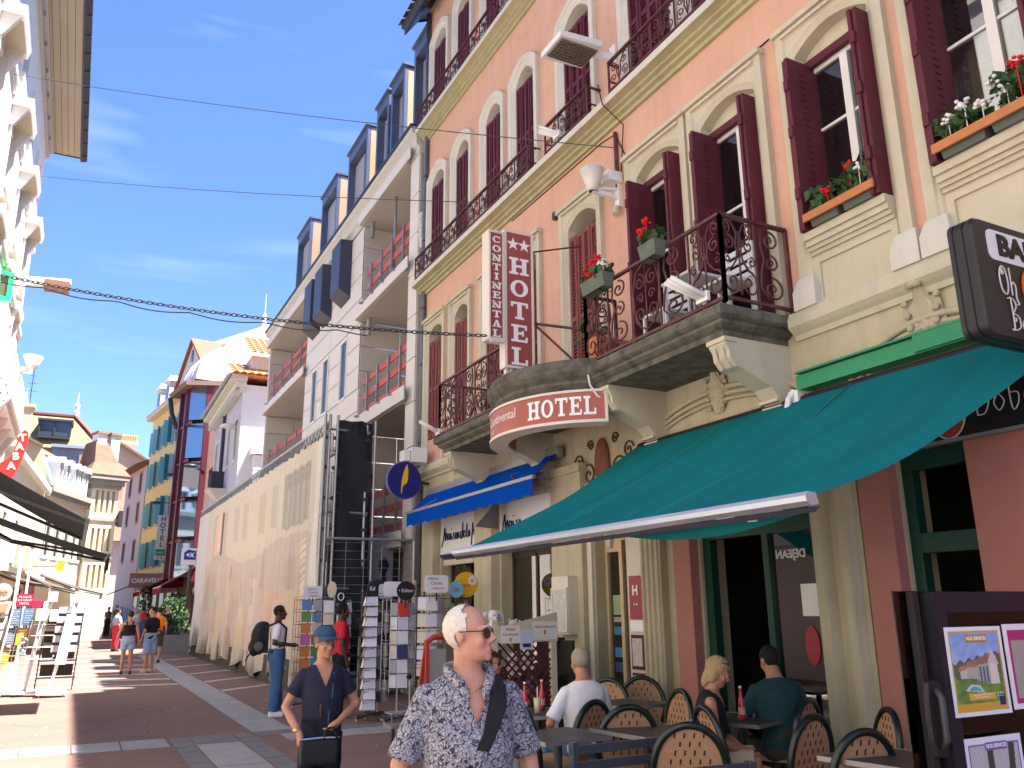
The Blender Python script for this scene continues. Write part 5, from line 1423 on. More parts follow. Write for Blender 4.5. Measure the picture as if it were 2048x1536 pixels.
mb = MB(); mb.bar((.95, 61.55, 12.15), (-1.15, 63.95, 14.8), .3, .12); mb.bar((-1.15, 63.95, 14.8), (-9, 63.95, 14.8), .22, .14); mb.build('ridge_tiles', mat('dark red ridge', (.26, .07, .055), .8), g)
mb = MB(); mb.lathe([(.2, 0), (.22, .3), (.12, .45), (.2, .75), (.06, 1.0), (.02, 1.7)], (-1.15, 64, 14.8), 8); mb.lathe([(.2, 0), (.22, .3), (.12, .45), (.2, .75), (.06, 1.0), (.02, 1.7)], (-4.3, 64, 14.8), 8); mb.build('finial', M['white'], g)
mb = MB(); mb.box(-3.2, -1.3, 61.7, 63.4, 12.75, 12.9); mb.box(-3.3, -1.2, 61.6, 63.6, 13.9, 14.05)
for x in (-3.2, -2.3, -1.35): mb.box(x, x+.08, 61.7, 61.8, 12.9, 13.9)
mb.build('dormer_frame', M['darkm'], g)
MB().box(-3.12, -1.3, 61.78, 61.82, 12.9, 13.9).build('pane', MATS['far window glass'], g)
mb = MB(); mb.box(-2.2, -.2, 60.8, 61.6, 10, 12.0); mb.box(-2.3, -.1, 60.6, 61.6, 12.0, 12.2); mb.build('zinc_lift_head', zl, g)
mb = MB(); mb.box(-.6, .15, 60.6, 61.6, 10, 11.6); mb.build('chimney', mat('brick chimney', (.42, .24, .17)), g)
wins = [(f, z, .9, 1.6) for z in (3.6,) for f in (.15, .4, .65, .9)]
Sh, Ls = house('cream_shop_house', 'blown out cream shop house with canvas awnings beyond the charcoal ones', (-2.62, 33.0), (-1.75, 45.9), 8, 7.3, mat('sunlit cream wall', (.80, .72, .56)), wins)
mb = MB(); mb.box(0, Ls, -.3, .2, 7.2, 7.45); mb.box(0, Ls, -.55, 0, 3.0, 3.2); mb.build('cornice', M['pale'], Sh, world=False)
for x in np.linspace(1, Ls-1, 6): MB().box(x-.8, x+.8, -.03, .1, .1, 2.6).build('shop_window', MATS['dark shop glass'], Sh, world=False)
mb = MB(); mb.box(.5, 5, -.75, -.7, 3.2, 3.95)
mb.build('balcony_parapet', mat('grey green panels', (.34, .34, .28), .8, (3, .2)), Sh, world=False)
MB().box(8.6, 11.4, -.10, -.04, 3.0, 4.0).build('orange_terrace_board', mat('orange canvas', (.72, .26, .08), .8), Sh, world=False)
for x in (8.9, 10.2):
 mb = MB(); mb.tube([(x, -.3, .2), (x, -.3, 2.9)], .14, 8); mb.build('red_marble_column', mat('red marble column', (.46, .22, .20), .5, (4, .4)), Sh, world=False)
for (y0, y1, xw, zw, xf, zf, lab) in ((33.4, 36.8, -2.5, 3.1, -.75, 2.55, 'grey canvas awning first beyond the charcoal pair'), (37.6, 43.5, -2.1, 3.3, .15, 2.42, 'beige canvas awning above the far pavement cafe'), (45.5, 51.5, -1.4, 3.4, 1.3, 2.5, 'pale awning by the cream corner pavilion')):
 awning('shop_awning', lab, y0, y1, xw, zw, xf, zf, M['greyaw2'], 'pale awnings down the street', bar=M['grey'])
s_ = thing('orange_shop_sign', 'small orange square sign on the cream wall', 'sign', (-.66, 40.2, 3.4))
MB().box(-.72, -.42, 40.2, 40.26, 3.3, 3.68).build('panel', mat('orange sign', (.80, .34, .02), .5), s_)
MB().box(-1.9, -.72, 40.21, 40.25, 3.46, 3.5).build('arm', M['darkm'], s_)
for k, x in enumerate((-1.52, -1.3)):
 f = thing('flag_pole', ('white flag pole beside the racks, nearer of two', 'white flag pole with a thinner stem, farther of two')[k], 'pole', (x, 30+k, 0), 0, 'white poles')
 MB().tube([(x, 30+k, 0), (x, 30+k, 3.6)], .05-.012*k, 8).build('pole', M['white'], f)
 MB().lathe([(.02, 0), (.07, .05), (.0, .12)], (x, 30+k, 3.6), 8).build('cap', MATS['bright red sign'], f)
# ---- wires and the chain across the street
def wire(name, label, a, b, sag, r, n=24):
 a, b = Vector(a), Vector(b)
 pts = [a.lerp(b, k/n)-Vector((0, 0, sag*4*(k/n)*(1-k/n))) for k in range(n+1)]
 return tag(MB().tube(pts, r, 5).build(name, M['darkm'], None), label, 'wire')
wire('overhead_wire', 'upper thin wire crossing the sky to a hook under the cornice', (-2.55, 20.0, 13.67), (6.15, 8.62, 7.95), .12, .008)
wire('overhead_wire', 'lower thin wire crossing the sky to the hotel railing', (-2.58, 26.0, 14.1), (5.95, 12.7, 8.95), .12, .009)
ch = thing('sign_chain', 'dark chain stretched from the blade sign across the street', 'chain', (4.5, 9.4, 5.1))
a, b = Vector((4.50, 9.42, 5.14)), Vector((-2.58, 12.9, 6.35)); n = 112; sag = .22
cp = lambda t: a.lerp(b, t)-Vector((0, 0, sag*4*t*(1-t)))
link = MB(); link.tube([(.045*math.cos(k*math.pi/6), .022*math.sin(k*math.pi/6), 0) for k in range(13)], .0085, 5, False); lm = link.mesh('chain_link', M['darkm'], True)
for k in range(n):
 t = (k+.5)/n; p0 = cp(t); d = (cp(min(1, t+.005))-cp(max(0, t-.005))).normalized()
 o = put(lm, 'chain_link', ch)
 o.rotation_mode = 'QUATERNION'; q = d.to_track_quat('X', 'Z')
 from mathutils import Quaternion
 o.rotation_quaternion = q @ Quaternion((1, 0, 0), math.pi/2*(k % 2)+.25)
 o.location = p0-Vector(ch['_loc'])
pts = [cp(k/60)-Vector((0, 0, .05+.05*abs(math.sin(k*.42)))) for k in range(12, 61)]
MB().tube(pts, .009, 5).build('slack_cable', M['darkm'], ch)
# ================================================================ awnings of the hotel front
def hotel_awning():
 t = thing('cafe_awning', 'large faded teal awning over the cafe terrace', 'awning', (6.1, 5.8, 3.6))
 y0, y1 = 3.38, 8.28; nf, n = 30, 60
 P = []
 for k in range(nf+1):
  f = k/nf; row = []
  for j in range(n+1):
   v = j/n; y = y0+(y1-y0)*v-.42*(1-f)*(1-v)**3
   bell = math.sin(math.pi*f)
   fold = .022*math.sin(v*46+f*6)*bell*math.exp(-((v-.15)/.35)**2)+.016*math.sin(v*27-f*9)*bell
   row.append((6.08+(3.62-6.08)*f, y, 3.60+(2.235-3.60)*f-.10*bell*(1+.5*math.exp(-(v/.18)**2))+fold+.03*f*math.exp(-((v-.5)/.3)**2)*0))
  P.append(row)
 grid_obj('cloth', P, M['teal'], t)
 for yy in (y0+1.62, y0+3.27):
  mb = MB(); rows = []
  k0 = int((yy-y0)/(y1-y0)*n)
  mb.tube([(P[k][k0][0], yy, P[k][k0][2]+.004) for k in range(nf+1)], .006, 4); mb.build('seam', mat('teal seam', (.02, .20, .21), .8), t)
 bar = MB()
 prof = [(3.66, 2.20), (3.60, 2.185), (3.565, 2.21), (3.56, 2.24), (3.585, 2.265), (3.64, 2.26)]
 bar.rings([[(x, y0-.04, z) for x, z in prof], [(x, y1+.04, z) for x, z in prof]])
 bar.build('front_bar', mat('pale blue grey bar', (.50, .55, .62), .3, (3, .1), metal=.5), t)
 v = MB(); v.rings([[(x, y0-.04, z) for x, z in [(3.67, 2.185), (3.62, 2.15), (3.60, 2.18)]], [(x, y1+.04, z) for x, z in [(3.67, 2.185), (3.62, 2.15), (3.60, 2.18)]]]); v.build('gutter_strip', M['zinc'], t)
 mb = MB()
 for y, s in ((y0+.5, 1), (y1-.5, -1)):
  mb.bar((6.1, y, 3.40), (4.85, y+s*.55, 2.48), .075, .05); mb.bar((4.85, y+s*.55, 2.48), (3.66, y, 2.17), .06, .045)
 mb.build('folding_arm', M['white'], t)
 MB().tube([(6.08, y0, 3.56), (6.08, y1, 3.56)], .055, 10).build('roller', M['black'], t)
 g = MB(); g.box(6.02, 6.2, y0, 5.62, 3.66, 3.80); g.box(5.99, 6.2, y0, 4.30, 3.67, 3.815); g.box(5.985, 6.195, y0, 5.60, 3.812, 3.83)
 g.build('green_cover_board', M['greenl'], t)
 mb = MB(); mb.box(6.0, 6.16, 5.60, 5.72, 3.50, 3.66); mb.tube([(6.02, 5.66, 3.66), (5.96, 5.68, 3.58), (5.95, 5.70, 3.48)], .03, 6); mb.build('white_bracket', M['white'], t)
 P = [[(3.66+.06*f, y0+.1+2.6*j/20, 2.19-.10*f*math.sin(math.pi*min(1, j/16+.05))) for j in range(21)] for f in (0, .5, 1)]
 grid_obj('hanging_flap', P, M['teal'], t)
hotel_awning()
b = awning('shop_awning', 'bright blue shop awning with a straight valance', 10.30, 15.42, 6.08, 3.84, 5.66, 3.46, M['blue'], val=.235, bar=M['grey'], sag=.01, armz=.1)
tag(MB().hexa([(5.55, 12.0, 2.9), (6.1, 12.3, 2.9), (6.1, 12.34, 2.9), (5.55, 12.04, 2.9), (5.9, 12.1, 3.25), (6.1, 12.3, 3.3), (6.1, 12.34, 3.3), (5.9, 12.14, 3.25)]).build('corner_sheet', mat('grey sheet', (.20, .20, .20), .7)), 'grey triangular sheet below the blue awning', 'sheet')
# ================================================================ lettered signs
s = thing('blade_sign', 'tall two part hotel sign with CONTINENTAL and HOTEL above the porch', 'sign', (4.9, 9.4, 4.57))
y = 9.4
def plate(x0, x1, z0, z1, y0, y1, name='sign_face'):
 t = .035
 MB().box(x0+t, x1-t, y0-.004, y1+.004, z0+t, z1-t).build(name, M['sign'], s)
 f = MB(); f.box(x0, x0+t, y0-.012, y1+.012, z0, z1); f.box(x1-t, x1, y0-.012, y1+.012, z0, z1); f.box(x0+t, x1-t, y0-.012, y1+.012, z0, z0+t); f.box(x0+t, x1-t, y0-.012, y1+.012, z1-t, z1)
 f.build('sign_frame', mat('ivory sign frame', (.70, .66, .58), .5, (3, .1)), s)
plate(4.765, 5.215, 4.735, 6.735, y, y+.14)
plate(4.51, 4.758, 5.09, 6.67, y-.02, y+.16)
mb = MB(); mb.tube([(4.55, y-.03, 5.07), (4.52, y-.04, 5.10), (4.52, y-.04, 6.6)], .02, 6); mb.tube([(4.54, y-.03, 5.075), (4.73, y-.03, 5.075)], .03, 8); mb.build('rounded_edge', MATS['ivory sign frame'], s)
def slab_text(word, cx, ztop, step, hgt, wid, yy, vertical=True):
 for k, ch in enumerate(word):
  w, polys = slab_glyph(ch); sc = wid/1.05
  z0 = ztop-step*k-hgt
  mb = MB()
  for q, p in enumerate(polys):
   mb.prism([(cx+(u-w/2)*sc, z0+v*hgt) for u, v in p], lambda a, b_, d: (a, yy-d, b_), .002, .010+.0004*(q % 5))
  mb.build('letter', M['letter'], s)
slab_text('HOTEL', 4.99, 6.33, .325, .245, .285, y-.004)
slab_text('CONTINENTAL', 4.634, 6.585, .1355, .098, .135, y-.024)
for sx_ in (4.90, 5.075):
 mb = MB(); p = star_poly(sx_, 6.53, .10)
 mb.rings([[(a, y-.006, b_) for a, b_ in p], [(a, y-.012, b_) for a, b_ in p]]); mb.build('star', M['letter'], s)
mb = MB()
for x in (4.82, 4.90, 5.19): mb.bar((x, y+.07, 4.45), (x, y+.07, 4.74), .035)
mb.build('sign_legs', M['white'], s)
mb = MB(); mb.bar((5.2, y+.1, 5.45), (6.2, 9.0, 5.30), .03); mb.bar((5.2, y+.1, 5.5), (5.9, 9.0, 4.6), .03); mb.bar((5.2, y+.1, 6.5), (6.2, 9.75, 6.9), .02); mb.build('stay_rod', M['iron'], s)
s2 = thing('porch_sign', 'curved brick red porch sign lettered HOTEL with a faded name', 'sign', (6.1, 9.25, 3.75))
R0 = 1.46
def cyl(a, z, r=R0): return (PCX-r*math.sin(a), PCY-r*math.cos(a), z)   # a = 0 towards the reader, pi/2 towards the street
a0, a1 = .52, 2.55
def arc_band(z0, z1, r0, r1, name, m, aa=a0, ab=a1, n=40):
 mb = MB(); rr = []
 for k in range(n+1):
  a = aa+(ab-aa)*k/n; rr.append([cyl(a, z0, r0), cyl(a, z0, r1), cyl(a, z1, r1), cyl(a, z1, r0)])
 mb.rings(rr); return mb.build(name, m, s2)
arc_band(3.80, 4.14, R0-.2, R0, 'sign_face', mat('sun faded red sign', (.42, .12, .09), .4, (1.2, .2), streak=.3))
arc_band(3.765, 3.80, R0-.24, R0+.014, 'sign_frame', MATS['ivory sign frame']); arc_band(4.14, 4.17, R0-.24, R0+.014, 'sign_frame', MATS['ivory sign frame'])
arc_band(3.765, 4.17, R0-.22, R0+.015, 'sign_frame', MATS['ivory sign frame'], a0-.025, a0)
def arc_letters(word, a_start, hgt, wid, z0, m, gap=.22):
 u = 0.0
 for q, ch in enumerate(word):
  w, polys = slab_glyph(ch); mb = MB()
  for j, p in enumerate(polys):
   pts = [(a_start-(u+x*wid)/R0, z0+v*hgt) for x, v in p]
   mb.rings([[cyl(a, z, R0+.003) for a, z in pts], [cyl(a, z, R0+.010+.0004*(j % 5)) for a, z in pts]])
  mb.build('letter', m, s2); u += (w+.10)*wid
 return u
arc_letters('HOTEL', 1.20, .225, .165, 3.86, M['letter'])
me = text_mesh('Continental', .17, .003, .003)
me.materials.clear(); me.materials.append(mat('faded lettering', (.66, .56, .50), .6))
co = np.zeros(len(me.vertices)*3); me.vertices.foreach_get('co', co); co = co.reshape(-1, 3)
a = 1.62-co[:, 0]/R0; r = R0+.006+co[:, 2]; z = 4.0+co[:, 1]+.05*co[:, 0]*0
co = np.stack([PCX-r*np.sin(a), PCY-r*np.cos(a), z], -1)-np.array(s2['_loc'])
me.vertices.foreach_set('co', co.ravel()); me.update()
o = bpy.data.objects.new('faded_lettering', me); COL.objects.link(o); o.parent = s2
for k in (0, 1):
 p = star_poly(1.86-.09*k, 3.86, .035); mb = MB()
 mb.rings([[cyl(1.86-.09*k+(q[0]-(1.86-.09*k))/R0, q[1], R0+.003) for q in p], [cyl(1.86-.09*k+(q[0]-(1.86-.09*k))/R0, q[1], R0+.01) for q in p]]); mb.build('star', MATS['faded lettering'], s2)
tag(MB().tube([(5.28, 8.18, 4.5), (5.22, 8.10, 4.40), (5.24, 8.08, 4.22), (5.30, 8.02, 4.08), (5.5, 8.0, 4.0)], .012, 6).build('sign_cable', M['white']), 'loose white cable hanging from the balcony to the porch sign', 'cable')
s3 = thing('round_sign', 'round navy blue sign with a yellow quill', 'sign', (5.75, 15.7, 4.1))
mb = MB(); n = 36
mb.rings([[(5.62+.345*math.cos(2*math.pi*k/n), 15.52+d, 4.12+.36*math.sin(2*math.pi*k/n)) for k in range(n)] for d in (0, .12)]); mb.build('disc', mat('navy sign face', (.014, .018, .16), .35), s3)
mb = MB(); mb.tube([(5.62+.35*math.cos(2*math.pi*k/n), 15.58, 4.12+.365*math.sin(2*math.pi*k/n)) for k in range(n+1)], .022, 6, False); mb.build('rim', mat('violet rim', (.20, .20, .42), .4), s3)
q = [(5.665, 4.44), (5.69, 4.30), (5.685, 4.13), (5.655, 4.05), (5.60, 4.015), (5.575, 3.97), (5.565, 3.85), (5.55, 3.85), (5.55, 4.0), (5.565, 4.14), (5.60, 4.29), (5.635, 4.39)]
MB().prism(q, lambda u, v, d: (u, 15.52-d, v), .002, .010).build('quill', mat('yellow sign paint', (.80, .48, .02), .5), s3)
mb = MB(); mb.box(5.58, 5.70, 15.45, 15.75, 4.50, 4.72); mb.box(5.72, 6.04, 15.40, 15.80, 4.48, 4.78); mb.build('projector_box', M['white'], s3)
MB().bar((5.9, 15.6, 4.1), (6.2, 15.7, 4.1), .05).build('bracket', M['darkm'], s3)
s4 = thing('bar_sign', 'black rounded bar sign reading BA, Oh and Bo with an orange disc', 'sign', (5.6, 3.0, 3.7))
def rrect(x0, x1, z0, z1, r, n=6):
 P = []
 for (cx_, cz_, a) in ((x1-r, z1-r, 0), (x0+r, z1-r, 90), (x0+r, z0+r, 180), (x1-r, z0+r, 270)):
  for k in range(n+1):
   t = math.radians(a+90*k/n); P.append((cx_+r*math.cos(t), cz_+r*math.sin(t)))
 return P
BS = .12; x0, x1, z0, z1 = 4.80+BS, 6.0+BS, 3.285, 4.10
mb = MB(); mb.rings([[(a, 3.0+d, b_) for a, b_ in rrect(x0+e, x1-e, z0+e, z1-e, .08)] for d, e in ((-.0, .05), (0, .012), (.02, 0), (.05, 0), (.055, .008), (.065, .008), (.07, 0), (.12, 0), (.125, .008), (.135, .008), (.14, 0), (.17, 0), (.18, .03))])
mb.build('case', mat('black sign case', (.022, .022, .026), .35), s4)
MB().prism(rrect(4.94+BS, 5.95+BS, 3.82, 4.035, .05), lambda u, v, d: (u, 3.0-d, v), .0, .006).build('white_band', mat('white sign band', (.72, .74, .78), .4), s4)
text('BAR', .20, M['black'], (5.245+BS, 2.99, 3.925), (1, 0, 0), (0, 0, 1), s4, bold=.008, sx=1.15)
chalk = mat('silver script', (.62, .62, .62), .5)
st_oh = [[(.25, .75), (.15, .9), (.05, .6), (.1, .15), (.3, .05), (.42, .4), (.36, .85), (.22, .95), (.14, .8), (.2, .68), (.28, .74)], [(.58, .95), (.56, .05)], [(.56, .35), (.68, .5), (.78, .35), (.74, .0), (.82, -.2), (.72, -.22)]]
stroke_word(st_oh, (4.985+BS, 2.994, 3.575), (1, 0, 0), (0, 0, 1), .215, .005, chalk, s4)
st_bo = [[(.1, .98), (.2, .95), (.18, .05), (.05, .0)], [(.05, .98), (.3, 1.0), (.42, .8), (.25, .55), (.22, .52)], [(.22, .52), (.46, .45), (.5, .15), (.28, .0), (.05, .0)], [(.22, .35), (.32, .38), (.3, .28), (.25, .3)], [(.85, .35), (.7, .35), (.62, .15), (.75, .0), (.9, .1), (.92, .3), (.82, .38)]]
stroke_word(st_bo, (5.03+BS, 2.994, 3.345), (1, 0, 0), (0, 0, 1), .215, .005, chalk, s4)
mb = MB(); mb.rings([[(5.40+BS+.165*math.cos(2*math.pi*k/28), 2.995-d, 3.655+.19*math.sin(2*math.pi*k/28)) for k in range(28)] for d in (0, .008)]); mb.build('orange_disc', mat('orange disc', (.82, .14, .03), .4), s4)
MB().bar((5.95, 3.09, 3.7), (6.2, 3.09, 3.7), .06).build('bracket', M['black'], s4)
s5 = thing('cafe_fascia', 'black fascia board with red medallion and silver script Dobe', 'sign', (6.15, 3, 3.1))
MB().box(6.10, 6.16, -1, 4.82, 2.925, 3.52).build('board', mat('matt black board', (.012, .012, .016), .6), s5)
MB().box(6.085, 6.12, -1, 4.86, 2.895, 2.925).build('edge_strip', M['grey'], s5)
mb = MB(); n = 30
mb.rings([[(6.10-d, 4.16+.145*math.cos(2*math.pi*k/n), 3.12+.19*math.sin(2*math.pi*k/n)) for k in range(n)] for d in (0, .006)]); mb.build('medallion', mat('medallion red', (.40, .05, .03), .5), s5)
mb = MB(); mb.tube([(6.092, 4.16+.15*math.cos(2*math.pi*k/n), 3.12+.195*math.sin(2*math.pi*k/n)) for k in range(n+1)], .007, 5, False); mb.build('medallion_rim', chalk, s5)
stroke_word([[(.1, .9), (.5, 1), (.7, .6), (.3, .3), (.5, .05), (.9, .2), (.6, .35), (.3, .2)]], (6.092, 4.25, 3.0), (0, -1, 0), (0, 0, 1), .17, .010, M['black'], s5)
stroke_word([[(.1, .0), (.14, .95), (.3, .9), (.5, .5), (.35, .05), (.1, 0)], [(.05, .95), (.12, 1.02), (.22, .8), (.3, .72), (.28, .85), (.2, .82)], [(.75, .5), (.62, .25), (.75, .02), (.92, .25), (.78, .5)], [(1.1, 1.15), (1.12, .02), (1.3, .1), (1.34, .4), (1.14, .45)], [(1.5, .25), (1.72, .35), (1.6, .5), (1.5, .2), (1.75, .05)]],
   (6.094, 3.93, 3.06), (0, -1, 0), (0, 0, 1), .27, .0055, chalk, s5)
stroke_word([[(0, .5), (.1, .1), (.3, .0), (.32, .25), (.15, .22)]], (6.094, 4.46, 2.98), (0, -1, 0), (0, 0, 1), .16, .0055, chalk, s5)
l = thing('street_lamp', 'flat white street lamp with louvred underside on the salmon wall', 'street lamp', (6.2, 8.6, 9.5))
hd = [(5.79, 10.12), (5.72, 9.54), (6.02, 9.50), (6.06, 10.0)]
c0 = Vector((5.80, 10.19, 10.30)); c1 = Vector((5.72, 9.58, 10.30))
cs = [(5.18, 8.98), (5.18, 8.42), (5.80, 8.42), (5.80, 8.98)]
l_z = 9.38
mb = MB(); mb.hexa([(5.20, 9.02, l_z), (5.20, 8.46, l_z), (5.86, 8.40, l_z), (5.86, 8.96, l_z), (5.20, 9.02, l_z+.09), (5.20, 8.46, l_z+.09), (5.86, 8.40, l_z+.09), (5.86, 8.96, l_z+.09)]); mb.build('lamp_case', M['white'], l)
MB().box(5.235, 5.825, 8.50, 8.92, l_z-.006, l_z-.001).build('reflector', mat('lamp reflector', (.40, .36, .30), .3, (30, .7), metal=.5), l)
mb = MB()
for k in range(11): mb.box(5.24+.0585*k, 5.245+.0585*k, 8.50, 8.92, l_z-.03, l_z-.007)
for k in range(8): mb.box(5.235, 5.825, 8.50+.058*k, 8.505+.058*k, l_z-.028, l_z-.008)
mb.build('louvre', mat('louvre metal', (.26, .24, .21), .4, metal=.5), l)
mb = MB(); mb.hexa([(5.86, 8.64, l_z+.02), (6.19, 8.58, l_z+.0), (6.19, 8.64, l_z), (5.86, 8.70, l_z+.02), (5.86, 8.64, l_z+.07), (6.19, 8.58, l_z+.13), (6.19, 8.64, l_z+.13), (5.86, 8.70, l_z+.07)]); mb.box(6.17, 6.2, 8.54, 8.68, l_z-.06, l_z+.26); mb.build('arm', M['white'], l)
l = thing('wall_floodlight', 'white cone floodlight with a box beside the open window', 'floodlight', (6.2, 8.6, 7.4))
mb = MB(); mb.lathe([(.05, -.16), (.08, -.15), (.085, -.10), (.175, .16), (.165, .16), (.07, -.08), (.05, -.16)], (5.74, 8.62, 7.33), 18); mb.build('shade', mat('cream lamp shade', (.72, .68, .58), .4, (4, .1)), l, True)
mb = MB(); mb.bar((5.74, 8.62, 7.18), (6.18, 8.62, 7.16), .05, .06); mb.bar((5.8, 8.62, 7.22), (6.18, 8.62, 7.3), .04); mb.box(6.14, 6.2, 8.57, 8.67, 7.02, 7.45); mb.build('bracket', M['white'], l)
mb = MB(); mb.box(5.95, 6.18, 8.52, 8.72, 7.37, 7.52); mb.build('control_box', M['white'], l)
mb = MB(); mb.tube([(6.12, 8.6, 7.0), (6.08, 8.58, 6.88)], .05, 8); mb.build('gland', M['cream'], l)
l = thing('wall_lantern', 'small glass wall lantern over the hotel door', 'lantern', (6.1, 9.0, 2.6))
mb = MB(); mb.lathe([(.05, 0), (.09, .24), (.1, .25), (.03, .36), (.0, .38)], (6.05, 9.0, 2.38), 6); mb.build('glass_body', mat('pale lantern glass', (.55, .50, .42), .2), l)
MB().bar((6.05, 9.0, 2.78), (6.2, 9.0, 2.84), .02).build('bracket', M['black'], l)
mcase = thing('menu_case', 'tall cream menu case on the pillar by the hotel door', 'display case', (6.05, 10.1, 1.3))
mb = MB(); mb.box(5.93, 6.08, 9.86, 10.30, 1.30, 2.06); mb.build('case', mat('cream metal case', (.66, .63, .54), .5, (4, .1)), mcase)
MB().box(5.915, 5.931, 9.90, 10.26, 1.36, 1.88).build('menu_sheet', mat('printed menu', (.62, .60, .56), .6, (18, .55)), mcase)
mb = MB()
for q in ((9.87, 9.90, 1.33, 1.91), (10.26, 10.29, 1.33, 1.91)): mb.box(5.905, 5.932, *q)
mb.box(5.905, 5.932, 9.90, 10.26, 1.33, 1.36); mb.box(5.905, 5.932, 9.90, 10.26, 1.88, 1.91); mb.build('door_frame', MATS['cream metal case'], mcase)
hpl = thing('hotel_plate', 'dark red hotel rating plate with letter H and two stars', 'plate', (6.16, 8.62, 1.7))
MB().prism([(8.76, 1.50), (8.50, 1.50), (8.50, 1.98), (8.545, 2.02), (8.76, 2.02)], lambda u, v, d: (6.165-d, u, v), 0, .014).build('panel', mat('claret plate', (.30, .03, .05), .35), hpl)
text('H', .17, M['letter'], (6.148, 8.63, 1.84), (0, -1, 0), (0, 0, 1), hpl, bold=.004)
for k in (0, 1):
 mb = MB(); p = star_poly(8.655-.05*k, 1.68, .018); mb.rings([[(6.151, a_, b_) for a_, b_ in p], [(6.146, a_, b_) for a_, b_ in p]]); mb.build('star', M['letter'], hpl)
nf = thing('notice_frame', 'pair of maroon framed notices under the claret rating plate', 'frame', (6.16, 8.62, 1.1))
mb = MB(); mb.box(6.15, 6.165, 8.50, 8.76, .92, 1.32); mb.box(6.15, 6.165, 8.50, 8.76, .50, .88); mb.build('border', M['maroon'], nf)
mb = MB(); mb.box(6.142, 6.151, 8.53, 8.73, .96, 1.28); mb.box(6.142, 6.151, 8.52, 8.74, .53, .85); mb.build('notice', mat('colour notice', (.60, .55, .48), .6, (22, .7)), nf)
MB().box(6.15, 6.165, 8.50, 8.76, 1.36, 1.49).build('white_plate', M['letter'], nf)
# ================================================================ plants in boxes and things on the balcony
def plant(parent, x0, x1, y0, y1, z, hgt, nleaf, flowers, m=None, fr=.045, seed=1):
 rnd = random.Random(seed); mb = MB()
 for _ in range(nleaf):
  c = Vector((rnd.uniform(x0, x1), rnd.uniform(y0, y1), z+hgt*rnd.random()**.8)); s = rnd.uniform(.028, .055)
  d = Vector((rnd.uniform(-1, 1), rnd.uniform(-1, 1), rnd.uniform(-.3, .8))).normalized(); u = d.orthogonal().normalized()*s; w = d.cross(u).normalized()*s
  mb.face([c+u, c+(u+w)*.7, c+w, c-u*.8, c-w])
 f = mb.build('foliage', m or M['leaf'], parent)
 for (fx, fy, fz, fm) in flowers:
  mb = MB()
  for _ in range(16):
   c = Vector((fx+rnd.uniform(-fr, fr), fy+rnd.uniform(-fr, fr), fz+rnd.uniform(-fr*.7, fr*.7))); mb.ell(c, (fr*.42, fr*.42, fr*.32), 6, 4)
  mb.tube([(fx, fy, z), (fx, fy, fz)], .005, 4)
  mb.build('flower_head', M[fm], parent)
def windowbox(label, y0, y1, x, z, flowers, seed):
 t = thing('flower_box', label, 'flower box', (x, (y0+y1)/2, z), 0, 'window flower boxes')
 mb = MB()
 for k in range(2):
  a = y0+(y1-y0)*.5*k+.02; b_ = a+(y1-y0)*.5-.04
  mb.hexa([(x-.08, a+.02, z), (x+.08, a+.02, z), (x+.08, b_-.02, z), (x-.08, b_-.02, z), (x-.10, a, z+.16), (x+.10, a, z+.16), (x+.10, b_, z+.16), (x-.10, b_, z+.16)])
 mb.build('trough', M['planter'], t)
 MB().box(x-.135, x-.112, y0-.02, y1+.02, z+.06, z+.14).build('wooden_board', M['wood'], t)
 plant(t, x-.10, x+.10, y0+.55*(y1-y0), y1, z+.14, .24, 170, [], seed=seed)
 plant(t, x-.10, x+.10, y0, y0+.42*(y1-y0), z+.14, .34, 190, flowers, seed=seed+1)
windowbox('window box with red geraniums and an orange wooden board', 4.46, 5.24, 6.08, 5.20, [(6.02, 4.72, 5.62, 'redfl'), (6.0, 4.98, 5.48, 'redfl'), (6.02, 4.62, 5.55, 'whitefl')], 11)
windowbox('window box with white geraniums cut by the picture edge', 2.95, 3.83, 6.08, 5.20, [(6.0, 3.70, 5.52, 'whitefl'), (6.0, 3.55, 5.58, 'whitefl'), (6.02, 3.42, 5.50, 'whitefl'), (6.0, 3.30, 5.62, 'whitefl'), (6.0, 3.1, 5.68, 'redfl'), (6.03, 3.22, 5.52, 'whitefl')], 21)
def hung_pot(label, y0, y1, flowers, seed):
 x = 5.22; z = 5.30
 t = thing('balcony_planter', label, 'planter', (x, (y0+y1)/2, z), 0, 'planters hung on the balcony rail')
 mb = MB(); mb.hexa([(x-.07, y0+.02, z), (x+.05, y0+.02, z), (x+.05, y1-.02, z), (x-.07, y1-.02, z), (x-.10, y0, z+.18), (x+.08, y0, z+.18), (x+.08, y1, z+.18), (x-.10, y1, z+.18)]); mb.build('trough', mat('mossy green trough', (.13, .16, .12), .7, (7, .5)), t)
 mb = MB(); mb.tube([(x+.08, y0+.1, z+.16), (x+.1, y0+.1, z+.2), (x+.1, y0+.1, z-.02), (x-.1, y0+.1, z-.02)], .008, 4); mb.tube([(x-.1, y0, z-.015), (x-.1, y1, z-.015)], .008, 4); mb.build('hanger', M['black'], t)
 plant(t, x-.09, x+.08, y0, y1, z+.15, .17, 90, flowers, seed=seed)
hung_pot('mossy planter with red and white geraniums on the balcony rail end', 7.55, 8.05, [(5.18, 7.97, 5.62, 'redfl'), (5.18, 7.85, 5.68, 'redfl'), (5.17, 7.72, 5.72, 'redfl'), (5.2, 7.66, 5.64, 'whitefl'), (5.15, 7.9, 5.55, 'redfl'), (5.17, 7.6, 5.58, 'whitefl')], 31)
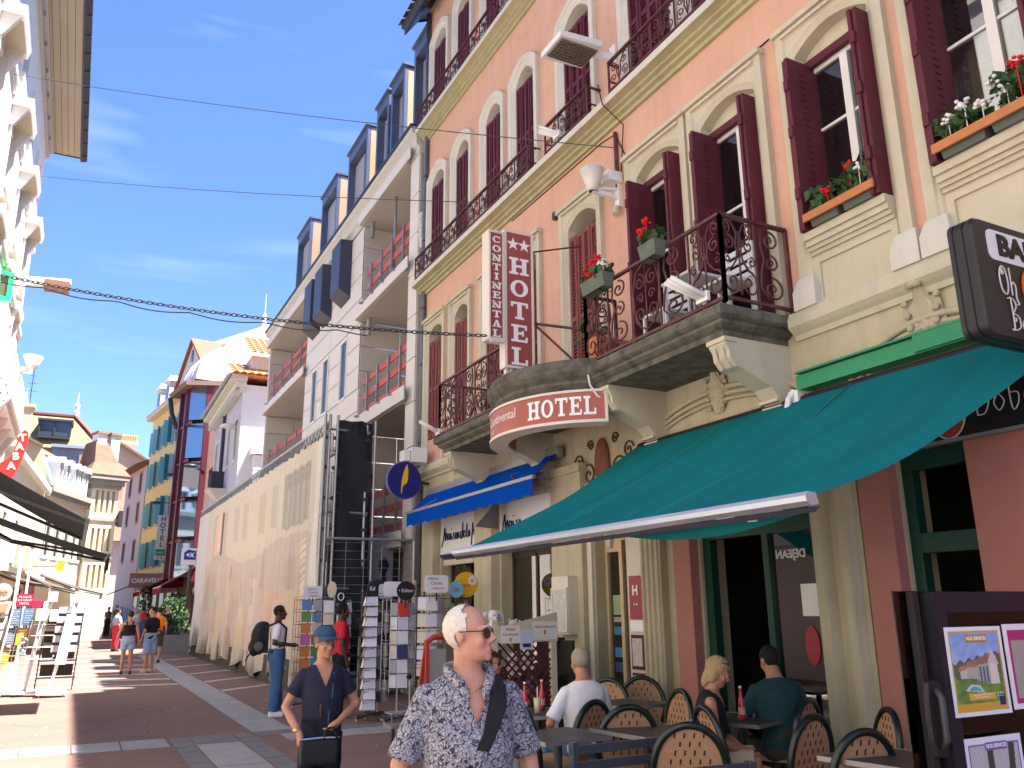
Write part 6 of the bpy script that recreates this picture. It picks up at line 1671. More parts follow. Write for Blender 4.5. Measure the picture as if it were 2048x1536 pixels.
hung_pot('grey planter with a single orange red geranium amid the balcony rail', 6.55, 6.85, [(5.18, 6.84, 5.70, 'redfl'), (5.18, 6.80, 5.62, 'redfl'), (5.18, 6.74, 5.76, 'redfl')], 41)
ch_ = mat('white resin', (.70, .71, .73), .4)
def balcony_chair(y, lab):
 t = thing('balcony_chair', lab, 'chair', (5.75, y, 4.47), 0, 'white chairs on the balcony')
 MB().box(5.55, 5.95, y-.2, y+.2, 4.88, 4.91).build('seat', ch_, t)
 for a_ in (5.57, 5.93):
  for b_ in (-.18, .18): MB().bar((a_, y+b_, 4.47), (a_, y+b_, 4.89 if a_ > 5.7 else 4.89), .03).build('leg', ch_, t)
 mb = MB()
 for k in range(4): mb.box(5.93, 5.95, y-.2, y+.2, 4.98+.1*k, 5.04+.1*k)
 mb.bar((5.94, y-.19, 4.9), (5.94, y-.19, 5.36), .03); mb.bar((5.94, y+.19, 4.9), (5.94, y+.19, 5.36), .03); mb.build('backrest', ch_, t)
balcony_chair(6.15, 'white resin chair on the balcony near its corner post'); balcony_chair(7.2, 'white resin chair deep on the balcony below the geranium planter')
tb = thing('balcony_table', 'small white table on the balcony between two chairs', 'table', (5.7, 6.7, 4.47))
MB().box(5.5, 5.95, 6.45, 6.95, 5.12, 5.15).build('top', ch_, tb)
for a_ in (5.53, 5.92):
 for b_ in (6.48, 6.92): MB().bar((a_, b_, 4.47), (a_, b_, 5.12), .03).build('leg', ch_, tb)
def holder(lab, x, y, z, s=1.0, d=(-1, .7, .75)):
 t = thing('flag_holder', lab, 'flag holder', (x, y, z), 0, 'white flag holders')
 dv = Vector(d).normalized(); mb = MB()
 MB().box(x-.02, x+.02, y-.09*s, y+.09*s, z-.05, z+.05).build('plate', M['white'], t)
 for k in (-1, 0, 1):
  q = (dv+Vector((0, .22*k, .12*k))).normalized()
  MB().tube([Vector((x, y+.05*k*s, z)), Vector((x, y+.05*k*s, z))+q*.42*s], .028*s, 8).build('socket', M['white'], t, True)
holder('white three socket flag holder on the nearer balcony', 5.26, 6.0, 4.62, .95)
holder('white three socket flag holder on the upper cornice rail', 5.93, 9.85, 8.78, 1.0, (-.4, 1, .75))
holder('white three socket flag holder at the far balcony corner', 5.28, 12.98, 4.58, .9)
pt = thing('terracotta_trough', 'terracotta trough with a straggling plant beside the balcony', 'planter', (5.85, 8.65, 4.55))
MB().hexa([(5.62, 8.42, 4.57), (6.0, 8.42, 4.57), (6.0, 8.62, 4.57), (5.62, 8.62, 4.57), (5.55, 8.38, 4.98), (6.05, 8.38, 4.98), (6.05, 8.66, 4.98), (5.55, 8.66, 4.98)]).build('trough', M['terra'], pt)
plant(pt, 5.5, 5.9, 8.55, 8.95, 4.97, .28, 40, [], seed=5)
pt = thing('terracotta_trough', 'terracotta trough behind the legs of the blade sign', 'planter', (5.3, 9.9, 4.57))
MB().box(5.0, 5.6, 9.7, 9.95, 4.57, 4.80).build('trough', M['terra'], pt)
plant(pt, 5.0, 5.6, 9.7, 9.95, 4.8, .12, 30, [], M['leafd'], seed=6)
# ================================================================ terrace
def chair_proto():
 root = thing('cafe_chair', 'x', 'chair', (0, 0, 0), 0, 'rattan terrace chairs')
 def arch(w, zb, zt, n=18):
  P = []
  for k in range(n+1):
   a = math.pi*k/n; P.append((w*math.cos(a), zb+(zt-zb)*math.sin(a)**.85))
  return P
 out = [(-.20, 0.42)]+[(x, z) for x, z in reversed(arch(.245, .56, .89))]+[(.20, 0.42)]
 yb = lambda z: .20+(z-.42)*.16
 mb = MB(); mb.tube([(x, yb(z), z) for x, z in out], .026, 8); mb.build('back_frame', M['chairf'], root, True)
 pn = [(x*.92, .43+(z-.42)*.955) for x, z in out]
 mb = MB(); mb.rings([[(x, yb(z)-.004, z) for x, z in pn], [(x, yb(z)+.004, z) for x, z in pn]]); mb.build('rattan_back', M['rattan'], root)
 mb = MB(); rnd = random.Random(3)
 for r in range(7):
  for c in range(6):
   x = -.16+.064*c+(.03 if r % 2 else 0); z = .48+.055*r
   if abs(x) < .17 and (z < .70 or abs(x) < .12):
    mb.hexa([(x-.005, yb(z)-.0075, z), (x+.005, yb(z)-.0075, z), (x+.005, yb(z)+.0075, z), (x-.005, yb(z)+.0075, z), (x-.009, yb(z+.03)-.0075, z+.032), (x+.001, yb(z+.03)-.0075, z+.032), (x+.001, yb(z+.03)+.0075, z+.032), (x-.009, yb(z+.03)+.0075, z+.032)])
 mb.build('weave_marks', mat('dark brown cane', (.035, .02, .012), .7), root)
 mb = MB(); mb.hexa([(-.20, -.20, .42), (.20, -.20, .42), (.20, .20, .42), (-.20, .20, .42), (-.21, -.21, .455), (.21, -.21, .455), (.20, .21, .455), (-.20, .21, .455)]); mb.build('seat', M['rattan'], root)
 for x, y, dy in ((-.19, -.19, -.03), (.19, -.19, -.03), (-.19, .19, .07), (.19, .19, .07)):
  mb = MB(); mb.tube([(x, y, .43), (x*1.06, y+dy, 0)], .016, 8); mb.build('leg', M['chairf'], root, True)
 mb = MB()
 for s in (-1, 1): mb.tube([(s*.2, .18, .25), (s*.2, -.2, .25)], .009, 6)
 mb.build('stretcher', M['chairf'], root)
 return root
CH = chair_proto(); first = [True]
def chair(x, y, rz, label):
 o = CH if first[0] else dup(CH); first[0] = False
 o.location = (x, y, 0); o.rotation_euler = (0, 0, rz); o['label'] = label; return o
D = math.radians
chair(3.86, 6.45, D(200), 'rattan chair of the white shirted man, foremost by the striped table')
chair(4.06, 6.02, D(165), 'rattan chair pulled to the near dark table, back to the street')
chair(5.05, 7.85, D(-60), 'rattan chair behind the white shirted man, against the hotel wall')
chair(5.55, 7.78, D(-40), 'rattan chair below the notice frame by the grooved pilaster')
chair(4.88, 6.62, D(-100), 'rattan chair beside the blonde woman with its back to the wall')
chair(3.86, 4.93, D(150), 'rattan chair in front of the blonde woman behind the grey slatted bar')
chair(4.69, 4.85, D(190), 'rattan chair behind the man in dark teal')
chair(4.50, 4.18, D(172), 'rattan chair nearest the glass screen, overlapping the teal man')
chair(5.30, 4.74, D(-120), 'rattan chair against the cafe wall beyond the near table')
chair(5.05, 4.10, D(215), 'rattan chair cut by the edge of the glass screen')
chair(4.72, 5.35, D(75), 'rattan chair the blonde woman sits on')
chair(5.42, 5.62, D(200), 'rattan chair the man in teal sits on')
chair(3.55, 6.15, D(80), 'rattan chair the trellis woman sits on')
def table(x, y, rz, w, d, label):
 t = thing('cafe_table', label, 'table', (x, y, 0), rz, 'dark terrace tables'); t['_loc'] = (0, 0, 0)
 MB().box(-w/2, w/2, -d/2, d/2, .715, .74).build('top', M['tabletop'], t, world=False)
 mb = MB()
 for q in ((-w/2-.004, w/2+.004, -d/2-.004, -d/2), (-w/2-.004, w/2+.004, d/2, d/2+.004), (-w/2-.004, -w/2, -d/2, d/2), (w/2, w/2+.004, -d/2, d/2)): mb.box(*q, .712, .742)
 mb.build('steel_edge', M['steel'], t, world=False)
 MB().tube([(0, 0, .03), (0, 0, .715)], .03, 8).build('column', M['darkm'], t, world=False)
 for a in range(4):
  mb = MB(); mb.bar((0, 0, .05), (.27*math.cos(a*math.pi/2+.78), .27*math.sin(a*math.pi/2+.78), .015), .045, .03); mb.build('foot', M['darkm'], t, world=False)
table(4.05, 5.62, D(8), .62, .62, 'dark square table with steel edge in front of the white shirted man')
table(3.32, 5.72, D(4), .58, .55, 'dark table behind the old man in the patterned shirt')
table(3.86, 7.0, D(-10), .62, .62, 'dark table with red bottles between the seated couple by the trellis')
table(5.10, 5.72, D(20), .62, .62, 'dark table with red bottle between the blonde woman and the man in teal')
table(4.62, 3.86, D(10), .62, .62, 'dark table tip showing before the glass screen')
table(5.0, 7.2, D(10), .6, .6, 'empty dark table by the hotel wall')
def bottle(x, y, z, label, h=.25, m=None):
 t = thing('bottle', label, 'bottle', (x, y, z), 0, 'red bottles on the tables')
 MB().lathe([(.026, 0), (.028, .01), (.028, .12), (.022, .16), (.012, .20), (.011, h), (0, h)], (x, y, z), 12).build('glass', m or mat('red drink glass', (.50, .02, .03), .15, spec=.6), t, True)
 MB().lathe([(.013, h), (.013, h+.015), (0, h+.015)], (x, y, z), 8).build('cap', M['white'], t)
 MB().lathe([(.0285, .045), (.0285, .10)], (x, y, z), 12).build('label', mat('pale bottle label', (.62, .35, .32), .6), t)
bottle(3.70, 6.95, .742, 'red bottle nearer the trellis woman'); bottle(3.95, 7.08, .742, 'red bottle nearer the white shirted man')
bottle(5.02, 5.62, .742, 'red bottle before the man in teal')
def tumbler(x, y, z, label):
 t = thing('drinking_glass', label, 'glass', (x, y, z), 0, 'tumblers with straws')
 MB().lathe([(.026, 0), (.034, .13), (.032, .13), (.024, .006), (0, .006)], (x, y, z), 14).build('tumbler', mat('cloudy drink', (.60, .52, .36), .15, spec=.6), t, True)
 MB().tube([(x, y, z+.02), (x+.02, y+.03, z+.22)], .005, 5).build('straw', M['white'], t)
tumbler(3.80, 6.90, .742, 'tumbler with a straw between the two red bottles'); tumbler(5.22, 5.72, .742, 'tumbler with a dark straw by the blonde woman')
def barrier(x, y, rz, label):
 t = thing('slatted_barrier', label, 'barrier', (x, y, 0), rz, 'low slatted barriers'); t['_loc'] = (0, 0, 0)
 gm = mat('blue grey lacquered metal', (.055, .065, .085), .4, (5, .15))
 for k in range(3): MB().box(-.42, .42, -.012, .012, .52+.10*k, .575+.10*k).build('slat', gm, t, world=False)
 for s in (-.40, .40): MB().box(s-.02, s+.02, -.03, .03, 0, .80 if s < 0 else .78).build('post', gm, t, world=False)
barrier(3.42, 5.02, D(2), 'grey slatted barrier beside the old man in the patterned shirt')
barrier(3.20, 4.02, D(-4), 'grey slatted barrier crossing the foot of the rattan chairs')
tr = thing('trellis_screen', 'maroon lattice screen in a cream frame beside the souvenir stall', 'screen', (4.55, 8.6, 0))
crm = mat('cream lacquered wood', (.62, .58, .46), .5, (4, .12))
xa, xb, yy = 4.20, 4.95, 8.6
for x in (xa, xb): MB().box(x-.035, x+.035, yy-.03, yy+.03, 0, 1.52).build('post', crm, tr)
MB().box(xa+.035, xb-.035, yy-.02, yy+.02, .12, .18).build('rail', crm, tr)
for k in range(-7, 9):
 for s in (1, -1):
  c0 = xa+.035; c1 = xb-.035
  pts = []
  b0 = xa+.10*k+(.0 if s > 0 else .75)
  za, zb = .18, 1.30
  z_lo = max(za, za+((c0-b0)/s if s > 0 else (b0-c1))); z_hi = min(zb, za+((c1-b0) if s > 0 else (b0-c0)))
  if z_hi-z_lo > .06: MB().bar((b0+s*(z_lo-za), yy-.006*s, z_lo), (b0+s*(z_hi-za), yy-.006*s, z_hi), .022, .008, up=(0, 1, 0)).build('lath', M['maroon'], tr)
mb = MB(); mb.hexa([(xa-.05, yy-.045, 1.28), (xb+.04, yy-.045, 1.28), (xb+.04, yy-.02, 1.28), (xa-.05, yy-.02, 1.28), (xa-.05, yy-.045, 1.42), (xb+.04, yy-.045, 1.60), (xb+.04, yy-.02, 1.60), (xa-.05, yy-.02, 1.42)]); mb.build('headboard', crm, tr)
def notice(x0, x1, z0, z1, words, label, bg=(.80, .80, .78), y=8.545):
 t = thing('paper_notice', label, 'notice', ((x0+x1)/2, y, z0))
 MB().box(x0, x1, y, y+.004, z0, z1).build('sheet', mat('paper '+str(bg), bg, .7), t)
 for (w, s_, z, c) in words: text(w, s_, mat('ink '+str(c), c, .6), ((x0+x1)/2, y-.001, z), (1, 0, 0), (0, 0, 1), t, extrude=.001)
 return t
n1 = notice(4.26, 4.50, 1.27, 1.46, [('Hôtel', .05, 1.42, (.25, .04, .06)), ('Continental', .042, 1.365, (.25, .04, .06))], 'white card with the hotel name on the trellis headboard')
mb = MB(); mb.ell((4.38, 8.543, 1.31), (.012, .003, .026), 8, 6); mb.build('orange_crest', mat('orange crest', (.7, .16, .03), .6), n1)
n2 = notice(4.66, 4.98, 1.30, 1.50, [('Hôtel Continental', .036, 1.44, (.25, .04, .06)), ('- - - - - -', .03, 1.325, (.1, .1, .1))], 'white card with an orange crest at the higher end of the headboard')
mb = MB(); mb.ell((4.82, 8.543, 1.38), (.015, .003, .03), 8, 6); mb.build('orange_crest', MATS['orange crest'], n2)
n3 = notice(4.50, 4.66, 1.20, 1.42, [('. . . . . .', .03, 1.38, (.15, .18, .35)), ('- - - - -', .03, 1.35, (.15, .18, .35))], 'pale blue leaflet hanging between two white cards', (.62, .66, .86), 8.538)
MB().box(4.53, 4.63, 8.534, 8.539, 1.225, 1.265).build('stamp', mat('dark blue stamp', (.03, .04, .12), .6), n3)
def plush(x, y, z, s, m, label, ears='long'):
 t = thing('plush_toy', label, 'plush toy', (x, y, z), 0, 'plush toys behind the trellis')
 mb = MB(); mb.ell((x, y, z+.10*s), (.10*s, .09*s, .11*s)); mb.build('body', m, t, True)
 mb = MB(); mb.ell((x, y-.02*s, z+.26*s), (.085*s, .08*s, .08*s)); mb.ell((x, y-.09*s, z+.24*s), (.04*s, .03*s, .03*s), 8, 6); mb.build('head', m, t, True)
 for sg in (-1, 1):
  mb = MB()
  if ears == 'long': mb.tube([(x+sg*.05*s, y, z+.32*s), (x+sg*.11*s, y-.01*s, z+.28*s), (x+sg*.13*s, y-.02*s, z+.16*s)], [.02*s, .035*s, .025*s], 8)
  else: mb.ell((x+sg*.07*s, y, z+.33*s), (.03*s, .015*s, .03*s), 8, 6)
  mb.build('ear', m, t, True)
  mb = MB(); mb.ell((x+sg*.03*s, y-.095*s, z+.275*s), (.009*s, .006*s, .009*s), 6, 4); mb.build('eye', M['black'], t)
  mb = MB(); mb.ell((x+sg*.07*s, y-.08*s, z+.03*s), (.04*s, .06*s, .035*s), 8, 6); mb.build('paw', m, t, True)
 mb = MB(); mb.ell((x, y-.12*s, z+.25*s), (.012*s, .006*s, .009*s), 6, 4); mb.build('nose', M['black'], t)
pl_w = mat('white plush', (.70, .70, .68), .95, (30, .2), (90, .5)); pl_g = mat('grey violet plush', (.20, .18, .24), .95, (30, .4), (90, .5)); pl_d = mat('dark plush', (.07, .055, .06), .95, (30, .4))
tb = thing('stall_table', 'souvenir stall counter stacked behind the lattice screen', 'counter', (4.6, 9.4, 0))
for k, z in enumerate((.45, .85, 1.26)): MB().box(4.15, 5.5, 8.95+.15*k, 9.9, z, z+.03).build('shelf', M['dim'], tb)
for x in (4.17, 5.45): MB().box(x, x+.04, 9.0, 9.88, 0, 1.26).build('upright', M['dim'], tb)
plush(4.48, 9.2, 1.29, 1.0, pl_w, 'white long eared plush rabbit on top above the name card', 'long')
plush(4.20, 9.25, 1.29, .85, pl_g, 'grey violet plush beside the white rabbit, nearer the racks', 'round'); plush(4.31, 9.45, 1.27, .8, pl_g, 'smaller grey violet plush tucked behind the rabbit', 'round')
plush(4.80, 9.3, 1.29, .65, pl_w, 'small white plush above the headboard slope', 'round'); plush(4.96, 9.35, 1.29, .6, pl_w, 'small white plush nearest the menu case', 'round')
rnd = random.Random(8); nm = ['white', 'grey', 'black and white', 'pale', 'cream', 'ivory', 'dove grey', 'snowy']
pos = [(4.30, 1.0), (4.45, 1.02), (4.66, .99), (4.84, 1.06), (4.36, .60), (4.60, .58), (4.80, .62), (4.92, .86)]
for k, (x, z) in enumerate(pos):
 where = ('upper shelf' if z > .8 else 'lower shelf'); spot = ['beside the near post', 'second from the near post', 'in the middle', 'by the far post'][k % 4]
 plush(x, 9.05, z-.14 if z < .8 else z-.12, .8, (pl_w, pl_d, pl_w, pl_g)[k % 4] if k != 3 else pl_w, f'{nm[k]} plush on the {where} {spot}, seen through the lattice', 'round')
# ================================================================ glass wind screen with estate posters
gs = thing('glass_screen', 'glass wind screen in black frame carrying property posters', 'screen', (3.6, 2.46, 0))
Y = 2.46
MB().box(3.095, 4.9, Y+.02, Y+.028, .12, 1.705).build('glass', mat('x', (1, 1, 1)) if False else M['panec'], gs)
fb = mat('blue black frame', (.012, .013, .022), .4)
mb = MB(); mb.box(3.295, 3.37, Y-.02, Y+.06, .0, 1.70); mb.box(3.37, 4.9, Y-.02, Y+.06, 1.615, 1.70); mb.box(3.37, 4.9, Y-.02, Y+.06, .06, .16); mb.build('frame', fb, gs)
mb = MB(); mb.box(3.172, 3.206, Y-.015, Y+.018, 0, 1.70); mb.build('clamp_post', M['black'], gs)
mb = MB(); mb.rings([[(3.19+.055*math.cos(2*math.pi*k/16)*(1 if e == 0 else .9), Y-.03-e*.02, 1.20+.145*max(-1, min(1, 1.35*math.sin(2*math.pi*k/16)))) for k in range(16)] for e in (0, 1)]); mb.build('handle_plate', M['black'], gs, False)
MB().tube([(3.19, Y-.05, 1.09), (3.19, Y-.075, 1.12), (3.19, Y-.075, 1.28), (3.19, Y-.05, 1.31)], .014, 8).build('handle', M['darkm'], gs, True)
def poster(label, x0, x1, z0, z1, fn, words):
 t = thing('property_poster', label, 'poster', ((x0+x1)/2, Y-.02, z0), 0, 'posters on the glass screen')
 print_sheet('poster_sheet', ((x0, Y-.022, z0), (x1-x0, 0, 0), (0, 0, z1-z0)), 150, 120, fn, t, .35, .004)
 for (w, s_, x, z, c, bgc) in words:
  if bgc: MB().prism(rrect(x-.075, x+.075, z-.016, z+.016, .01), lambda u, v, d: (u, Y-.0225-d, v), 0, .001).build('title_plate', mat('plate '+str(bgc), bgc, .4), t)
  text(w, s_, mat('ink '+str(c), c, .5), (x, Y-.0245, z), (1, 0, 0), (0, 0, 1), t, extrude=.0006, bold=.0008)
def p_villa(U, V):
 C = np.zeros(U.shape+(3,)); C[:] = (.74, .76, .82)
 ins = (U > .05) & (U < .95) & (V > .05) & (V < .95); C[ins] = (.60, .36, .05)
 pic = (U > .07) & (U < .92) & (V > .14) & (V < .93)
 n = .5+.5*np.sin(U*19+3*np.sin(V*11))*np.sin(V*23+2*np.sin(U*9))
 sky = np.stack([.22+.35*n*(1-V)*1.2, .34+.3*n*(1-V)*1.2, .62+.12*n], -1); C[pic] = sky[pic]
 hill = pic & (V < .62+.14*(U-.3)+.02*np.sin(U*40)); C[hill] = (.12, .12, .08)
 garden = pic & (V < .42+.03*np.sin(U*30)); g = np.stack([.10+.10*n, .19+.12*n, .04+.03*n], -1); C[garden] = g[garden]
 def poly(xs, ys, c):
  m = np.ones(U.shape, bool); k = len(xs)
  for i in range(k):
   x1, y1, x2, y2 = xs[i], ys[i], xs[(i+1) % k], ys[(i+1) % k]
   m &= (x2-x1)*(V-y1)-(y2-y1)*(U-x1) >= 0
  C[m & pic] = c
 poly([.70, .86, .84, .68], [.34, .34, .66, .60], (.66, .60, .52)); poly([.48, .70, .70, .48], [.38, .34, .58, .56], (.36, .36, .36)); poly([.30, .48, .48, .30], [.42, .40, .54, .55], (.42, .38, .32)); poly([.18, .30, .30, .18], [.42, .42, .52, .50], (.55, .50, .42))
 poly([.44, .70, .78, .52], [.56, .58, .70, .64], (.30, .15, .10)); poly([.28, .48, .50, .32], [.54, .55, .62, .60], (.36, .18, .12)); poly([.14, .30, .28, .18], [.50, .52, .57, .55], (.40, .20, .13)); poly([.68, .88, .78], [.58, .56, .74], (.56, .50, .44))
 for x in (.52, .58, .64): poly([x, x+.035, x+.035, x], [.36, .36, .54, .54], (.10, .13, .16))
 poly([.22, .56, .50, .34], [.28, .25, .33, .35], (.55, .60, .58)); poly([.28, .52, .46, .36], [.28, .265, .315, .325], (.10, .38, .38))
 m = (U > .28) & (U < .74) & (V > .17) & (V < .25); C[m] = (.64, .40, .06)
 m = (U > .80) & (U < .91) & (V > .10) & (V < .22); C[m] = (.02, .03, .14)
 m = (U > .34) & (U < .68) & (np.abs(V-.225) < .006); C[m] = (.8, .7, .5); m = (U > .38) & (U < .62) & (np.abs(V-.20) < .006); C[m] = (.8, .7, .5)
 for v in (.245, .225, .20): C[(U > .76) & (U < .88) & (np.abs(V-v) < .005) & (np.sin(U*160) > -.4)] = (.75, .75, .75)
 return C
def p_feet(U, V):
 C = np.zeros(U.shape+(3,)); C[:] = (.74, .76, .84)
 pic = (U > .05) & (U < .95) & (V > .05) & (V < .93); C[pic] = (.16, .10, .30)
 pic = (U > .07) & (U < .93) & (V > .05) & (V < .91)
 n = .5+.5*np.sin(U*71+5*np.sin(V*43))*np.sin(V*77)
 w = np.stack([.42+.1*n]*3, -1); C[pic] = w[pic]
 C[pic & (V < .42)] = (.20, .22, .24)
 for x, dx in ((.42, .0), (.76, .05)):
  leg = pic & (np.abs(U-(x+dx*(V-.4)*2)) < .055) & (V > .30); C[leg] = (.07, .055, .05)
  sh = pic & (((U-x+.05)/.14)**2+((V-.27)/.085)**2 < 1+.25*np.sin(U*70)*np.sin(V*60)); C[sh] = (.03, .16, .36)
 C[pic & (V < .14)] = (.28, .20, .42)
 return C
def p_pink(U, V):
 C = np.zeros(U.shape+(3,)); C[:] = (.74, .74, .78); C[(U > .07) & (U < .93) & (V > .06) & (V < .93)] = (.42, .03, .16)
 C[(U > .12) & (U < .88) & (V > .12) & (V < .8)] = (.34, .32, .28)
 return C
poster('yellow framed poster of a villa with a pool', 3.335, 3.715, 1.19, 1.553, p_villa, [('NOS SERVICES', .021, 3.535, 1.503, (.8, .75, .6), (.42, .25, .03))])
poster('violet framed poster of feet in blue shoe covers', 3.365, 3.74, .74, 1.105, p_feet, [('NOS SERVICES', .021, 3.565, 1.068, (.75, .72, .85), (.20, .12, .36))])
poster('magenta poster cut by the picture edge', 3.735, 4.1, 1.20, 1.56, p_pink, [])
lb = mat('string light wire', (.45, .40, .30), .4, metal=.6)
gl = thing('string_lights', 'two twisted cords of small lamps behind the glass screen', 'string lights', (4.0, 2.9, 1.6))
for x in (3.93, 4.13):
 mb = MB()
 for k in range(10): mb.ell((x+.006*math.sin(k*2.2), 2.95, 1.66-.028*k), (.008, .008, .016), 6, 4)
 mb.build('cord', lb, gl, True)
# ================================================================ people
def remesh(mb, name, vox, m, parent, smooth_it=3, wrinkle=0.0, cut=None, seed=0, slots=None, planes=None):
 me = mb.mesh('tmp', slots or m)
 o = bpy.data.objects.new('tmp', me); COL.objects.link(o)
 md = o.modifiers.new('r', 'REMESH'); md.mode = 'VOXEL'; md.voxel_size = vox; md.adaptivity = 0
 if smooth_it:
  s = o.modifiers.new('s', 'SMOOTH'); s.factor = .5; s.iterations = smooth_it
 dg = bpy.context.evaluated_depsgraph_get()
 out = bpy.data.meshes.new_from_object(o.evaluated_get(dg))
 bpy.data.objects.remove(o); bpy.data.meshes.remove(me)
 n = len(out.vertices); co = np.zeros(n*3); out.vertices.foreach_get('co', co); co = co.reshape(-1, 3)
 if wrinkle and n:
  nr = np.zeros(n*3); out.vertices.foreach_get('normal', nr); nr = nr.reshape(-1, 3)
  x, y, z = co.T; q = seed*1.7
  d = np.sin(z*31+4*np.sin(x*13+q)+q)*.5+np.sin(x*37+z*22+3*np.sin(y*17+q))*.35+np.sin(z*67+x*29+q*2)*.2
  co = co+nr*(d*wrinkle)[:, None]
  out.vertices.foreach_set('co', co.ravel())
 out.update()
 if cut is not None:
  bm = bmesh.new(); bm.from_mesh(out)
  for pc, pn in planes or ():
   bmesh.ops.bisect_plane(bm, geom=bm.verts[:]+bm.edges[:]+bm.faces[:], plane_co=pc, plane_no=pn)
  kill = [f for f in bm.faces if cut(f.calc_center_median())]
  bmesh.ops.delete(bm, geom=kill, context='FACES'); bm.to_mesh(out); bm.free()
 out.materials.clear()
 for q in (slots or [m]): out.materials.append(q)
 out.polygons.foreach_set('use_smooth', [True]*len(out.polygons))
 out.name = name
 ob = bpy.data.objects.new(name, out); COL.objects.link(ob); ob.parent = parent
 return ob
def skin_mat(name, rgb):
 return mat(name, rgb, .5, (40, .12), (120, .06), spec=.35)
SK = dict(tan=skin_mat('tanned skin', (.42, .205, .13)), fair=skin_mat('fair skin', (.50, .265, .185)), dark=skin_mat('dark brown skin', (.075, .036, .024)), mid=skin_mat('warm skin', (.44, .225, .14)))
LIP = mat('lips', (.34, .12, .10), .5)
EYEW = mat('eye white', (.7, .68, .64), .3); EYED = mat('dark iris', (.03, .02, .015), .2)
def person(label, loc, rotz, H=1.7, skin='fair', hair=None, hairm=None, shirt=None, sleeve=.55, shirtlen=.90, neck='round', bottom=None, botlen=.09, botr=.0, shoes=None,
           vox=.014, yaw=0.0, pitch=0.0, lean=0.0, twist=0.0, arms=None, legs=None, sit=False, wide=1.0, belly=0.0, hands=True, face=True, group=None, strap=None, glasses=None, tank=False, hem=None, cat='person'):
 t = thing('person', label, cat, (loc[0], loc[1], gz(loc[1]) if len(loc) < 3 else loc[2]), rotz, group); t['_loc'] = (0, 0, 0)
 k = H/1.75; hz = (.53*k if sit else .93*k)
 Rl = Matrix.Rotation(lean, 3, 'X'); Rt = Matrix.Rotation(twist, 3, 'Z')
 def U(p): return Rt @ (Rl @ Vector((p[0]*k, p[1]*k, (p[2]-.93)*k)))+Vector((0, 0, hz))
 def Lg(p): return Vector((p[0]*k, p[1]*k, p[2]*k))
 SECT = [(.83, .13, .10, .005), (.90, .168, .118, .008), (.97, .166, .115, .004), (1.06, .146+.02*belly, .108+.03*belly, -.01*belly), (1.18, .156+.015*belly, .117+.025*belly, -.005-.012*belly), (1.29, .175, .122, 0), (1.37, .185, .112, .004), (1.425, .165, .088, .010), (1.462, .105, .066, .016), (1.49, .062, .058, .018), (1.56, .054, .056, .006)]
 def ringat(z, rx, ry, yo, add=0.0, n=20):
  return [U(((rx*wide+add)*math.cos(2*math.pi*j/n), yo+(ry+add)*math.sin(2*math.pi*j/n), z)) for j in range(n)]
 A = arms or {}
 Ljo = {}
 for s, nm in ((-1, 'R'), (1, 'L')):       # the figure faces -y: its own right hand is at -x
  sh = (s*.168*wide, .008, 1.388); el = A.get('e'+nm, (s*(.245*wide), .035, 1.12)); wr = A.get('w'+nm, (s*(.25*wide), -.055, .88))
  Ljo[nm] = (U(sh), U(el), U(wr))
 LG = legs or ({'kR': (-.11, -.43, .52), 'aR': (-.11, -.42, .09), 'kL': (.11, -.43, .52), 'aL': (.11, -.42, .09)} if sit else {})
 Leg = {}
 for s, nm in ((-1, 'R'), (1, 'L')):
  hp_ = Vector((s*.088*k*wide, 0, hz-.02*k)); kn = Lg(LG.get('k'+nm, (s*.095, -.012, .50))); an = Lg(LG.get('a'+nm, (s*.10, .02, .085)))
  Leg[nm] = (hp_, kn, an)
 def arm_pts(nm, frac=1.0, add=0.0, r=None):
  a, b, c = Ljo[nm]
  P = [a, a.lerp(b, .5), b, b.lerp(c, .45), c]; rr = r or [.050, .047, .040, .038, .027]
  rr = [q*k+add for q in rr]
  return P, rr
 def leg_pts(nm, add=0.0):
  a, b, c = Leg[nm]
  back = Vector((0, .012*k, 0))
  return [a, a.lerp(b, .5), b, b.lerp(c, .35)+back, c], [q*k+add for q in (.088, .076, .056, .058, .037)]
 body = MB()
 body.rings([ringat(*q) for q in SECT])
 for nm in 'RL':
  P, rr = arm_pts(nm); body.tube(P, rr, 10)
  body.ell(Ljo[nm][0], (.050*k, .050*k, .048*k), 10, 8)
  P, rr = leg_pts(nm); body.tube(P, rr, 12)
  c = Leg[nm][2]
  body.ell((c.x, c.y-.06*k, .038*k), (.042*k, .125*k, .036*k), 10, 6); body.ell(c, (.04*k, .042*k, .05*k), 8, 6)
  w0 = Ljo[nm][2]; d = (w0-Ljo[nm][1]).normalized()
  hd = A.get('h'+nm); d = (Rl @ Vector(hd)).normalized() if hd else d
  side = Vector((0, 1, 0)) if abs(d.y) < .7 else Vector((1, 0, 0)); side = (side-d*side.dot(d)).normalized(); nrm = d.cross(side)
  if (nrm.x > 0) == (nm == 'L'): nrm = -nrm        # palm turned to the body
  body.tube([w0-d*.01*k, w0+d*.03*k, w0+d*.075*k, w0+d*.09*k], [.026*k, .032*k, .034*k, .02*k], 8)
  if hands:
   for q, (off, ln) in enumerate(((-.030, .068), (-.010, .078), (.010, .073), (.029, .056))):
    b0 = w0+d*.075*k+side*off*k; m1 = b0+d*ln*.5*k+nrm*.010*k; e1 = b0+d*ln*.85*k+nrm*.032*k
    body.tube([b0-d*.02*k, b0, m1, e1], [.0105*k, .0105*k, .0095*k, .0075*k], 6)
   b0 = w0+d*.03*k-side*.026*k
   body.tube([b0, b0-side*.028*k+d*.025*k+nrm*.012*k, b0-side*.036*k+d*.06*k+nrm*.022*k], [.012*k, .011*k, .008*k], 6)
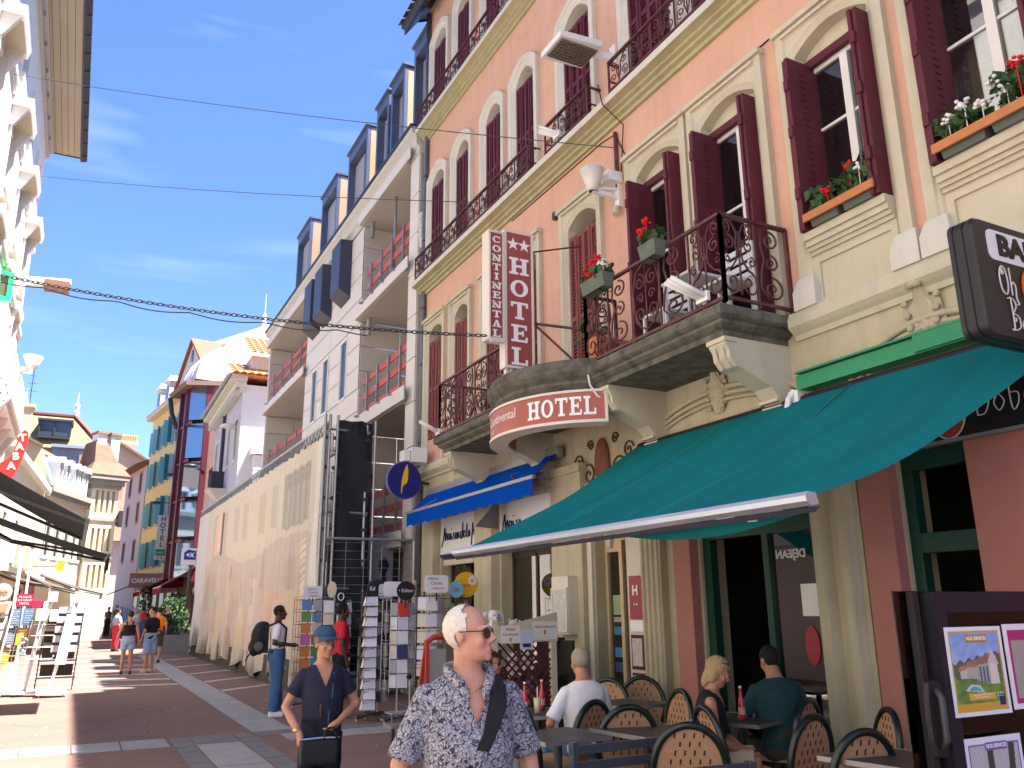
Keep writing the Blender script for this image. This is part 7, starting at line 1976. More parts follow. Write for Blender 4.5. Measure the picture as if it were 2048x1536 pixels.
 neck_top = U((0, .004, 1.555)); Hc = U((0, -.012, 1.633)); Rh = Rt @ Rl @ Matrix.Rotation(-lean*.6, 3, 'X') @ Matrix.Rotation(yaw, 3, 'Z') @ Matrix.Rotation(pitch, 3, 'X')
 hs = k*1.0
 def Hd(p): return Hc+Rh @ (Vector(p)*hs)
 def hel(mbx, c, r, nu=14, nv=10): mbx.ell(Hd(c), tuple(q*hs for q in r), nu, nv, Rh)
 hel(body, (0, .014, .028), (.076, .096, .092)); hel(body, (0, -.026, -.028), (.062, .068, .085)); hel(body, (0, -.034, -.076), (.047, .054, .040)); hel(body, (0, -.074, -.098), (.021, .017, .018), 10, 8)
 body.tube([Hd((0, -.086, .014)), Hd((0, -.099, -.008)), Hd((0, -.115, -.033))], [.008*hs, .0105*hs, .014*hs], 8)
 for s in (-1, 1):
  hel(body, (s*.012, -.100, -.036), (.010, .012, .009), 8, 6); hel(body, (s*.031, -.082, .019), (.026, .012, .008), 8, 6); hel(body, (s*.041, -.066, -.03), (.022, .02, .024), 8, 6)
  hel(body, (s*.077, .012, -.006), (.009, .019, .031), 8, 8)
 hel(body, (0, -.088, -.065), (.023, .009, .006), 10, 6); hel(body, (0, -.086, -.077), (.021, .009, .007), 10, 6)
 body.tube([U((0, .020, 1.44)), U((0, .014, 1.50)), Hd((0, .022, -.055))], [.062*k, .055*k, .054*k], 12)
 remesh(body, 'body', vox, SK[skin], t, 3)
 if face:
  for s in (-1, 1):
   mb = MB(); hel(mb, (s*.031, -.0835, -.001), (.0135, .008, .0065), 10, 6); mb.build('eye', EYEW, t, True, world=False)
   mb = MB(); hel(mb, (s*.031, -.0905, -.001), (.0058, .0025, .0058), 8, 6); mb.build('iris', EYED, t, True, world=False)
   mb = MB(); mb.tube([Hd((s*.012, -.096, .020)), Hd((s*.030, -.097, .026)), Hd((s*.050, -.082, .021))], [.003*hs, .004*hs, .002*hs], 6); mb.build('eyebrow', hairm or EYED, t, True, world=False)
  mb = MB(); hel(mb, (0, -.0945, -.071), (.022, .0035, .0022), 10, 6); hel(mb, (0, -.0955, -.077), (.017, .003, .004), 10, 6); mb.build('mouth', LIP, t, True, world=False)
 if hair:
  hm = hairm; mb = MB(); c0 = (0, .016, .030); r0 = (.083, .104, .099)
  def line(p):      # True where hair grows, head-local point
   x, y, z = p
   if hair == 'balding':
    return (z > -.06 and y > .035) or (z > .005 and y > -.022 and z < .085) or (y > .0 and z > .06)
   if hair in ('short', 'crop'):
    return (z > -.075 and y > .045) or (z > .012 and y > -.035) or z > .066+(.02 if hair == 'crop' else 0)
   return (z > -.10 and y > .03) or (z > -.03 and y > -.03) or z > .062
  nu, nv = 72, 52; rnd = random.Random(len(label)); pts = {}
  idx = {}
  for a in range(1, nv):
   th = math.pi*a/nv
   for b in range(nu):
    ph = 2*math.pi*b/nu
    bump = 1+.018*math.sin(ph*9+a*1.3)+.014*math.sin(ph*17+a*2.1)
    if hair == 'crop' or hair == 'balding': bump = .965+(bump-1)*.5
    p = (c0[0]+r0[0]*bump*math.sin(th)*math.cos(ph), c0[1]+r0[1]*bump*math.sin(th)*math.sin(ph), c0[2]+r0[2]*bump*math.cos(th))
    idx[(a, b)] = len(mb.v); mb.v.append(tuple(Hd(p))); pts[(a, b)] = p
  top = len(mb.v); mb.v.append(tuple(Hd((c0[0], c0[1], c0[2]+r0[2]*(.965 if hair in ('crop', 'balding') else 1)))))
  for a in range(1, nv-1):
   for b in range(nu):
    q = [(a, b), (a, (b+1) % nu), (a+1, (b+1) % nu), (a+1, b)]
    if sum(line(pts[w]) for w in q) >= 3: mb.f.append(tuple(idx[w] for w in q[::-1])); mb.mi.append(0)
  for b in range(nu):
   if line(pts[(1, b)]): mb.f.append((top, idx[(1, b)], idx[(1, (b+1) % nu)])); mb.mi.append(0)
  mb.build('hair', hm, t, True, world=False)
  if hair == 'long' or hair == 'bob':
   mb = MB(); dz = -.20 if hair == 'long' else -.03
   mb.ell(Hd((0, .055, -.05+dz*.35)), (.082*hs, .055*hs, (.10-dz*.45)*hs), 12, 10, Rh)
   for s in (-1, 1): mb.ell(Hd((s*.066, .02, -.03+dz*.2)), (.026*hs, .045*hs, (.07-dz*.2)*hs), 10, 8, Rh)
   remesh(mb, 'hair_fall', .012, hm, t, 2, .003)
  if hair == 'bun':
   mb = MB(); mb.ell(Hd((0, .10, .08)), (.05*hs,)*3, 10, 8); mb.build('hair_bun', hm, t, True, world=False)
  if hair == 'afro':
   mb = MB(); rnd = random.Random(2)
   for _ in range(26):
    a = rnd.uniform(0, 6.3); mb.ell(Hd((.06*math.cos(a), .05+.05*math.sin(a)*.6, .06+rnd.uniform(-.01, .05))), (.034*hs,)*3, 7, 5)
   mb.build('hair_crown', hm, t, True, world=False)
 if shirt:
  mb = MB(); add = .014*k
  sec = [q for q in SECT if q[0] > shirtlen+.01 and q[0] < 1.47]
  def at(z):
   for a, b in zip(SECT[:-1], SECT[1:]):
    if a[0] <= z <= b[0]:
     f = (z-a[0])/(b[0]-a[0]); return tuple(a[i]+(b[i]-a[i])*f for i in range(4))
   return SECT[0]
  lo = at(max(.84, shirtlen)); extra = []
  if shirtlen < .84: extra = [(shirtlen, .178, .128, .006)]
  rs = [ringat(*q, add+.010*k*max(0, (1.1-q[0])*3)) for q in extra+[(max(.84, shirtlen), lo[1], lo[2], lo[3])]+sec]
  if tank: rs = [r for r in rs]
  else: rs.append(ringat(1.478, .080, .066, .016, .004))
  mb.rings(rs)
  if sleeve > 0 and not tank:
   for nm in 'RL':
    a, b, c = Ljo[nm]
    tot = (b-a).length+(c-b).length; ln = sleeve*(b-a).length if sleeve <= 1 else None
    if sleeve <= 1:
     e = a.lerp(b, sleeve); P = [a+(a-b).normalized()*.02*k, a.lerp(e, .5), e]; rr = [.056*k, .062*k, .066*k]
    else:
     e = b.lerp(c, sleeve-1); P = [a, a.lerp(b, .5), b, e]; rr = [.056*k, .058*k, .052*k, .044*k]
    mb.tube(P, rr, 12); mb.ell(a, (.058*k, .058*k, .054*k), 10, 8)
  inv = Rl.transposed() @ Rt.transposed()
  def cut(p):
   q = inv @ (Vector(p)-Vector((0, 0, hz))); q = Vector((q.x/k, q.y/k, q.z/k+.93))
   if neck == 'v' and q.y < -.01 and q.z > 1.29 and abs(q.x) < (q.z-1.29)*.42 and q.z < 1.5: return True
   if neck == 'deep' and q.y < .02 and q.z > 1.26 and abs(q.x) < .055+(q.z-1.26)*.28: return True
   if tank and q.z > 1.34 and (q.z > 1.34+.02 and not (.06 < abs(q.x) < .10)): return True
   if neck == 'v' and q.z > 1.468: return True
   return False
  remesh(mb, 'shirt', max(vox, .009), shirt, t, 3, .0032 if vox < .02 else .002, cut if neck in ('v', 'deep') or tank else None, seed=len(label), planes=[(U((0, 0, 1.29)), Rt @ Rl @ Vector((s_, 0, -.42))) for s_ in (1, -1)] if neck == 'v' else None)
 if bottom:
  mb = MB(); add = .014*k+botr
  sec = [q for q in SECT if q[0] <= 1.06]
  mb.rings([ringat(*q, add*.8) for q in sec])
  for nm in 'RL':
   a, b, c = Leg[nm]; full = (b-a).length+(c-b).length
   if botlen > .45:      # shorts / skirt: ends on the thigh
    f = (.93-botlen)/.43
    e = a.lerp(b, min(1, f)); mb.tube([a, a.lerp(e, .5), e], [.098*k+botr, .094*k+botr, .092*k+botr], 12)
   else:
    f = 1-max(0, (botlen-.09)/.42); e = b.lerp(c, f)
    mb.tube([a, a.lerp(b, .5), b, b.lerp(e, .5), e], [.100*k+botr, .090*k+botr, .072*k+botr, .068*k+botr, .062*k+botr], 12)
   if sit: mb.ell(a, (.1*k, .1*k, .1*k), 10, 8)
  remesh(mb, 'trousers' if botlen < .45 else 'shorts', max(vox, .010), bottom, t, 3, .004 if vox < .02 else .002, seed=len(label)+3)
 if shoes:
  for nm in 'RL':
   c = Leg[nm][2]; mb = MB(); z0 = c.z-.085*k
   mb.ell((c.x, c.y-.06*k, z0+.045*k), (.05*k, .135*k, .042*k), 12, 8); mb.ell((c.x, c.y+.01*k, z0+.06*k), (.046*k, .055*k, .055*k), 10, 8); mb.box(c.x-.046*k, c.x+.046*k, c.y-.17*k, c.y+.065*k, z0, z0+.03*k)
   remesh(mb, 'shoe', max(vox*.8, .008), shoes, t, 2)
 if glasses:
  gm, lens = glasses; mb = MB(); lm_ = MB()
  for s in (-1, 1):
   P = [Hd((s*(.033+.024*math.cos(a)), -.100+.012*abs(.033+.024*math.cos(a))/.05, -.004+.019*math.sin(a))) for a in [2*math.pi*j/16 for j in range(17)]]
   mb.tube(P, .0022*hs, 5, False); lm_.face(P[:-1])
   mb.tube([Hd((s*.056, -.088, .006)), Hd((s*.080, -.03, .010)), Hd((s*.082, .012, .012))], .0025*hs, 5)
  mb.tube([Hd((-.010, -.103, .0)), Hd((0, -.107, .003)), Hd((.010, -.103, 0))], .0022*hs, 5)
  mb.build('spectacle_frame', gm, t, True, world=False); lm_.build('lens', lens, t, world=False)
 return t, U, Hd, Rh, k, hs
gm_ = mat('dark spectacle metal', (.04, .03, .025), .3, metal=.5)
lens_d = mat('tinted lens', (.03, .025, .03), .1, spec=.7); lens_c = glass_mat('clear lens', (.75, .72, .70), .8)
hw_ = mat('white hair', (.66, .63, .56), .8, (60, .3), (90, .5)); hg_ = mat('grey brown hair', (.20, .15, .11), .8, (60, .4), (90, .5)); hb_ = mat('dark brown hair', (.035, .02, .013), .7, (60, .4), (90, .5)); hk_ = mat('black hair', (.010, .008, .008), .7, (60, .3), (90, .5)); hbl = mat('blonde hair', (.44, .30, .16), .75, (60, .4), (90, .5)); hgr = mat('short grey hair', (.34, .29, .22), .85, (60, .4), (90, .5))
wt_ = mat('white cotton', (.74, .74, .78), .9, (5, .06)); nvy = mat('navy linen', (.016, .020, .042), .9, (20, .3)); tealc = mat('dark teal cotton', (.014, .055, .062), .9, (10, .2)); blk = mat('black cotton', (.012, .012, .014), .9); redc = mat('red cotton', (.55, .02, .04), .85); den = mat('blue denim', (.055, .13, .27), .9, (25, .3), (200, .2)); denl = mat('light denim', (.28, .38, .55), .9, (25, .25)); khk = mat('dark khaki', (.05, .055, .045), .9); org = mat('orange cotton', (.85, .24, .02), .85); pnk = mat('pink cotton', (.70, .44, .50), .85); lbl = mat('light blue cotton', (.40, .47, .60), .85); beg = mat('beige cotton', (.48, .40, .29), .85); redt = mat('red trousers cloth', (.60, .04, .06), .85); grn_ = mat('grey cotton', (.20, .21, .24), .9); shw = mat('white trainers', (.72, .72, .72), .6); shb = mat('dark shoes', (.03, .025, .02), .6)
fl = bpy.data.materials.new('navy floral print'); fl.use_nodes = True; nt = fl.node_tree; bs = nt.nodes['Principled BSDF']; bs.inputs['Roughness'].default_value = .85
tcn = nt.nodes.new('ShaderNodeTexCoord'); n1_ = nt.nodes.new('ShaderNodeTexNoise'); n1_.inputs['Scale'].default_value = 34; n1_.inputs['Detail'].default_value = 2.5; n1_.inputs['Distortion'].default_value = 2.4
vr = nt.nodes.new('ShaderNodeTexVoronoi'); vr.inputs['Scale'].default_value = 52; vr.feature = 'DISTANCE_TO_EDGE'
r1 = nt.nodes.new('ShaderNodeValToRGB'); e = r1.color_ramp.elements; e[0].position = .42; e[0].color = (.030, .036, .062, 1); e[1].position = .52; e[1].color = (.42, .43, .48, 1); x_ = e.new(.62); x_.color = (.13, .145, .20, 1); x_ = e.new(.72); x_.color = (.50, .50, .54, 1)
r2 = nt.nodes.new('ShaderNodeValToRGB'); r2.color_ramp.elements[0].position = .02; r2.color_ramp.elements[0].color = (.15, .16, .22, 1); r2.color_ramp.elements[1].position = .09; r2.color_ramp.elements[1].color = (1, 1, 1, 1)
mxx = nt.nodes.new('ShaderNodeMixRGB'); mxx.blend_type = 'MULTIPLY'; mxx.inputs[0].default_value = .8
for a, b in ((tcn.outputs['Object'], n1_.inputs['Vector']), (n1_.outputs['Color'], vr.inputs['Vector']), (tcn.outputs['Object'], vr.inputs['Vector']), (n1_.outputs['Fac'], r1.inputs['Fac']), (vr.outputs['Distance'], r2.inputs['Fac']), (r1.outputs['Color'], mxx.inputs[1]), (r2.outputs['Color'], mxx.inputs[2]), (mxx.outputs['Color'], bs.inputs['Base Color'])): nt.links.new(a, b)
# ---- old man in the foreground, looking to his left
t, U, Hd, Rh, k, hs = person('old man with white hair and tinted spectacles in navy floral shirt with shoulder strap', (1.44, 3.18), D(-8), 1.66, 'fair', 'balding', hw_, fl, .92, .82, 'v', mat('stone trousers', (.30, .27, .22), .9), .09, .005, shb,
 vox=.0065, yaw=D(52), pitch=D(-6), arms={'eR': (-.275, .04, 1.13), 'wR': (-.285, -.04, .89), 'eL': (.275, .03, 1.13), 'wL': (.29, -.05, .89)}, wide=1.03, belly=.9, glasses=(gm_, lens_d))
mb = MB(); pts = [(.15, .06, 1.44), (.115, -.06, 1.452), (.09, -.125, 1.36), (.04, -.152, 1.24), (-.04, -.160, 1.10), (-.12, -.150, .98), (-.18, -.10, .90), (-.205, 0, .86)]
P = [U(p) for p in pts]; rr = []
for j, p in enumerate(P):
 d = (P[min(j+1, len(P)-1)]-P[max(j-1, 0)]).normalized(); nrm = Rh.inverted() @ Vector((0, 0, 0))
 sd = d.cross(Vector((0, -1, 0))).normalized()*.024*(1.5 if j in (1, 2) else 1); o_ = Vector((0, -.006, 0))
 rr.append([p-sd+o_, p+sd+o_, p+sd-o_, p-sd-o_])
mb.rings(rr); mb.build('shoulder_strap', mat('black webbing', (.014, .014, .018), .8, (60, .3)), t, world=False)
mb = MB(); mb.tube([U((-.085, .045, 1.50)), U((-.095, -.02, 1.487)), U((-.06, -.085, 1.44)), U((-.03, -.12, 1.38))], [.014*k, .022*k, .026*k, .010*k], 8); mb.tube([U((.085, .045, 1.50)), U((.095, -.02, 1.487)), U((.06, -.085, 1.44)), U((.03, -.12, 1.38))], [.014*k, .022*k, .026*k, .010*k], 8); mb.tube([U((-.085, .045, 1.50)), U((0, .085, 1.515)), U((.085, .045, 1.50))], .02*k, 8)
remesh(mb, 'collar', .007, fl, t, 2)
mb = MB(); mb.tube([U((.055*math.cos(a), -.02+.075*math.sin(a), 1.475-.06*max(0, -math.sin(a)))) for a in [2*math.pi*j/20 for j in range(21)]], .002, 5, False); mb.build('necklace', mat('gold', (.7, .45, .15), .3, metal=.9), t, world=False)
# ---- elderly woman with a blue cap, opening her black bag
t, U, Hd, Rh, k, hs = person('elderly woman in navy tunic and blue cap opening a black handbag', (1.72, 6.40), D(-4), 1.50, 'mid', 'short', hg_, nvy, .62, .80, 'v', mat('dark navy trousers', (.010, .011, .02), .9), .09, .004, shb,
 vox=.008, yaw=D(18), pitch=D(2), arms={'eR': (-.30, .03, 1.13), 'wR': (-.20, -.17, .93), 'hR': (.12, -.05, -1), 'eL': (.30, .02, 1.13), 'wL': (.10, -.22, 1.02), 'hL': (-.8, -.2, -.5)}, wide=.96, belly=.8, glasses=(mat('gold spectacle wire', (.35, .22, .08), .3, metal=.8), lens_c))
capm = mat('slate blue cap cloth', (.030, .075, .145), .9, (25, .3), (120, .3))
mb = MB(); rr = []
for j in range(8):
 th = math.pi/2*j/7.6; c_ = math.cos(th); rr.append([Hd((.094*c_**.7*math.cos(a), .012+.116*c_**.7*math.sin(a), 0.070+.085*math.sin(th))) for a in [2*math.pi*q/24 for q in range(24)]])
mb.rings(rr); mb.build('cap', capm, t, True, world=False)
Pv = [[Hd((.088*math.sin(a)*(1-.0*j), .0-.10*math.cos(a)-.050*j/4*math.cos(a), .076-.024*j/4-.022*(math.sin(a)**2)*(j/4))) for a in [D(-74+148*q/14) for q in range(15)]] for j in range(5)]
grid_obj('cap_visor', Pv, capm, t, thick=(0, 0, -.004), world=False)
mb = MB(); mb.hexa([U((-.20, -.26, .70)), U((.10, -.26, .70)), U((.10, -.17, .70)), U((-.20, -.17, .70)), U((-.21, -.25, .90)), U((.11, -.25, .90)), U((.11, -.17, .90)), U((-.21, -.17, .90))])
remesh(mb, 'handbag', .012, mat('black leather', (.012, .012, .013), .4, (8, .3)), t, 4)
mb = MB(); mb.tube([U((-.20, -.255, .905)), U((-.05, -.262, .912)), U((.105, -.255, .905))], .006, 6); mb.build('bag_zip', mat('silver zip', (.55, .56, .6), .25, metal=.9), t, world=False)
mb = MB(); mb.tube([U((-.02, -.255, .90)), U((.0, -.27, .98)), U((.05, -.27, .99)), U((.09, -.26, .90))], .010, 6); mb.build('bag_handle', blk, t, world=False)
mb = MB(); mb.tube([U((.068, .02, 1.475)), U((.075, -.09, 1.40)), U((.06, -.14, 1.25)), U((.035, -.15, 1.12)), U((.03, -.155, 1.0))], .004, 5); mb.build('neck_cord', mat('blue cord', (.03, .12, .24), .7), t, world=False)
mb = MB(); mb.tube([U((-.03, -.142, 1.20)), U((-.035, -.15, 1.12)), U((-.03, -.155, 1.05))], [.010, .014, .008], 6); mb.build('hung_spectacles', gm_, t, world=False)
mb = MB(); w_ = U((-.225, -.14, .965)); mb.ell(w_, (.030, .030, .022), 12, 8); mb.build('wristwatch', mat('gold watch', (.6, .42, .18), .3, metal=.8), t, True, world=False)
# ---- young man with rucksack
t, U, Hd, Rh, k, hs = person('man in white T-shirt and blue jeans with a black rucksack, in profile', (3.10, 14.45), D(78), 1.72, 'dark', 'crop', hk_, wt_, .75, .93, 'round', den, .06, .022, shw, vox=.012,
 arms={'eR': (-.22, .06, 1.14), 'wR': (-.12, -.22, 1.12), 'eL': (.22, .06, 1.14), 'wL': (.12, -.22, 1.10)}, legs={'kR': (-.10, -.02, .5), 'aR': (-.12, .02, .085), 'kL': (.10, -.02, .5), 'aL': (.11, -.06, .085)})
mb = MB(); mb.ell(U((0, .30, 1.22)), (.17, .14, .26), 14, 12); mb.ell(U((0, .37, 1.08)), (.15, .10, .14), 12, 8); mb.ell(U((0, .26, 1.42)), (.15, .11, .08), 12, 8); mb.box(-.13, .13, .15, .32, .98, 1.38)
remesh(mb, 'rucksack', .014, mat('black nylon', (.012, .013, .015), .7, (14, .4)), t, 4, .006)
mb = MB()
for s in (-1, 1): mb.tube([U((s*.11, .16, 1.42)), U((s*.12, .0, 1.49)), U((s*.125, -.13, 1.38)), U((s*.14, -.12, 1.15)), U((s*.15, .10, 1.0))], .018, 6)
mb.tube([U((.1, .42, 1.0)), U((.1, .48, .92)), U((.08, .5, .86))], .012, 5); mb.build('rucksack_strap', blk, t, world=False)
mb = MB(); mb.ell(U((-.16, .30, 1.10)), (.02, .08, .08), 8, 6); mb.build('rucksack_patch', mat('grey mesh patch', (.10, .11, .12), .8, (30, .5)), t, True, world=False)
# ---- woman in red T-shirt at the racks
person('woman in red T-shirt and black trousers facing the card racks', (3.95, 13.7), D(82), 1.74, 'dark', 'afro', hk_, redc, .70, .95, 'round', blk, .09, .006, shb, vox=.013, arms={'eR': (-.24, .02, 1.12), 'wR': (-.24, -.06, .88), 'eL': (.24, .02, 1.12), 'wL': (.20, -.16, .95)})
# ---- seated guests
person('woman in white blouse and dark sunglasses seated before the lattice', (3.62, 7.62), D(38), 1.62, 'tan', 'long', hb_, wt_, .8, .9, 'round', grn_, .09, .004, shb, vox=.011, sit=True, yaw=D(10), lean=D(6), glasses=(gm_, lens_d), arms={'eL': (.22, -.08, 1.14), 'wL': (.10, -.26, 1.05), 'eR': (-.22, -.08, 1.14), 'wR': (-.10, -.26, 1.05)})
person('grey haired man in a white shirt seated with his back to the street', (3.98, 6.36), D(182), 1.70, 'tan', 'crop', hgr, wt_, .85, .9, 'round', den, .09, .006, shb, vox=.011, sit=True, lean=D(6), wide=1.12, belly=.8, arms={'eR': (-.27, -.05, 1.12), 'wR': (-.14, -.28, 1.06), 'eL': (.33, -.06, 1.14), 'wL': (.20, -.24, 1.02)}, yaw=D(-8))
t, U, Hd, Rh, k, hs = person('blonde woman in black sleeveless top with sunglasses on her hair, seated', (4.60, 5.62), D(48), 1.64, 'tan', 'bob', hbl, blk, 0, .9, 'deep', beg, .52, .006, shb, vox=.010, sit=True, lean=D(12), pitch=D(22), wide=1.05, belly=.6, arms={'eL': (.24, -.10, 1.12), 'wL': (.06, -.30, 1.06), 'eR': (-.24, -.08, 1.12), 'wR': (-.08, -.30, 1.06)})
mb = MB()
for s in (-1, 1): mb.ell(Hd((s*.032, -.062, .102)), (.026*hs, .010*hs, .018*hs), 10, 6, Rh)
mb.tube([Hd((-.075, .0, .085)), Hd((-.055, -.055, .10)), Hd((.055, -.055, .10)), Hd((.075, 0, .085))], .004, 5); mb.build('raised_sunglasses', lens_d, t, True, world=False)
person('dark haired man in a dark teal T-shirt leaning on his table, seen from behind', (5.38, 5.52), D(162), 1.72, 'tan', 'short', hk_, tealc, .62, .9, 'round', khk, .09, .006, shb, vox=.010, sit=True, lean=D(14), pitch=D(10), wide=1.12, belly=.5, arms={'eR': (-.32, -.12, 1.10), 'wR': (-.16, -.32, 1.06), 'eL': (.34, -.14, 1.10), 'wL': (.16, -.34, 1.06)})
person('guest in a white T-shirt cut by the lower corner of the picture', (2.62, 1.44), D(100), 1.52, 'mid', 'short', hb_, wt_, .8, .9, 'round', den, .09, .006, shb, vox=.014)
# ---- walkers in the street
W_ = 'people walking down the street'
person('woman in black camisole and denim shorts walking away', (1.50, 25.8), D(180), 1.66, 'tan', 'bun', hb_, blk, 0, 1.06, 'round', denl, .68, .012, shb, vox=.016, tank=True, group=W_, face=False, arms={'eR': (-.25, .05, 1.12), 'wR': (-.29, .02, .9), 'eL': (.25, .05, 1.12), 'wL': (.30, -.02, .9)}, legs={'aR': (-.13, .03, .085), 'kR': (-.11, -.01, .5), 'aL': (.10, 0, .085), 'kL': (.09, -.02, .5)})
person('man in black T-shirt and denim shorts looking aside', (2.10, 26.2), D(215), 1.76, 'tan', 'short', hk_, blk, .85, .86, 'round', denl, .50, .012, mat('tan shoes', (.42, .30, .18), .7), vox=.016, group=W_, yaw=D(60), face=False, arms={'eR': (-.22, .0, 1.14), 'wR': (-.10, -.22, 1.10), 'eL': (.25, .05, 1.12), 'wL': (.26, -.05, .88)})
person('man in orange T-shirt and dark shorts walking away', (2.66, 30.8), D(182), 1.76, 'fair', 'short', hb_, org, .8, .86, 'round', khk, .52, .012, shb, vox=.016, group=W_, face=False, legs={'kL': (.1, .02, .5), 'aL': (.11, .12, .13)})
person('woman in light blue top and red trousers with hand on hip', (1.78, 39.0), D(120), 1.70, 'fair', 'bun', hb_, lbl, .8, .95, 'round', redt, .14, .02, shb, vox=.018, group=W_, face=False, arms={'eR': (-.38, .05, 1.12), 'wR': (-.2, -.05, 1.0)})
person('grey haired man in a dark vest behind the orange shirted man', (3.45, 36.5), D(170), 1.76, 'fair', 'crop', hgr, blk, 0, .9, 'round', grn_, .5, .01, shw, vox=.018, group=W_, face=False)
far = [(1.02, 55.5, 'pnk', 'wt_', 'man in pink shirt and white trousers far down the street', 1.76), (.66, 56.5, 'lbl', 'beg', 'man in pale blue shirt and beige trousers beside the pink shirt', 1.74), (1.5, 58.0, 'beg', 'beg', 'person in sand coloured clothes by the far tables', 1.66), (1.8, 60.5, 'nvy', 'khk', 'person in navy by the far red awning', 1.72), (2.15, 59.0, 'grn_', 'khk', 'person in grey by the far red awning', 1.7), (2.5, 57.0, 'nvy', 'den', 'tall person in navy under the far red awning', 1.8), (2.9, 60.0, 'lbl', 'grn_', 'person in light blue under the far red awning', 1.7), (3.3, 55.5, 'blk', 'khk', 'person in black by the cafe under the red awning', 1.72), (3.7, 52.5, 'redc', 'den', 'person in red by the cafe under the red awning', 1.66), (4.2, 50.5, 'wt_', 'blk', 'waiter in white shirt under the red awning', 1.74), (3.0, 47.0, 'wt_', 'redt', 'person in white by the hanging clothes', 1.6), (.2, 57, 'grn_', 'grn_', 'person in dark clothes by the flag poles', 1.7), (-.2, 59, 'blk', 'khk', 'person in black beyond the racks', 1.7), (4.6, 46.5, 'blk', 'blk', 'person in black behind the leafy planters', 1.75)]
for k_, (x, y, a_, b_, lab, h_) in enumerate(far):
 person(lab, (x, y), D(180 if k_ % 3 else 10)+k_*.7, h_, 'fair', 'short', (hb_, hgr, hk_)[k_ % 3], globals()[a_], .8, .88, 'round', globals()[b_], .09, .01, shb, vox=.028, face=False, hands=False, group='far crowd by the cafes', legs={'kL': (.1, -.12, .5), 'aL': (.1, -.06, .1)} if k_ % 2 else None)
# ================================================================ postcard racks
wire_m = mat('chrome wire', (.42, .42, .45), .35, (20, .3), metal=.7)
cols = {'white': (.72, .72, .78), 'pale lilac': (.58, .56, .68), 'cream': (.66, .60, .52), 'red': (.62, .05, .04), 'orange': (.66, .26, .08), 'green': (.14, .28, .10), 'blue': (.12, .24, .48), 'turquoise': (.10, .36, .42), 'yellow': (.72, .52, .10), 'pink': (.68, .20, .38), 'grey': (.36, .37, .42), 'navy': (.05, .06, .16), 'brown': (.30, .17, .10), 'black': (.03, .03, .035)}
ORD = ['top', 'second', 'third', 'fourth', 'fifth', 'sixth', 'seventh', 'eighth', 'ninth', 'tenth', 'eleventh', 'lowest']
_cm = {}
def card_mesh(w, h, bg, mot, seed):
 """card with a printed motif: blob, bars, script or ring"""
 key = (w, h, bg, mot, seed)
 if key in _cm: return _cm[key]
 mb = MB(); mb.box(-w/2, w/2, -.003, .003, 0, h); mb.cur = 1; rnd = random.Random(seed)
 y = -.0042
 if mot == 'flower':
  for _ in range(7):
   a = rnd.uniform(0, 6.3); r = rnd.uniform(0, .2)*w; cx_, cz_ = r*math.cos(a), h*.52+r*math.sin(a); q = w*rnd.uniform(.08, .16)
   mb.face([(cx_+q*math.cos(t*1.047), y-.0002*_, cz_+q*math.sin(t*1.047)) for t in range(6)])
 elif mot == 'script':
  for j in range(3):
   z = h*(.3+.18*j); mb.face([(-w*.28, y, z), (w*(.05+.2*rnd.random()), y, z), (w*(.05+.2*rnd.random()), y, z+.006), (-w*.28, y, z+.006)])
 elif mot == 'picture':
  mb.face([(-w*.38, y, h*.2), (w*.38, y, h*.2), (w*.38, y, h*.8), (-w*.38, y, h*.8)])
 elif mot == 'ring':
  for j in range(12):
   a, b = j*math.pi/6, (j+1)*math.pi/6
   mb.face([(w*.34*math.cos(a), y, h*.5+w*.34*math.sin(a)), (w*.22*math.cos(a), y, h*.5+w*.22*math.sin(a)), (w*.22*math.cos(b), y, h*.5+w*.22*math.sin(b)), (w*.34*math.cos(b), y, h*.5+w*.34*math.sin(b))])
 me = mb.mesh('card', [mat('card '+bg, cols[bg], .55), None])
 me.materials.pop(index=1) if len(me.materials) > 1 else None
 _cm[key] = me
 return me
def cards(rack, x, y, zs, w, h, rot, palette, motifs, where, group, tilt=.14, seed=0):
 """one card per pocket of a column"""
 rnd = random.Random(seed)
 for j, z in enumerate(zs):
  bg, mc = palette[(j+seed) % len(palette)]; mt = motifs[(j*2+seed) % len(motifs)]
  me = card_mesh(w, h, bg, mt, (j+seed) % 5).copy()
  me.materials.clear(); me.materials.append(mat('card '+bg, cols[bg], .55)); me.materials.append(mat('ink card '+mc, cols[mc], .6))
  o = bpy.data.objects.new('greeting_card', me); COL.objects.link(o)
  o.location = (x, y, z); o.rotation_euler = (-tilt+rnd.uniform(-.03, .03), 0, rot+rnd.uniform(-.03, .03))
  tag(o, f'{bg} card with {mc} {mt}, {ORD[min(j, 11)]} {where}', 'card', group)
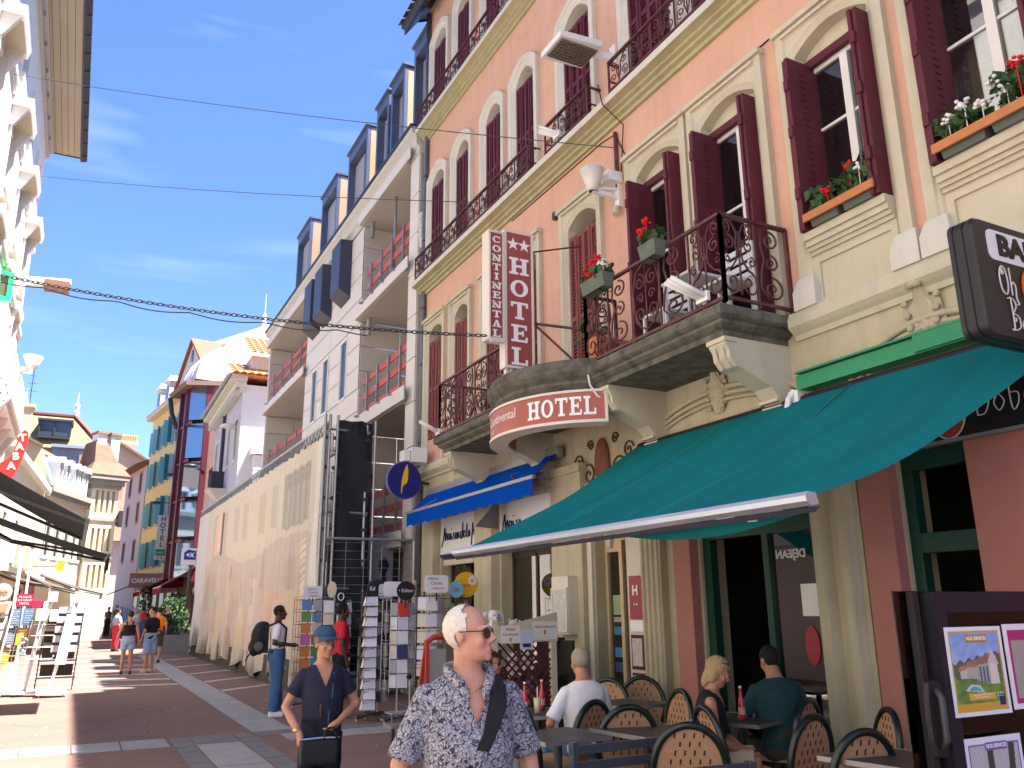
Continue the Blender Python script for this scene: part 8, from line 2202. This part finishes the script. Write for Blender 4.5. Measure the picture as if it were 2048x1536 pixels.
def rack(label, x, y, z0, z1, r, levels, m=None, base='cross', sign=None, group='postcard racks'):
 """revolving wire rack: pole, wire tiers, castors"""
 m = m or wire_m
 t = thing('postcard_rack', label, 'card rack', (x, y, 0), 0, group)
 MB().tube([(x, y, .08), (x, y, z1+.06)], .016, 8).build('pole', m, t)
 for j in range(levels+1):
  z = z0+(z1-z0)*j/levels; mb = MB()
  mb.tube([(x+r*c, y+r*s, z) for c, s in ((-1, -1), (1, -1), (1, 1), (-1, 1), (-1, -1))], .004, 4)
  mb.tube([(x-r, y-r*1.02, z+.05), (x+r, y-r*1.02, z+.05)], .003, 4); mb.tube([(x-r*1.02, y-r, z+.05), (x-r*1.02, y+r, z+.05)], .003, 4)
  mb.build('wire_tier', m, t)
 mb = MB()
 for c, s in ((-1, -1), (1, -1), (1, 1), (-1, 1), (0, -1), (-1, 0)): mb.tube([(x+r*c, y+r*s, z0-.04), (x+r*c, y+r*s, z1+.02)], .004, 4)
 mb.build('upright_wires', m, t)
 for a in range(4):
  c, s = math.cos(a*math.pi/2+.5)*.26, math.sin(a*math.pi/2+.5)*.26
  MB().bar((x, y, .09), (x+c, y+s, .075), .03, .025).build('foot', M['darkm'], t)
  mb = MB(); mb.ell((x+c, y+s, .032), (.014, .032, .032), 10, 6); mb.build('castor', M['steel'], t, True)
 return t
def topper(t, x, y, z, kind, w, h, m, words=(), d=.012):
 if kind == 'round': mb = MB(); mb.rings([[(x+w/2*math.cos(2*math.pi*q/24), y+e, z+h/2*math.sin(2*math.pi*q/24)) for q in range(24)] for e in (0, d)])
 else: mb = MB(); mb.prism(rrect(x-w/2, x+w/2, z-h/2, z+h/2, min(w, h)*.18), lambda u, v, q: (u, y+q, v), 0, d)
 mb.build('header_card', m, t)
 MB().box(x-.012, x+.012, y+.002, y+.01, z-h/2-.12, z-h/2+.01).build('header_stem', M['darkm'], t)
 for (wd, s_, dx, dz, c) in words: text(wd, s_, mat('ink '+str(c), c, .6), (x+dx, y-.002, z+dz), (1, 0, 0), (0, 0, 1), t, extrude=.001)
hw = mat('white header card', (.72, .72, .76), .5); hbk = mat('black header card', (.015, .015, .018), .5)
inkb = (.05, .06, .2); inkr = (.5, .03, .03); inkw = (.75, .75, .75)
a = rack('rack of bright coloured square calendars by the printed sheet', 3.79, 15.3, .55, 1.82, .21, 6, mat('dark red rack', (.22, .03, .03), .5), group='postcard racks outside the souvenir shop')
topper(a, 3.80, 15.08, 1.95, 'rect', .33, .21, hw, [('éditions', .05, -.02, .05, inkb), ('Cartes', .06, 0, -.005, inkb), ('magiques', .05, .02, -.06, inkr)])
G_ = 'cards on the postcard racks'
zz = [1.64-.195*j for j in range(6)]
cards(a, 3.70, 15.07, zz, .17, .175, 0, [('orange', 'red'), ('blue', 'yellow'), ('green', 'orange'), ('orange', 'brown'), ('pink', 'red'), ('orange', 'white')], ['flower', 'ring'], 'in the near column of the calendar rack', G_, seed=1)
cards(a, 3.89, 15.07, zz, .17, .175, 0, [('green', 'yellow'), ('turquoise', 'white'), ('grey', 'pink'), ('blue', 'pink'), ('cream', 'grey'), ('brown', 'red')], ['flower', 'picture'], 'in the far column of the calendar rack', G_, seed=2)
b = rack('rack of picture prints behind the woman with the cap', 4.06, 14.6, .5, 1.80, .22, 6, group='postcard racks outside the souvenir shop')
topper(b, 4.10, 14.36, 1.86, 'rect', .17, .22, hbk); topper(b, 3.98, 14.5, 1.98, 'round', .16, .28, mat('cream header card', (.66, .58, .46), .5))
mb = MB(); mb.tube([(4.10+.05*math.cos(q*.3), 14.352, 1.86+.06*math.sin(q*.3)) for q in range(22)], .010, 5, False); mb.build('header_ring', hw, b)
zz = [1.60-.2*j for j in range(6)]
cards(b, 3.90, 14.36, zz, .17, .20, 0, [('cream', 'red'), ('navy', 'orange'), ('blue', 'white'), ('white', 'grey')], ['picture', 'flower'], 'in the near column of the print rack', G_, seed=3)
cards(b, 4.11, 14.36, zz, .13, .16, 0, [('white', 'black'), ('white', 'pink'), ('white', 'grey')], ['picture'], 'in the middle column of the print rack', G_, seed=4)
cards(b, 4.28, 14.40, zz, .10, .17, .5, [('grey', 'black'), ('white', 'navy')], ['picture', 'script'], 'on the turned side of the print rack', G_, seed=5)
c = rack('slim black rack with a single column of stacked white cards', 4.22, 13.0, .28, 1.84, .14, 10, M['darkm'], group='postcard racks outside the souvenir shop')
topper(c, 4.30, 12.95, 1.93, 'round', .38, .34, hbk, [('Ed', .09, -.10, .03, inkw)]); topper(c, 4.40, 12.90, 1.92, 'rect', .22, .22, mat('pale blue leaflet', (.50, .56, .68), .5))
zz = [1.70-.152*j for j in range(11)]
cards(c, 4.165, 12.83, zz, .19, .145, -.12, [('white', 'pink'), ('pale lilac', 'grey'), ('pale lilac', 'blue'), ('white', 'brown'), ('pale lilac', 'grey')], ['script', 'script', 'ring', 'script'], 'down the single column of the black rack', G_, .30, seed=6)
cards(c, 4.05, 12.88, zz, .05, .145, -1.2, [('brown', 'cream'), ('cream', 'brown')], ['script'], 'on the edge of the black rack', G_, .30, seed=7)
c2 = rack('wire rack of dark thin booklets beside the black column rack', 4.44, 13.25, .3, 1.80, .13, 9, group='postcard racks outside the souvenir shop')
cards(c2, 4.40, 13.10, [1.62-.17*j for j in range(9)], .07, .15, 0, [('grey', 'navy'), ('navy', 'pink'), ('grey', 'black'), ('green', 'black'), ('black', 'grey')], ['picture', 'script'], 'in the thin booklet rack, near side', G_, seed=8)
cards(c2, 4.50, 13.10, [1.62-.17*j for j in range(9)], .07, .15, .1, [('black', 'grey'), ('cream', 'brown'), ('grey', 'white')], ['script'], 'in the thin booklet rack, far side', G_, seed=9)
d_ = rack('wire rack of illustrated greeting cards under the round black Editor header', 4.49, 12.5, .5, 1.78, .20, 6, group='postcard racks outside the souvenir shop')
topper(d_, 4.49, 12.22, 1.915, 'round', .29, .28, hbk, [('• Editor', .075, .0, .0, inkw)]); topper(d_, 4.42, 12.6, 1.95, 'rect', .30, .22, hw); topper(d_, 4.70, 12.7, 1.97, 'round', .26, .17, mat('crimson header card', (.45, .02, .08), .5), [('EUR', .07, .05, .0, inkw)])
zz = [1.55-.205*j for j in range(6)]
cards(d_, 4.34, 12.30, zz, .10, .19, -.35, [('cream', 'white'), ('cream', 'orange'), ('grey', 'green'), ('white', 'cream')], ['script'], 'on the near flank of the Editor rack', G_, seed=10)
cards(d_, 4.48, 12.27, zz, .165, .19, 0, [('red', 'white'), ('pale lilac', 'red'), ('white', 'black'), ('navy', 'red'), ('white', 'yellow'), ('white', 'brown')], ['flower', 'flower', 'flower', 'ring'], 'in the front column of the Editor rack', G_, seed=0)
cards(d_, 4.635, 12.30, zz, .10, .19, .35, [('grey', 'navy'), ('pale lilac', 'grey'), ('grey', 'red'), ('pale lilac', 'blue')], ['picture', 'script'], 'on the far flank of the Editor rack', G_, seed=12)
e_ = rack('dark rack of large white cards beside the Editor rack', 4.82, 12.3, .55, 1.84, .22, 5, M['darkm'], group='postcard racks outside the souvenir shop')
topper(e_, 4.90, 12.0, 2.01, 'rect', .38, .26, hw, [('éditions', .055, -.05, .08, inkb), ('Cartes', .07, .0, .01, inkb), ('magiques', .055, .02, -.06, inkr)])
zz = [1.62-.232*j for j in range(5)]
cards(e_, 4.70, 12.09, zz, .125, .20, -.45, [('cream', 'grey'), ('white', 'cream'), ('cream', 'brown')], ['script'], 'on the near flank of the white card rack', G_, seed=13)
cards(e_, 4.85, 12.06, zz, .18, .20, 0, [('white', 'blue'), ('white', 'grey'), ('pale lilac', 'white'), ('white', 'pink'), ('white', 'yellow')], ['flower', 'script', 'script', 'flower'], 'in the front column of the white card rack', G_, seed=14)
cards(e_, 5.02, 12.10, zz, .12, .20, .5, [('grey', 'navy'), ('pale lilac', 'navy'), ('cream', 'grey')], ['script', 'flower'], 'on the far flank of the white card rack', G_, seed=15)
f_ = rack('souvenir rack with keyrings and yellow flowered header', 5.40, 12.6, .6, 1.80, .20, 6, M['darkm'], group='postcard racks outside the souvenir shop')
yel_h = mat('sunny yellow header', (.80, .46, .03), .5)
topper(f_, 5.62, 12.5, 2.02, 'round', .42, .40, yel_h, [('Amour', .10, -.05, -.01, (.5, .08, .02))]); topper(f_, 5.38, 12.35, 1.94, 'round', .24, .26, mat('ski blue header', (.22, .50, .70), .5), [('Ski', .09, 0, .0, inkr)])
mb = MB()
for q in range(7): a_ = q*.9; mb.ell((5.72+.055*math.cos(a_), 12.49, 2.08+.055*math.sin(a_)), (.03, .004, .03), 8, 5)
mb.build('printed_daisy', hw, f_)
cards(f_, 5.30, 12.38, [1.55-.2*j for j in range(5)], .10, .18, -.3, [('green', 'yellow'), ('green', 'black'), ('brown', 'cream'), ('turquoise', 'white')], ['flower', 'picture'], 'on the near flank of the souvenir rack', G_, seed=16)
cards(f_, 5.44, 12.36, [1.55-.2*j for j in range(5)], .12, .18, 0, [('turquoise', 'white'), ('green', 'white'), ('yellow', 'brown'), ('blue', 'white')], ['picture', 'flower'], 'in the front of the souvenir rack', G_, seed=17)
cards(f_, 5.58, 12.38, [1.60-.2*j for j in range(5)], .10, .18, .3, [('brown', 'black'), ('green', 'white'), ('cream', 'brown')], ['picture'], 'on the far flank of the souvenir rack', G_, seed=18)
ab = thing('chalk_board', 'red framed A-board half hidden by the old man', 'A-board', (4.62, 11.4, 0))
rw = mat('red lacquered wood', (.50, .06, .035), .5, (6, .3))
for s in (-1, 1):
 MB().bar((4.44, 11.4+s*.22, 0), (4.52, 11.4+s*.02, 1.20), .035, .05).build('leg', rw, ab); MB().bar((4.96, 11.4+s*.22, 0), (4.94, 11.4+s*.02, 1.20), .035, .05).build('leg', rw, ab)
 mb = MB(); mb.hexa([(4.50, 11.4+s*.16, .35), (4.93, 11.4+s*.16, .35), (4.93, 11.4+s*.15, .35), (4.50, 11.4+s*.15, .35), (4.53, 11.4+s*.04, 1.10), (4.92, 11.4+s*.04, 1.10), (4.92, 11.4+s*.03, 1.10), (4.53, 11.4+s*.03, 1.10)]); mb.build('slate_panel', mat('grey slate panel', (.34, .33, .34), .7, (4, .2)), ab)
mb = MB(); mb.tube([(4.50, 11.4, 1.18), (4.62, 11.4, 1.26), (4.84, 11.4, 1.26), (4.96, 11.4, 1.18)], .04, 8); mb.build('top_board', rw, ab)
tr_ = thing('hand_trolley', 'grey folding hand trolley standing beside the card racks', 'trolley', (3.72, 10.2, 0))
mb = MB(); mb.tube([(3.83, 10.2, .15), (3.83, 10.2, .80), (3.80, 10.18, .84)], .012, 8); mb.build('handle_pole', M['grey'], tr_)
mb = MB(); mb.ell((3.81, 10.18, .84), (.04, .025, .03), 8, 6); mb.build('grip', M['black'], tr_, True)
mb = MB(); mb.box(3.55, 3.85, 10.05, 10.35, .27, .30); mb.box(3.56, 3.84, 10.06, 10.34, .42, .44); mb.bar((3.57, 10.1, .28), (3.57, 10.1, .44), .015); mb.build('tray', M['grey'], tr_)
for q in (3.58, 3.80): mb = MB(); mb.box(q-.02, q+.02, 10.05, 10.10, .08, .27); mb.build('leg', M['darkm'], tr_)
mb = MB(); mb.bar((3.66, 10.2, .55), (3.86, 10.2, .47), .015); mb.build('hook', M['grey'], tr_)
# ---- sunlit racks across the street
GR = 'sunlit racks on the near pavement'
r1 = thing('poster_rack', 'white framed rack of red and orange picture sheets at the picture edge', 'rack', (-1.25, 20.4, 0), 0, GR)
for k in range(5):
 z = 1.86-.29*k; x0 = -1.52-.045*k
 MB().hexa([(x0, 20.30, z-.24), (x0+.40, 20.30, z-.24), (x0+.40, 20.33, z-.24), (x0, 20.33, z-.24), (x0+.04, 20.42, z), (x0+.44, 20.42, z), (x0+.44, 20.45, z), (x0+.04, 20.45, z)]).build('white_tray', M['white'], r1)
 cc = [(.70, .10, .04), (.20, .19, .15), (.74, .24, .10), (.70, .22, .05), (.52, .34, .18)][k]
 MB().hexa([(x0+.03, 20.29, z-.21), (x0+.36, 20.29, z-.21), (x0+.36, 20.298, z-.21), (x0+.03, 20.298, z-.21), (x0+.065, 20.405, z-.03), (x0+.395, 20.405, z-.03), (x0+.395, 20.412, z-.03), (x0+.065, 20.412, z-.03)]).build('picture_sheet', mat('picture sheet %d' % k, cc, .6, (14, .7)), r1)
for x in (-1.62, -1.12): MB().bar((x-.12, 20.4, .05), (x+.1, 20.45, 1.95), .03).build('upright', M['white'], r1)
mb = MB(); mb.rings([[(-1.27+.17*math.cos(q*math.pi/12), 20.4+e, 2.06+.17*math.sin(q*math.pi/12)) for q in range(24)] for e in (0, .02)]); mb.build('round_header', mat('cream header card', (.66, .58, .46)), r1)
text('BD', .12, mat('ink brown', (.4, .2, .1), .6), (-1.25, 20.39, 2.05), (1, 0, 0), (0, 0, 1), r1)
MB().box(-1.7, -1.05, 20.25, 20.6, .03, .08).build('base', M['white'], r1)
r2 = thing('plate_rack', 'white wire rack hung with blue, grey and orange metal plates', 'rack', (-.82, 20.6, 0), 0, GR)
MB().prism(rrect(-1.02, -.70, 1.76, 2.02, .03), lambda u, v, d: (u, 20.5+d, v), 0, .015).build('header', mat('crimson header card', (.45, .02, .08)), r2)
for q, (w, z) in enumerate((('PLAQUE', 1.955), ('EN RELIEF', 1.89), ('METAL', 1.82))): text(w, .062, M['letter'], (-.86, 20.495, z), (1, 0, 0), (0, 0, 1), r2, extrude=.001)
MB().box(-.70, -.52, 20.56, 20.575, 1.72, 1.88).build('header', MATS['crimson header card'], r2)
pls = [(-1.10, 1.38, 'blue', (.09, .16, .26)), (-.87, 1.39, 'blue', (.10, .18, .28)), (-1.15, 1.00, 'grey', (.16, .18, .22)), (-.93, 1.00, 'orange', (.75, .36, .03)), (-1.20, .62, 'ochre', (.55, .30, .04))]
for q, (x, z, nm_, c_) in enumerate(pls):
 MB().hexa([(x, 20.44, z), (x+.19, 20.44, z), (x+.19, 20.45, z), (x, 20.45, z), (x+.015, 20.50, z+.34), (x+.205, 20.50, z+.34), (x+.205, 20.51, z+.34), (x+.015, 20.51, z+.34)]).build('metal_plate', mat('plate enamel %d' % q, c_, .4, (9, .3)), r2)
 mb = MB()
 for e in range(6): zz_ = z+.05+.045*e; mb.box(x+.05, x+.05+.10+.03*(e % 2), 20.436+.006*e, 20.438+.006*e, zz_, zz_+.012)
 mb.build('plate_print', mat('pale enamel print', (.5, .52, .55), .5), r2)
mb = MB()
for q in range(9): mb.tube([(-1.22+.055*q, 20.5, .08), (-1.12+.055*q, 20.6, 1.5)], .006, 4)
for z in (.3, .6, .9): mb.tube([(-1.25, 20.5, z), (-.7, 20.5, z)], .006, 4)
mb.build('wire_frame', M['white'], r2); MB().box(-1.25, -.72, 20.4, 20.75, .06, .11).build('base', M['white'], r2)
r3 = thing('hat_rack', 'clear tubed rack with white hooks and hanging trinkets', 'rack', (-.55, 20.4, 0), 0, GR)
mb = MB(); mb.tube([(-.66, 20.4, .06), (-.45, 20.4, 1.86)], .045, 10); mb.build('clear_tube', mat('frosted tube', (.55, .55, .55), .3), r3, True)
mb = MB(); mb.tube([(-.52, 20.45, .9), (-.38, 20.45, 1.86)], .05, 10); mb.build('cream_tube', mat('cream tube', (.72, .68, .50), .4), r3, True)
mb = MB()
for z in (.72, .95, 1.18, 1.4): mb.tube([(-.78+.1*z, 20.35, z), (-.30+.1*z, 20.35, z)], .008, 5); mb.tube([(-.30+.1*z, 20.35, z), (-.27+.1*z, 20.3, z+.06)], .012, 5)
mb.build('hook_bar', M['white'], r3)
mb = MB(); mb.box(-.62, -.44, 20.3, 20.45, 1.48, 1.72); mb.box(-.36, -.16, 20.3, 20.45, 1.46, 1.70); mb.box(-.44, -.26, 20.36, 20.5, 1.86, 2.06); mb.build('white_box', M['white'], r3)
mb = MB(); rnd = random.Random(4)
for q in range(16): mb.ell((-.78+rnd.uniform(-.05, .06), 20.35, .78+rnd.uniform(0, .4)), (.03, .02, .03), 6, 4)
mb.build('trinkets', mat('blue white trinkets', (.35, .52, .66), .5, (30, .8)), r3); MB().box(-.85, -.4, 20.25, 20.6, .05, .10).build('base', M['white'], r3)
r4 = thing('column_rack', 'bright white column rack with clipped sheets on a castor base', 'rack', (-.07, 19.9, 0), 0, GR)
mb = MB(); mb.hexa([(-.16, 19.86, .62), (.04, 19.86, .62), (.04, 19.94, .62), (-.16, 19.94, .62), (-.05, 19.86, 1.60), (.13, 19.86, 1.60), (.13, 19.94, 1.60), (-.05, 19.94, 1.60)]); mb.build('panel', M['white'], r4)
mb = MB(); mb.tube([(-.20, 19.95, .1), (.12, 19.95, 1.95)], .032, 8); mb.build('pole', M['white'], r4, True)
mb = MB(); mb.hexa([(.02, 19.9, 1.82), (.16, 19.9, 1.82), (.16, 19.93, 1.82), (.02, 19.93, 1.82), (.05, 19.9, 2.06), (.22, 19.9, 2.06), (.22, 19.93, 2.06), (.05, 19.93, 2.06)]); mb.build('header', mat('grey header', (.45, .46, .48), .4), r4)
for k in range(5):
 z = 1.62-.19*k
 MB().box(-.20-.015*k, .26-.02*k, 19.97, 19.985, z, z+.13).build('clipped_sheet', mat('printed white sheet', (.66, .66, .66), .6, (26, .6)), r4)
 MB().box(-.20-.015*k, .26-.02*k, 19.99, 20.0, z-.06, z).build('dark_slot', M['darkm'], r4)
MB().box(-.42, .12, 19.75, 20.15, .06, .15).build('base', M['white'], r4)
for q in (-.36, .06):
 mb = MB(); mb.ell((q, 19.78, .03), (.015, .03, .03), 8, 6); mb.build('castor', M['steel'], r4)
r5 = thing('dark_rack', 'dark rack standing in shade behind the white racks', 'rack', (-.3, 21.6, 0), 0, GR)
for q in (-.5, .22): MB().bar((q, 21.6, 0), (q+.06, 21.6, 1.75), .03).build('upright', M['darkm'], r5)
for z in (.25, .6, .95, 1.3, 1.65): MB().box(-.5, .26, 21.5, 21.7, z, z+.03).build('shelf', M['darkm'], r5)
for z in (.3, .65, 1.0, 1.35): MB().box(-.44, .2, 21.58, 21.62, z, z+.24).build('stock', M['dim'], r5)
# ================================================================ street signs, far awnings and greenery by the yellow hotel
def far_awning():
 a1 = awning('cafe_awning', 'long red awning reaching down to the far pavement', 57.0, 66.0, 4.6, 3.9, 1.35, 2.4, M['redaw'], 'red awnings of the far cafe', val=.2, bar=mat('pink white bar', (.6, .5, .48), .5), armz=.1)
 a2 = awning('cafe_awning', 'steep red awning nearest the printed sheet', 46.5, 51.0, 5.9, 4.0, 3.95, 2.85, mat_red2, 'red awnings of the far cafe', val=.35, bar=MATS['pink white bar'], armz=.1)
 a3 = awning('cafe_awning', 'middle red awning under the Caravelle board', 51.5, 56.5, 5.9, 4.1, 3.3, 2.75, M['redaw'], 'red awnings of the far cafe', val=.25, bar=MATS['pink white bar'], armz=.1)
mat_red2 = cloth_mat('raspberry awning cloth', (.30, .05, .085), .3, amt=.3)
far_awning()
s = thing('caravelle_board', 'brick coloured cafe board lettered CARAVELLE over a red hood', 'sign', (3.6, 55.5, 3.6))
MB().box(2.95, 4.75, 55.6, 55.75, 3.0, 3.85).build('board', mat('brick board', (.38, .18, .14), .7), s)
text('CARAVELLE', .36, M['letter'], (3.95, 55.58, 3.42), (1, 0, .03), (0, 0, 1), s, bold=.012, sx=.95)
rg = [[(4.75+1.05*(1-math.cos(a)), y_, 3.0+1.25*math.sin(a)) for a in [math.pi/2*q/8 for q in range(9)]]+[(5.8, y_, 3.0)] for y_ in (52.2, 55.6)]
mb = MB(); mb.rings(rg); mb.build('red_hood', M['redaw'], s)
s = thing('hotel_blade_sign', 'white vertical HOTEL blade sign with a green panel and two stars', 'sign', (4.6, 57.5, 5))
MB().box(4.33, 4.93, 57.5, 57.6, 4.75, 7.55).build('panel', mat('pale sign panel', (.66, .68, .70), .5), s)
for q, ch_q in enumerate('HOTEL'): text(ch_q, .42, mat('dark green ink', (.02, .10, .06), .5), (4.66, 57.49, 7.3-.40*q), (1, 0, 0), (0, 0, 1), s, bold=.01)
MB().box(4.35, 4.92, 57.48, 57.5, 5.02, 5.42).build('green_panel', mat('green sign panel', (.02, .30, .12), .5), s)
text('LOGIS', .16, M['letter'], (4.63, 57.47, 5.2), (1, 0, 0), (0, 0, 1), s)
for q in (4.5, 4.76):
 mb = MB(); p = star_poly(q, 4.88, .08); mb.rings([[(a, 57.49, b_) for a, b_ in p], [(a, 57.48, b_) for a, b_ in p]]); mb.build('star', MATS['dark green ink'], s)
MB().bar((4.9, 57.55, 6.2), (5.9, 57.55, 6.2), .05).build('bracket', M['darkm'], s)
s = thing('shop_blade_sign', 'pale lilac sign lettered CONTACT on the yellow house', 'sign', (5.6, 53, 5.8))
MB().prism(rrect(4.95, 5.75, 5.25, 5.95, .15), lambda u, v, d: (u, 52+d, v), 0, .1).build('panel', mat('lilac sign panel', (.55, .54, .66), .5), s)
text('CONTACT', .15, mat('violet ink', (.10, .08, .25), .5), (5.34, 51.99, 5.66), (1, 0, 0), (0, 0, 1), s); text('mode', .10, mat('violet ink', (.10, .08, .25)), (5.55, 51.99, 5.46), (1, 0, 0), (0, 0, 1), s)
MB().bar((5.7, 52.05, 5.6), (6.4, 52.05, 5.6), .05).build('bracket', M['darkm'], s)
s = thing('pharmacy_blade_sign', 'white blade sign with dark blue hexagon and white +X mark', 'sign', (4.6, 40, 4.2))
MB().box(4.13, 4.75, 40.0, 40.1, 3.62, 4.35).build('panel', mat('white sign panel', (.70, .70, .74), .5), s)
mb = MB(); mb.prism([(4.23, 3.84), (4.72, 3.84), (4.72, 4.22), (4.40, 4.28), (4.23, 4.15)], lambda u, v, d: (u, 40-d, v), 0, .01); mb.build('hexagon', mat('royal blue', (.02, .03, .30), .5), s)
text('+X', .26, M['letter'], (4.48, 39.985, 4.04), (1, 0, 0), (0, 0, 1), s, bold=.01)
MB().tube([(4.55, 40.15, 0), (4.55, 40.15, 4.3)], .06, 8).build('post', M['darkm'], s)
for k, (x, y, z, lab) in enumerate(((5.2, 50, 9.6, 'grey dome street lamp before the red glass tower'), (4.9, 58, 10.2, 'grey dome street lamp on the yellow front'), (4.4, 62.0, 8.8, 'flat street lamp lower on the yellow front'), (5.6, 39.5, 9.9, 'pale dome street lamp by the lilac eave'))):
 l = thing('street_lamp', lab, 'street lamp', (x, y, z), 0, 'far wall lamps')
 mb = MB(); mb.lathe([(0, .16), (.25, .12), (.42, 0), (.40, -.02), (0, .02)], (x, y, z), 14); mb.build('dome', M['white'] if k == 3 else M['darkm'], l, True)
 MB().bar((x, y, z+.14), (x+.9, y, z+.05), .05).build('arm', M['white'] if k == 3 else M['darkm'], l)
def bush(label, x, y, r, h, n, m, pot=True, seed=1):
 t = thing('potted_shrub', label, 'shrub', (x, y, gz(y)), 0, 'shrubs by the far cafe'); z0 = gz(y)
 rnd = random.Random(seed); mb = MB()
 for _ in range(n):
  a = rnd.uniform(0, 6.3); b_ = rnd.random()**.5; q = rnd.random()
  c = Vector((x+r*b_*math.cos(a)*(1-.4*q), y+r*b_*math.sin(a)*(1-.4*q), z0+.5+h*q)); s = rnd.uniform(.05, .11)
  d = Vector((rnd.uniform(-1, 1), rnd.uniform(-1, 1), rnd.uniform(-.4, 1))).normalized(); u = d.orthogonal().normalized()*s; w = d.cross(u).normalized()*s*.5
  mb.face([c+u, c+w, c-u, c-w])
 mb.build('foliage', m, t)
 mb = MB()
 for q in range(4): mb.tube([(x, y, z0+.3), (x+.15*math.cos(q*1.6), y+.15*math.sin(q*1.6), z0+.5+h*.6)], .02, 5)
 mb.build('stem', mat('brown stem', (.12, .08, .05), .9), t)
 MB().box(x-r*.8, x+r*.8, y-r*.6, y+r*.6, z0, z0+.55).build('planter_box', mat('grey stone planter', (.20, .20, .19), .9, (3, .3)), t)
bush('bushy shrub in a grey planter by the end of the printed sheet', 3.75, 37.2, .75, 1.6, 900, M['leaf'], seed=2)
bush('low dark shrub in a planter nearer the street', 3.45, 36.4, .55, .8, 500, M['leafd'], seed=3)
bush('tall climbing plant on a cafe post under the red awning', 3.9, 54.5, .5, 2.4, 500, M['leafd'], seed=4)
bush('leafy plant between the cafe and the far shops', 4.9, 47.5, .7, 1.9, 600, M['leaf'], seed=5)
pl = thing('grey_planter', 'long grey concrete planter in front of the leafy shrubs', 'planter', (3.7, 35.9, 0))
MB().box(3.25, 4.3, 35.8, 36.1, .0, .75).build('trough', MATS['grey stone planter'], pl)
for k, (x, y, c, lab) in enumerate(((2.55, 47.5, 'blue', 'blue garments hanging at the far shop'), (2.95, 48.2, 'white', 'white garments hanging at the far shop'), (2.2, 49, 'turquoise', 'turquoise parasol shape by the far shop'))):
 t = thing('clothes_rail', lab, 'clothes rail', (x, y, gz(y)), 0, 'clothes rails'); z0 = gz(y)
 mb = MB(); mb.tube([(x-.25, y, z0), (x-.25, y, z0+1.75), (x+.25, y, z0+1.75), (x+.25, y, z0)], .015, 5); mb.build('rail', M['steel'], t)
 for q in range(4): MB().hexa([(x-.22+.11*q, y-.15, z0+.8), (x-.16+.11*q, y-.15, z0+.8), (x-.16+.11*q, y+.15, z0+.8), (x-.22+.11*q, y+.15, z0+.8), (x-.21+.11*q, y-.2, z0+1.7), (x-.17+.11*q, y-.2, z0+1.7), (x-.17+.11*q, y+.2, z0+1.7), (x-.21+.11*q, y+.2, z0+1.7)]).build('garment', mat('garment '+c, cols[c], .9), t)
for k in range(8):
 x, y = (1.3+.45*(k % 4), 60.5+1.2*(k//4)); z0 = gz(y)
 t = thing('far_cafe_table', f'round bistro table in the {("nearer","farther")[k//4]} row of the far cafes, {ORD[k % 4].replace("top","first")} from the pavilion', 'table', (x, y, z0), 0, 'bistro tables of the far cafes')
 MB().lathe([(.3, .72), (.3, .75), (0, .75)], (x, y, z0), 10).build('top', M['tabletop'], t); MB().tube([(x, y, z0), (x, y, z0+.72)], .03, 6).build('column', M['darkm'], t)
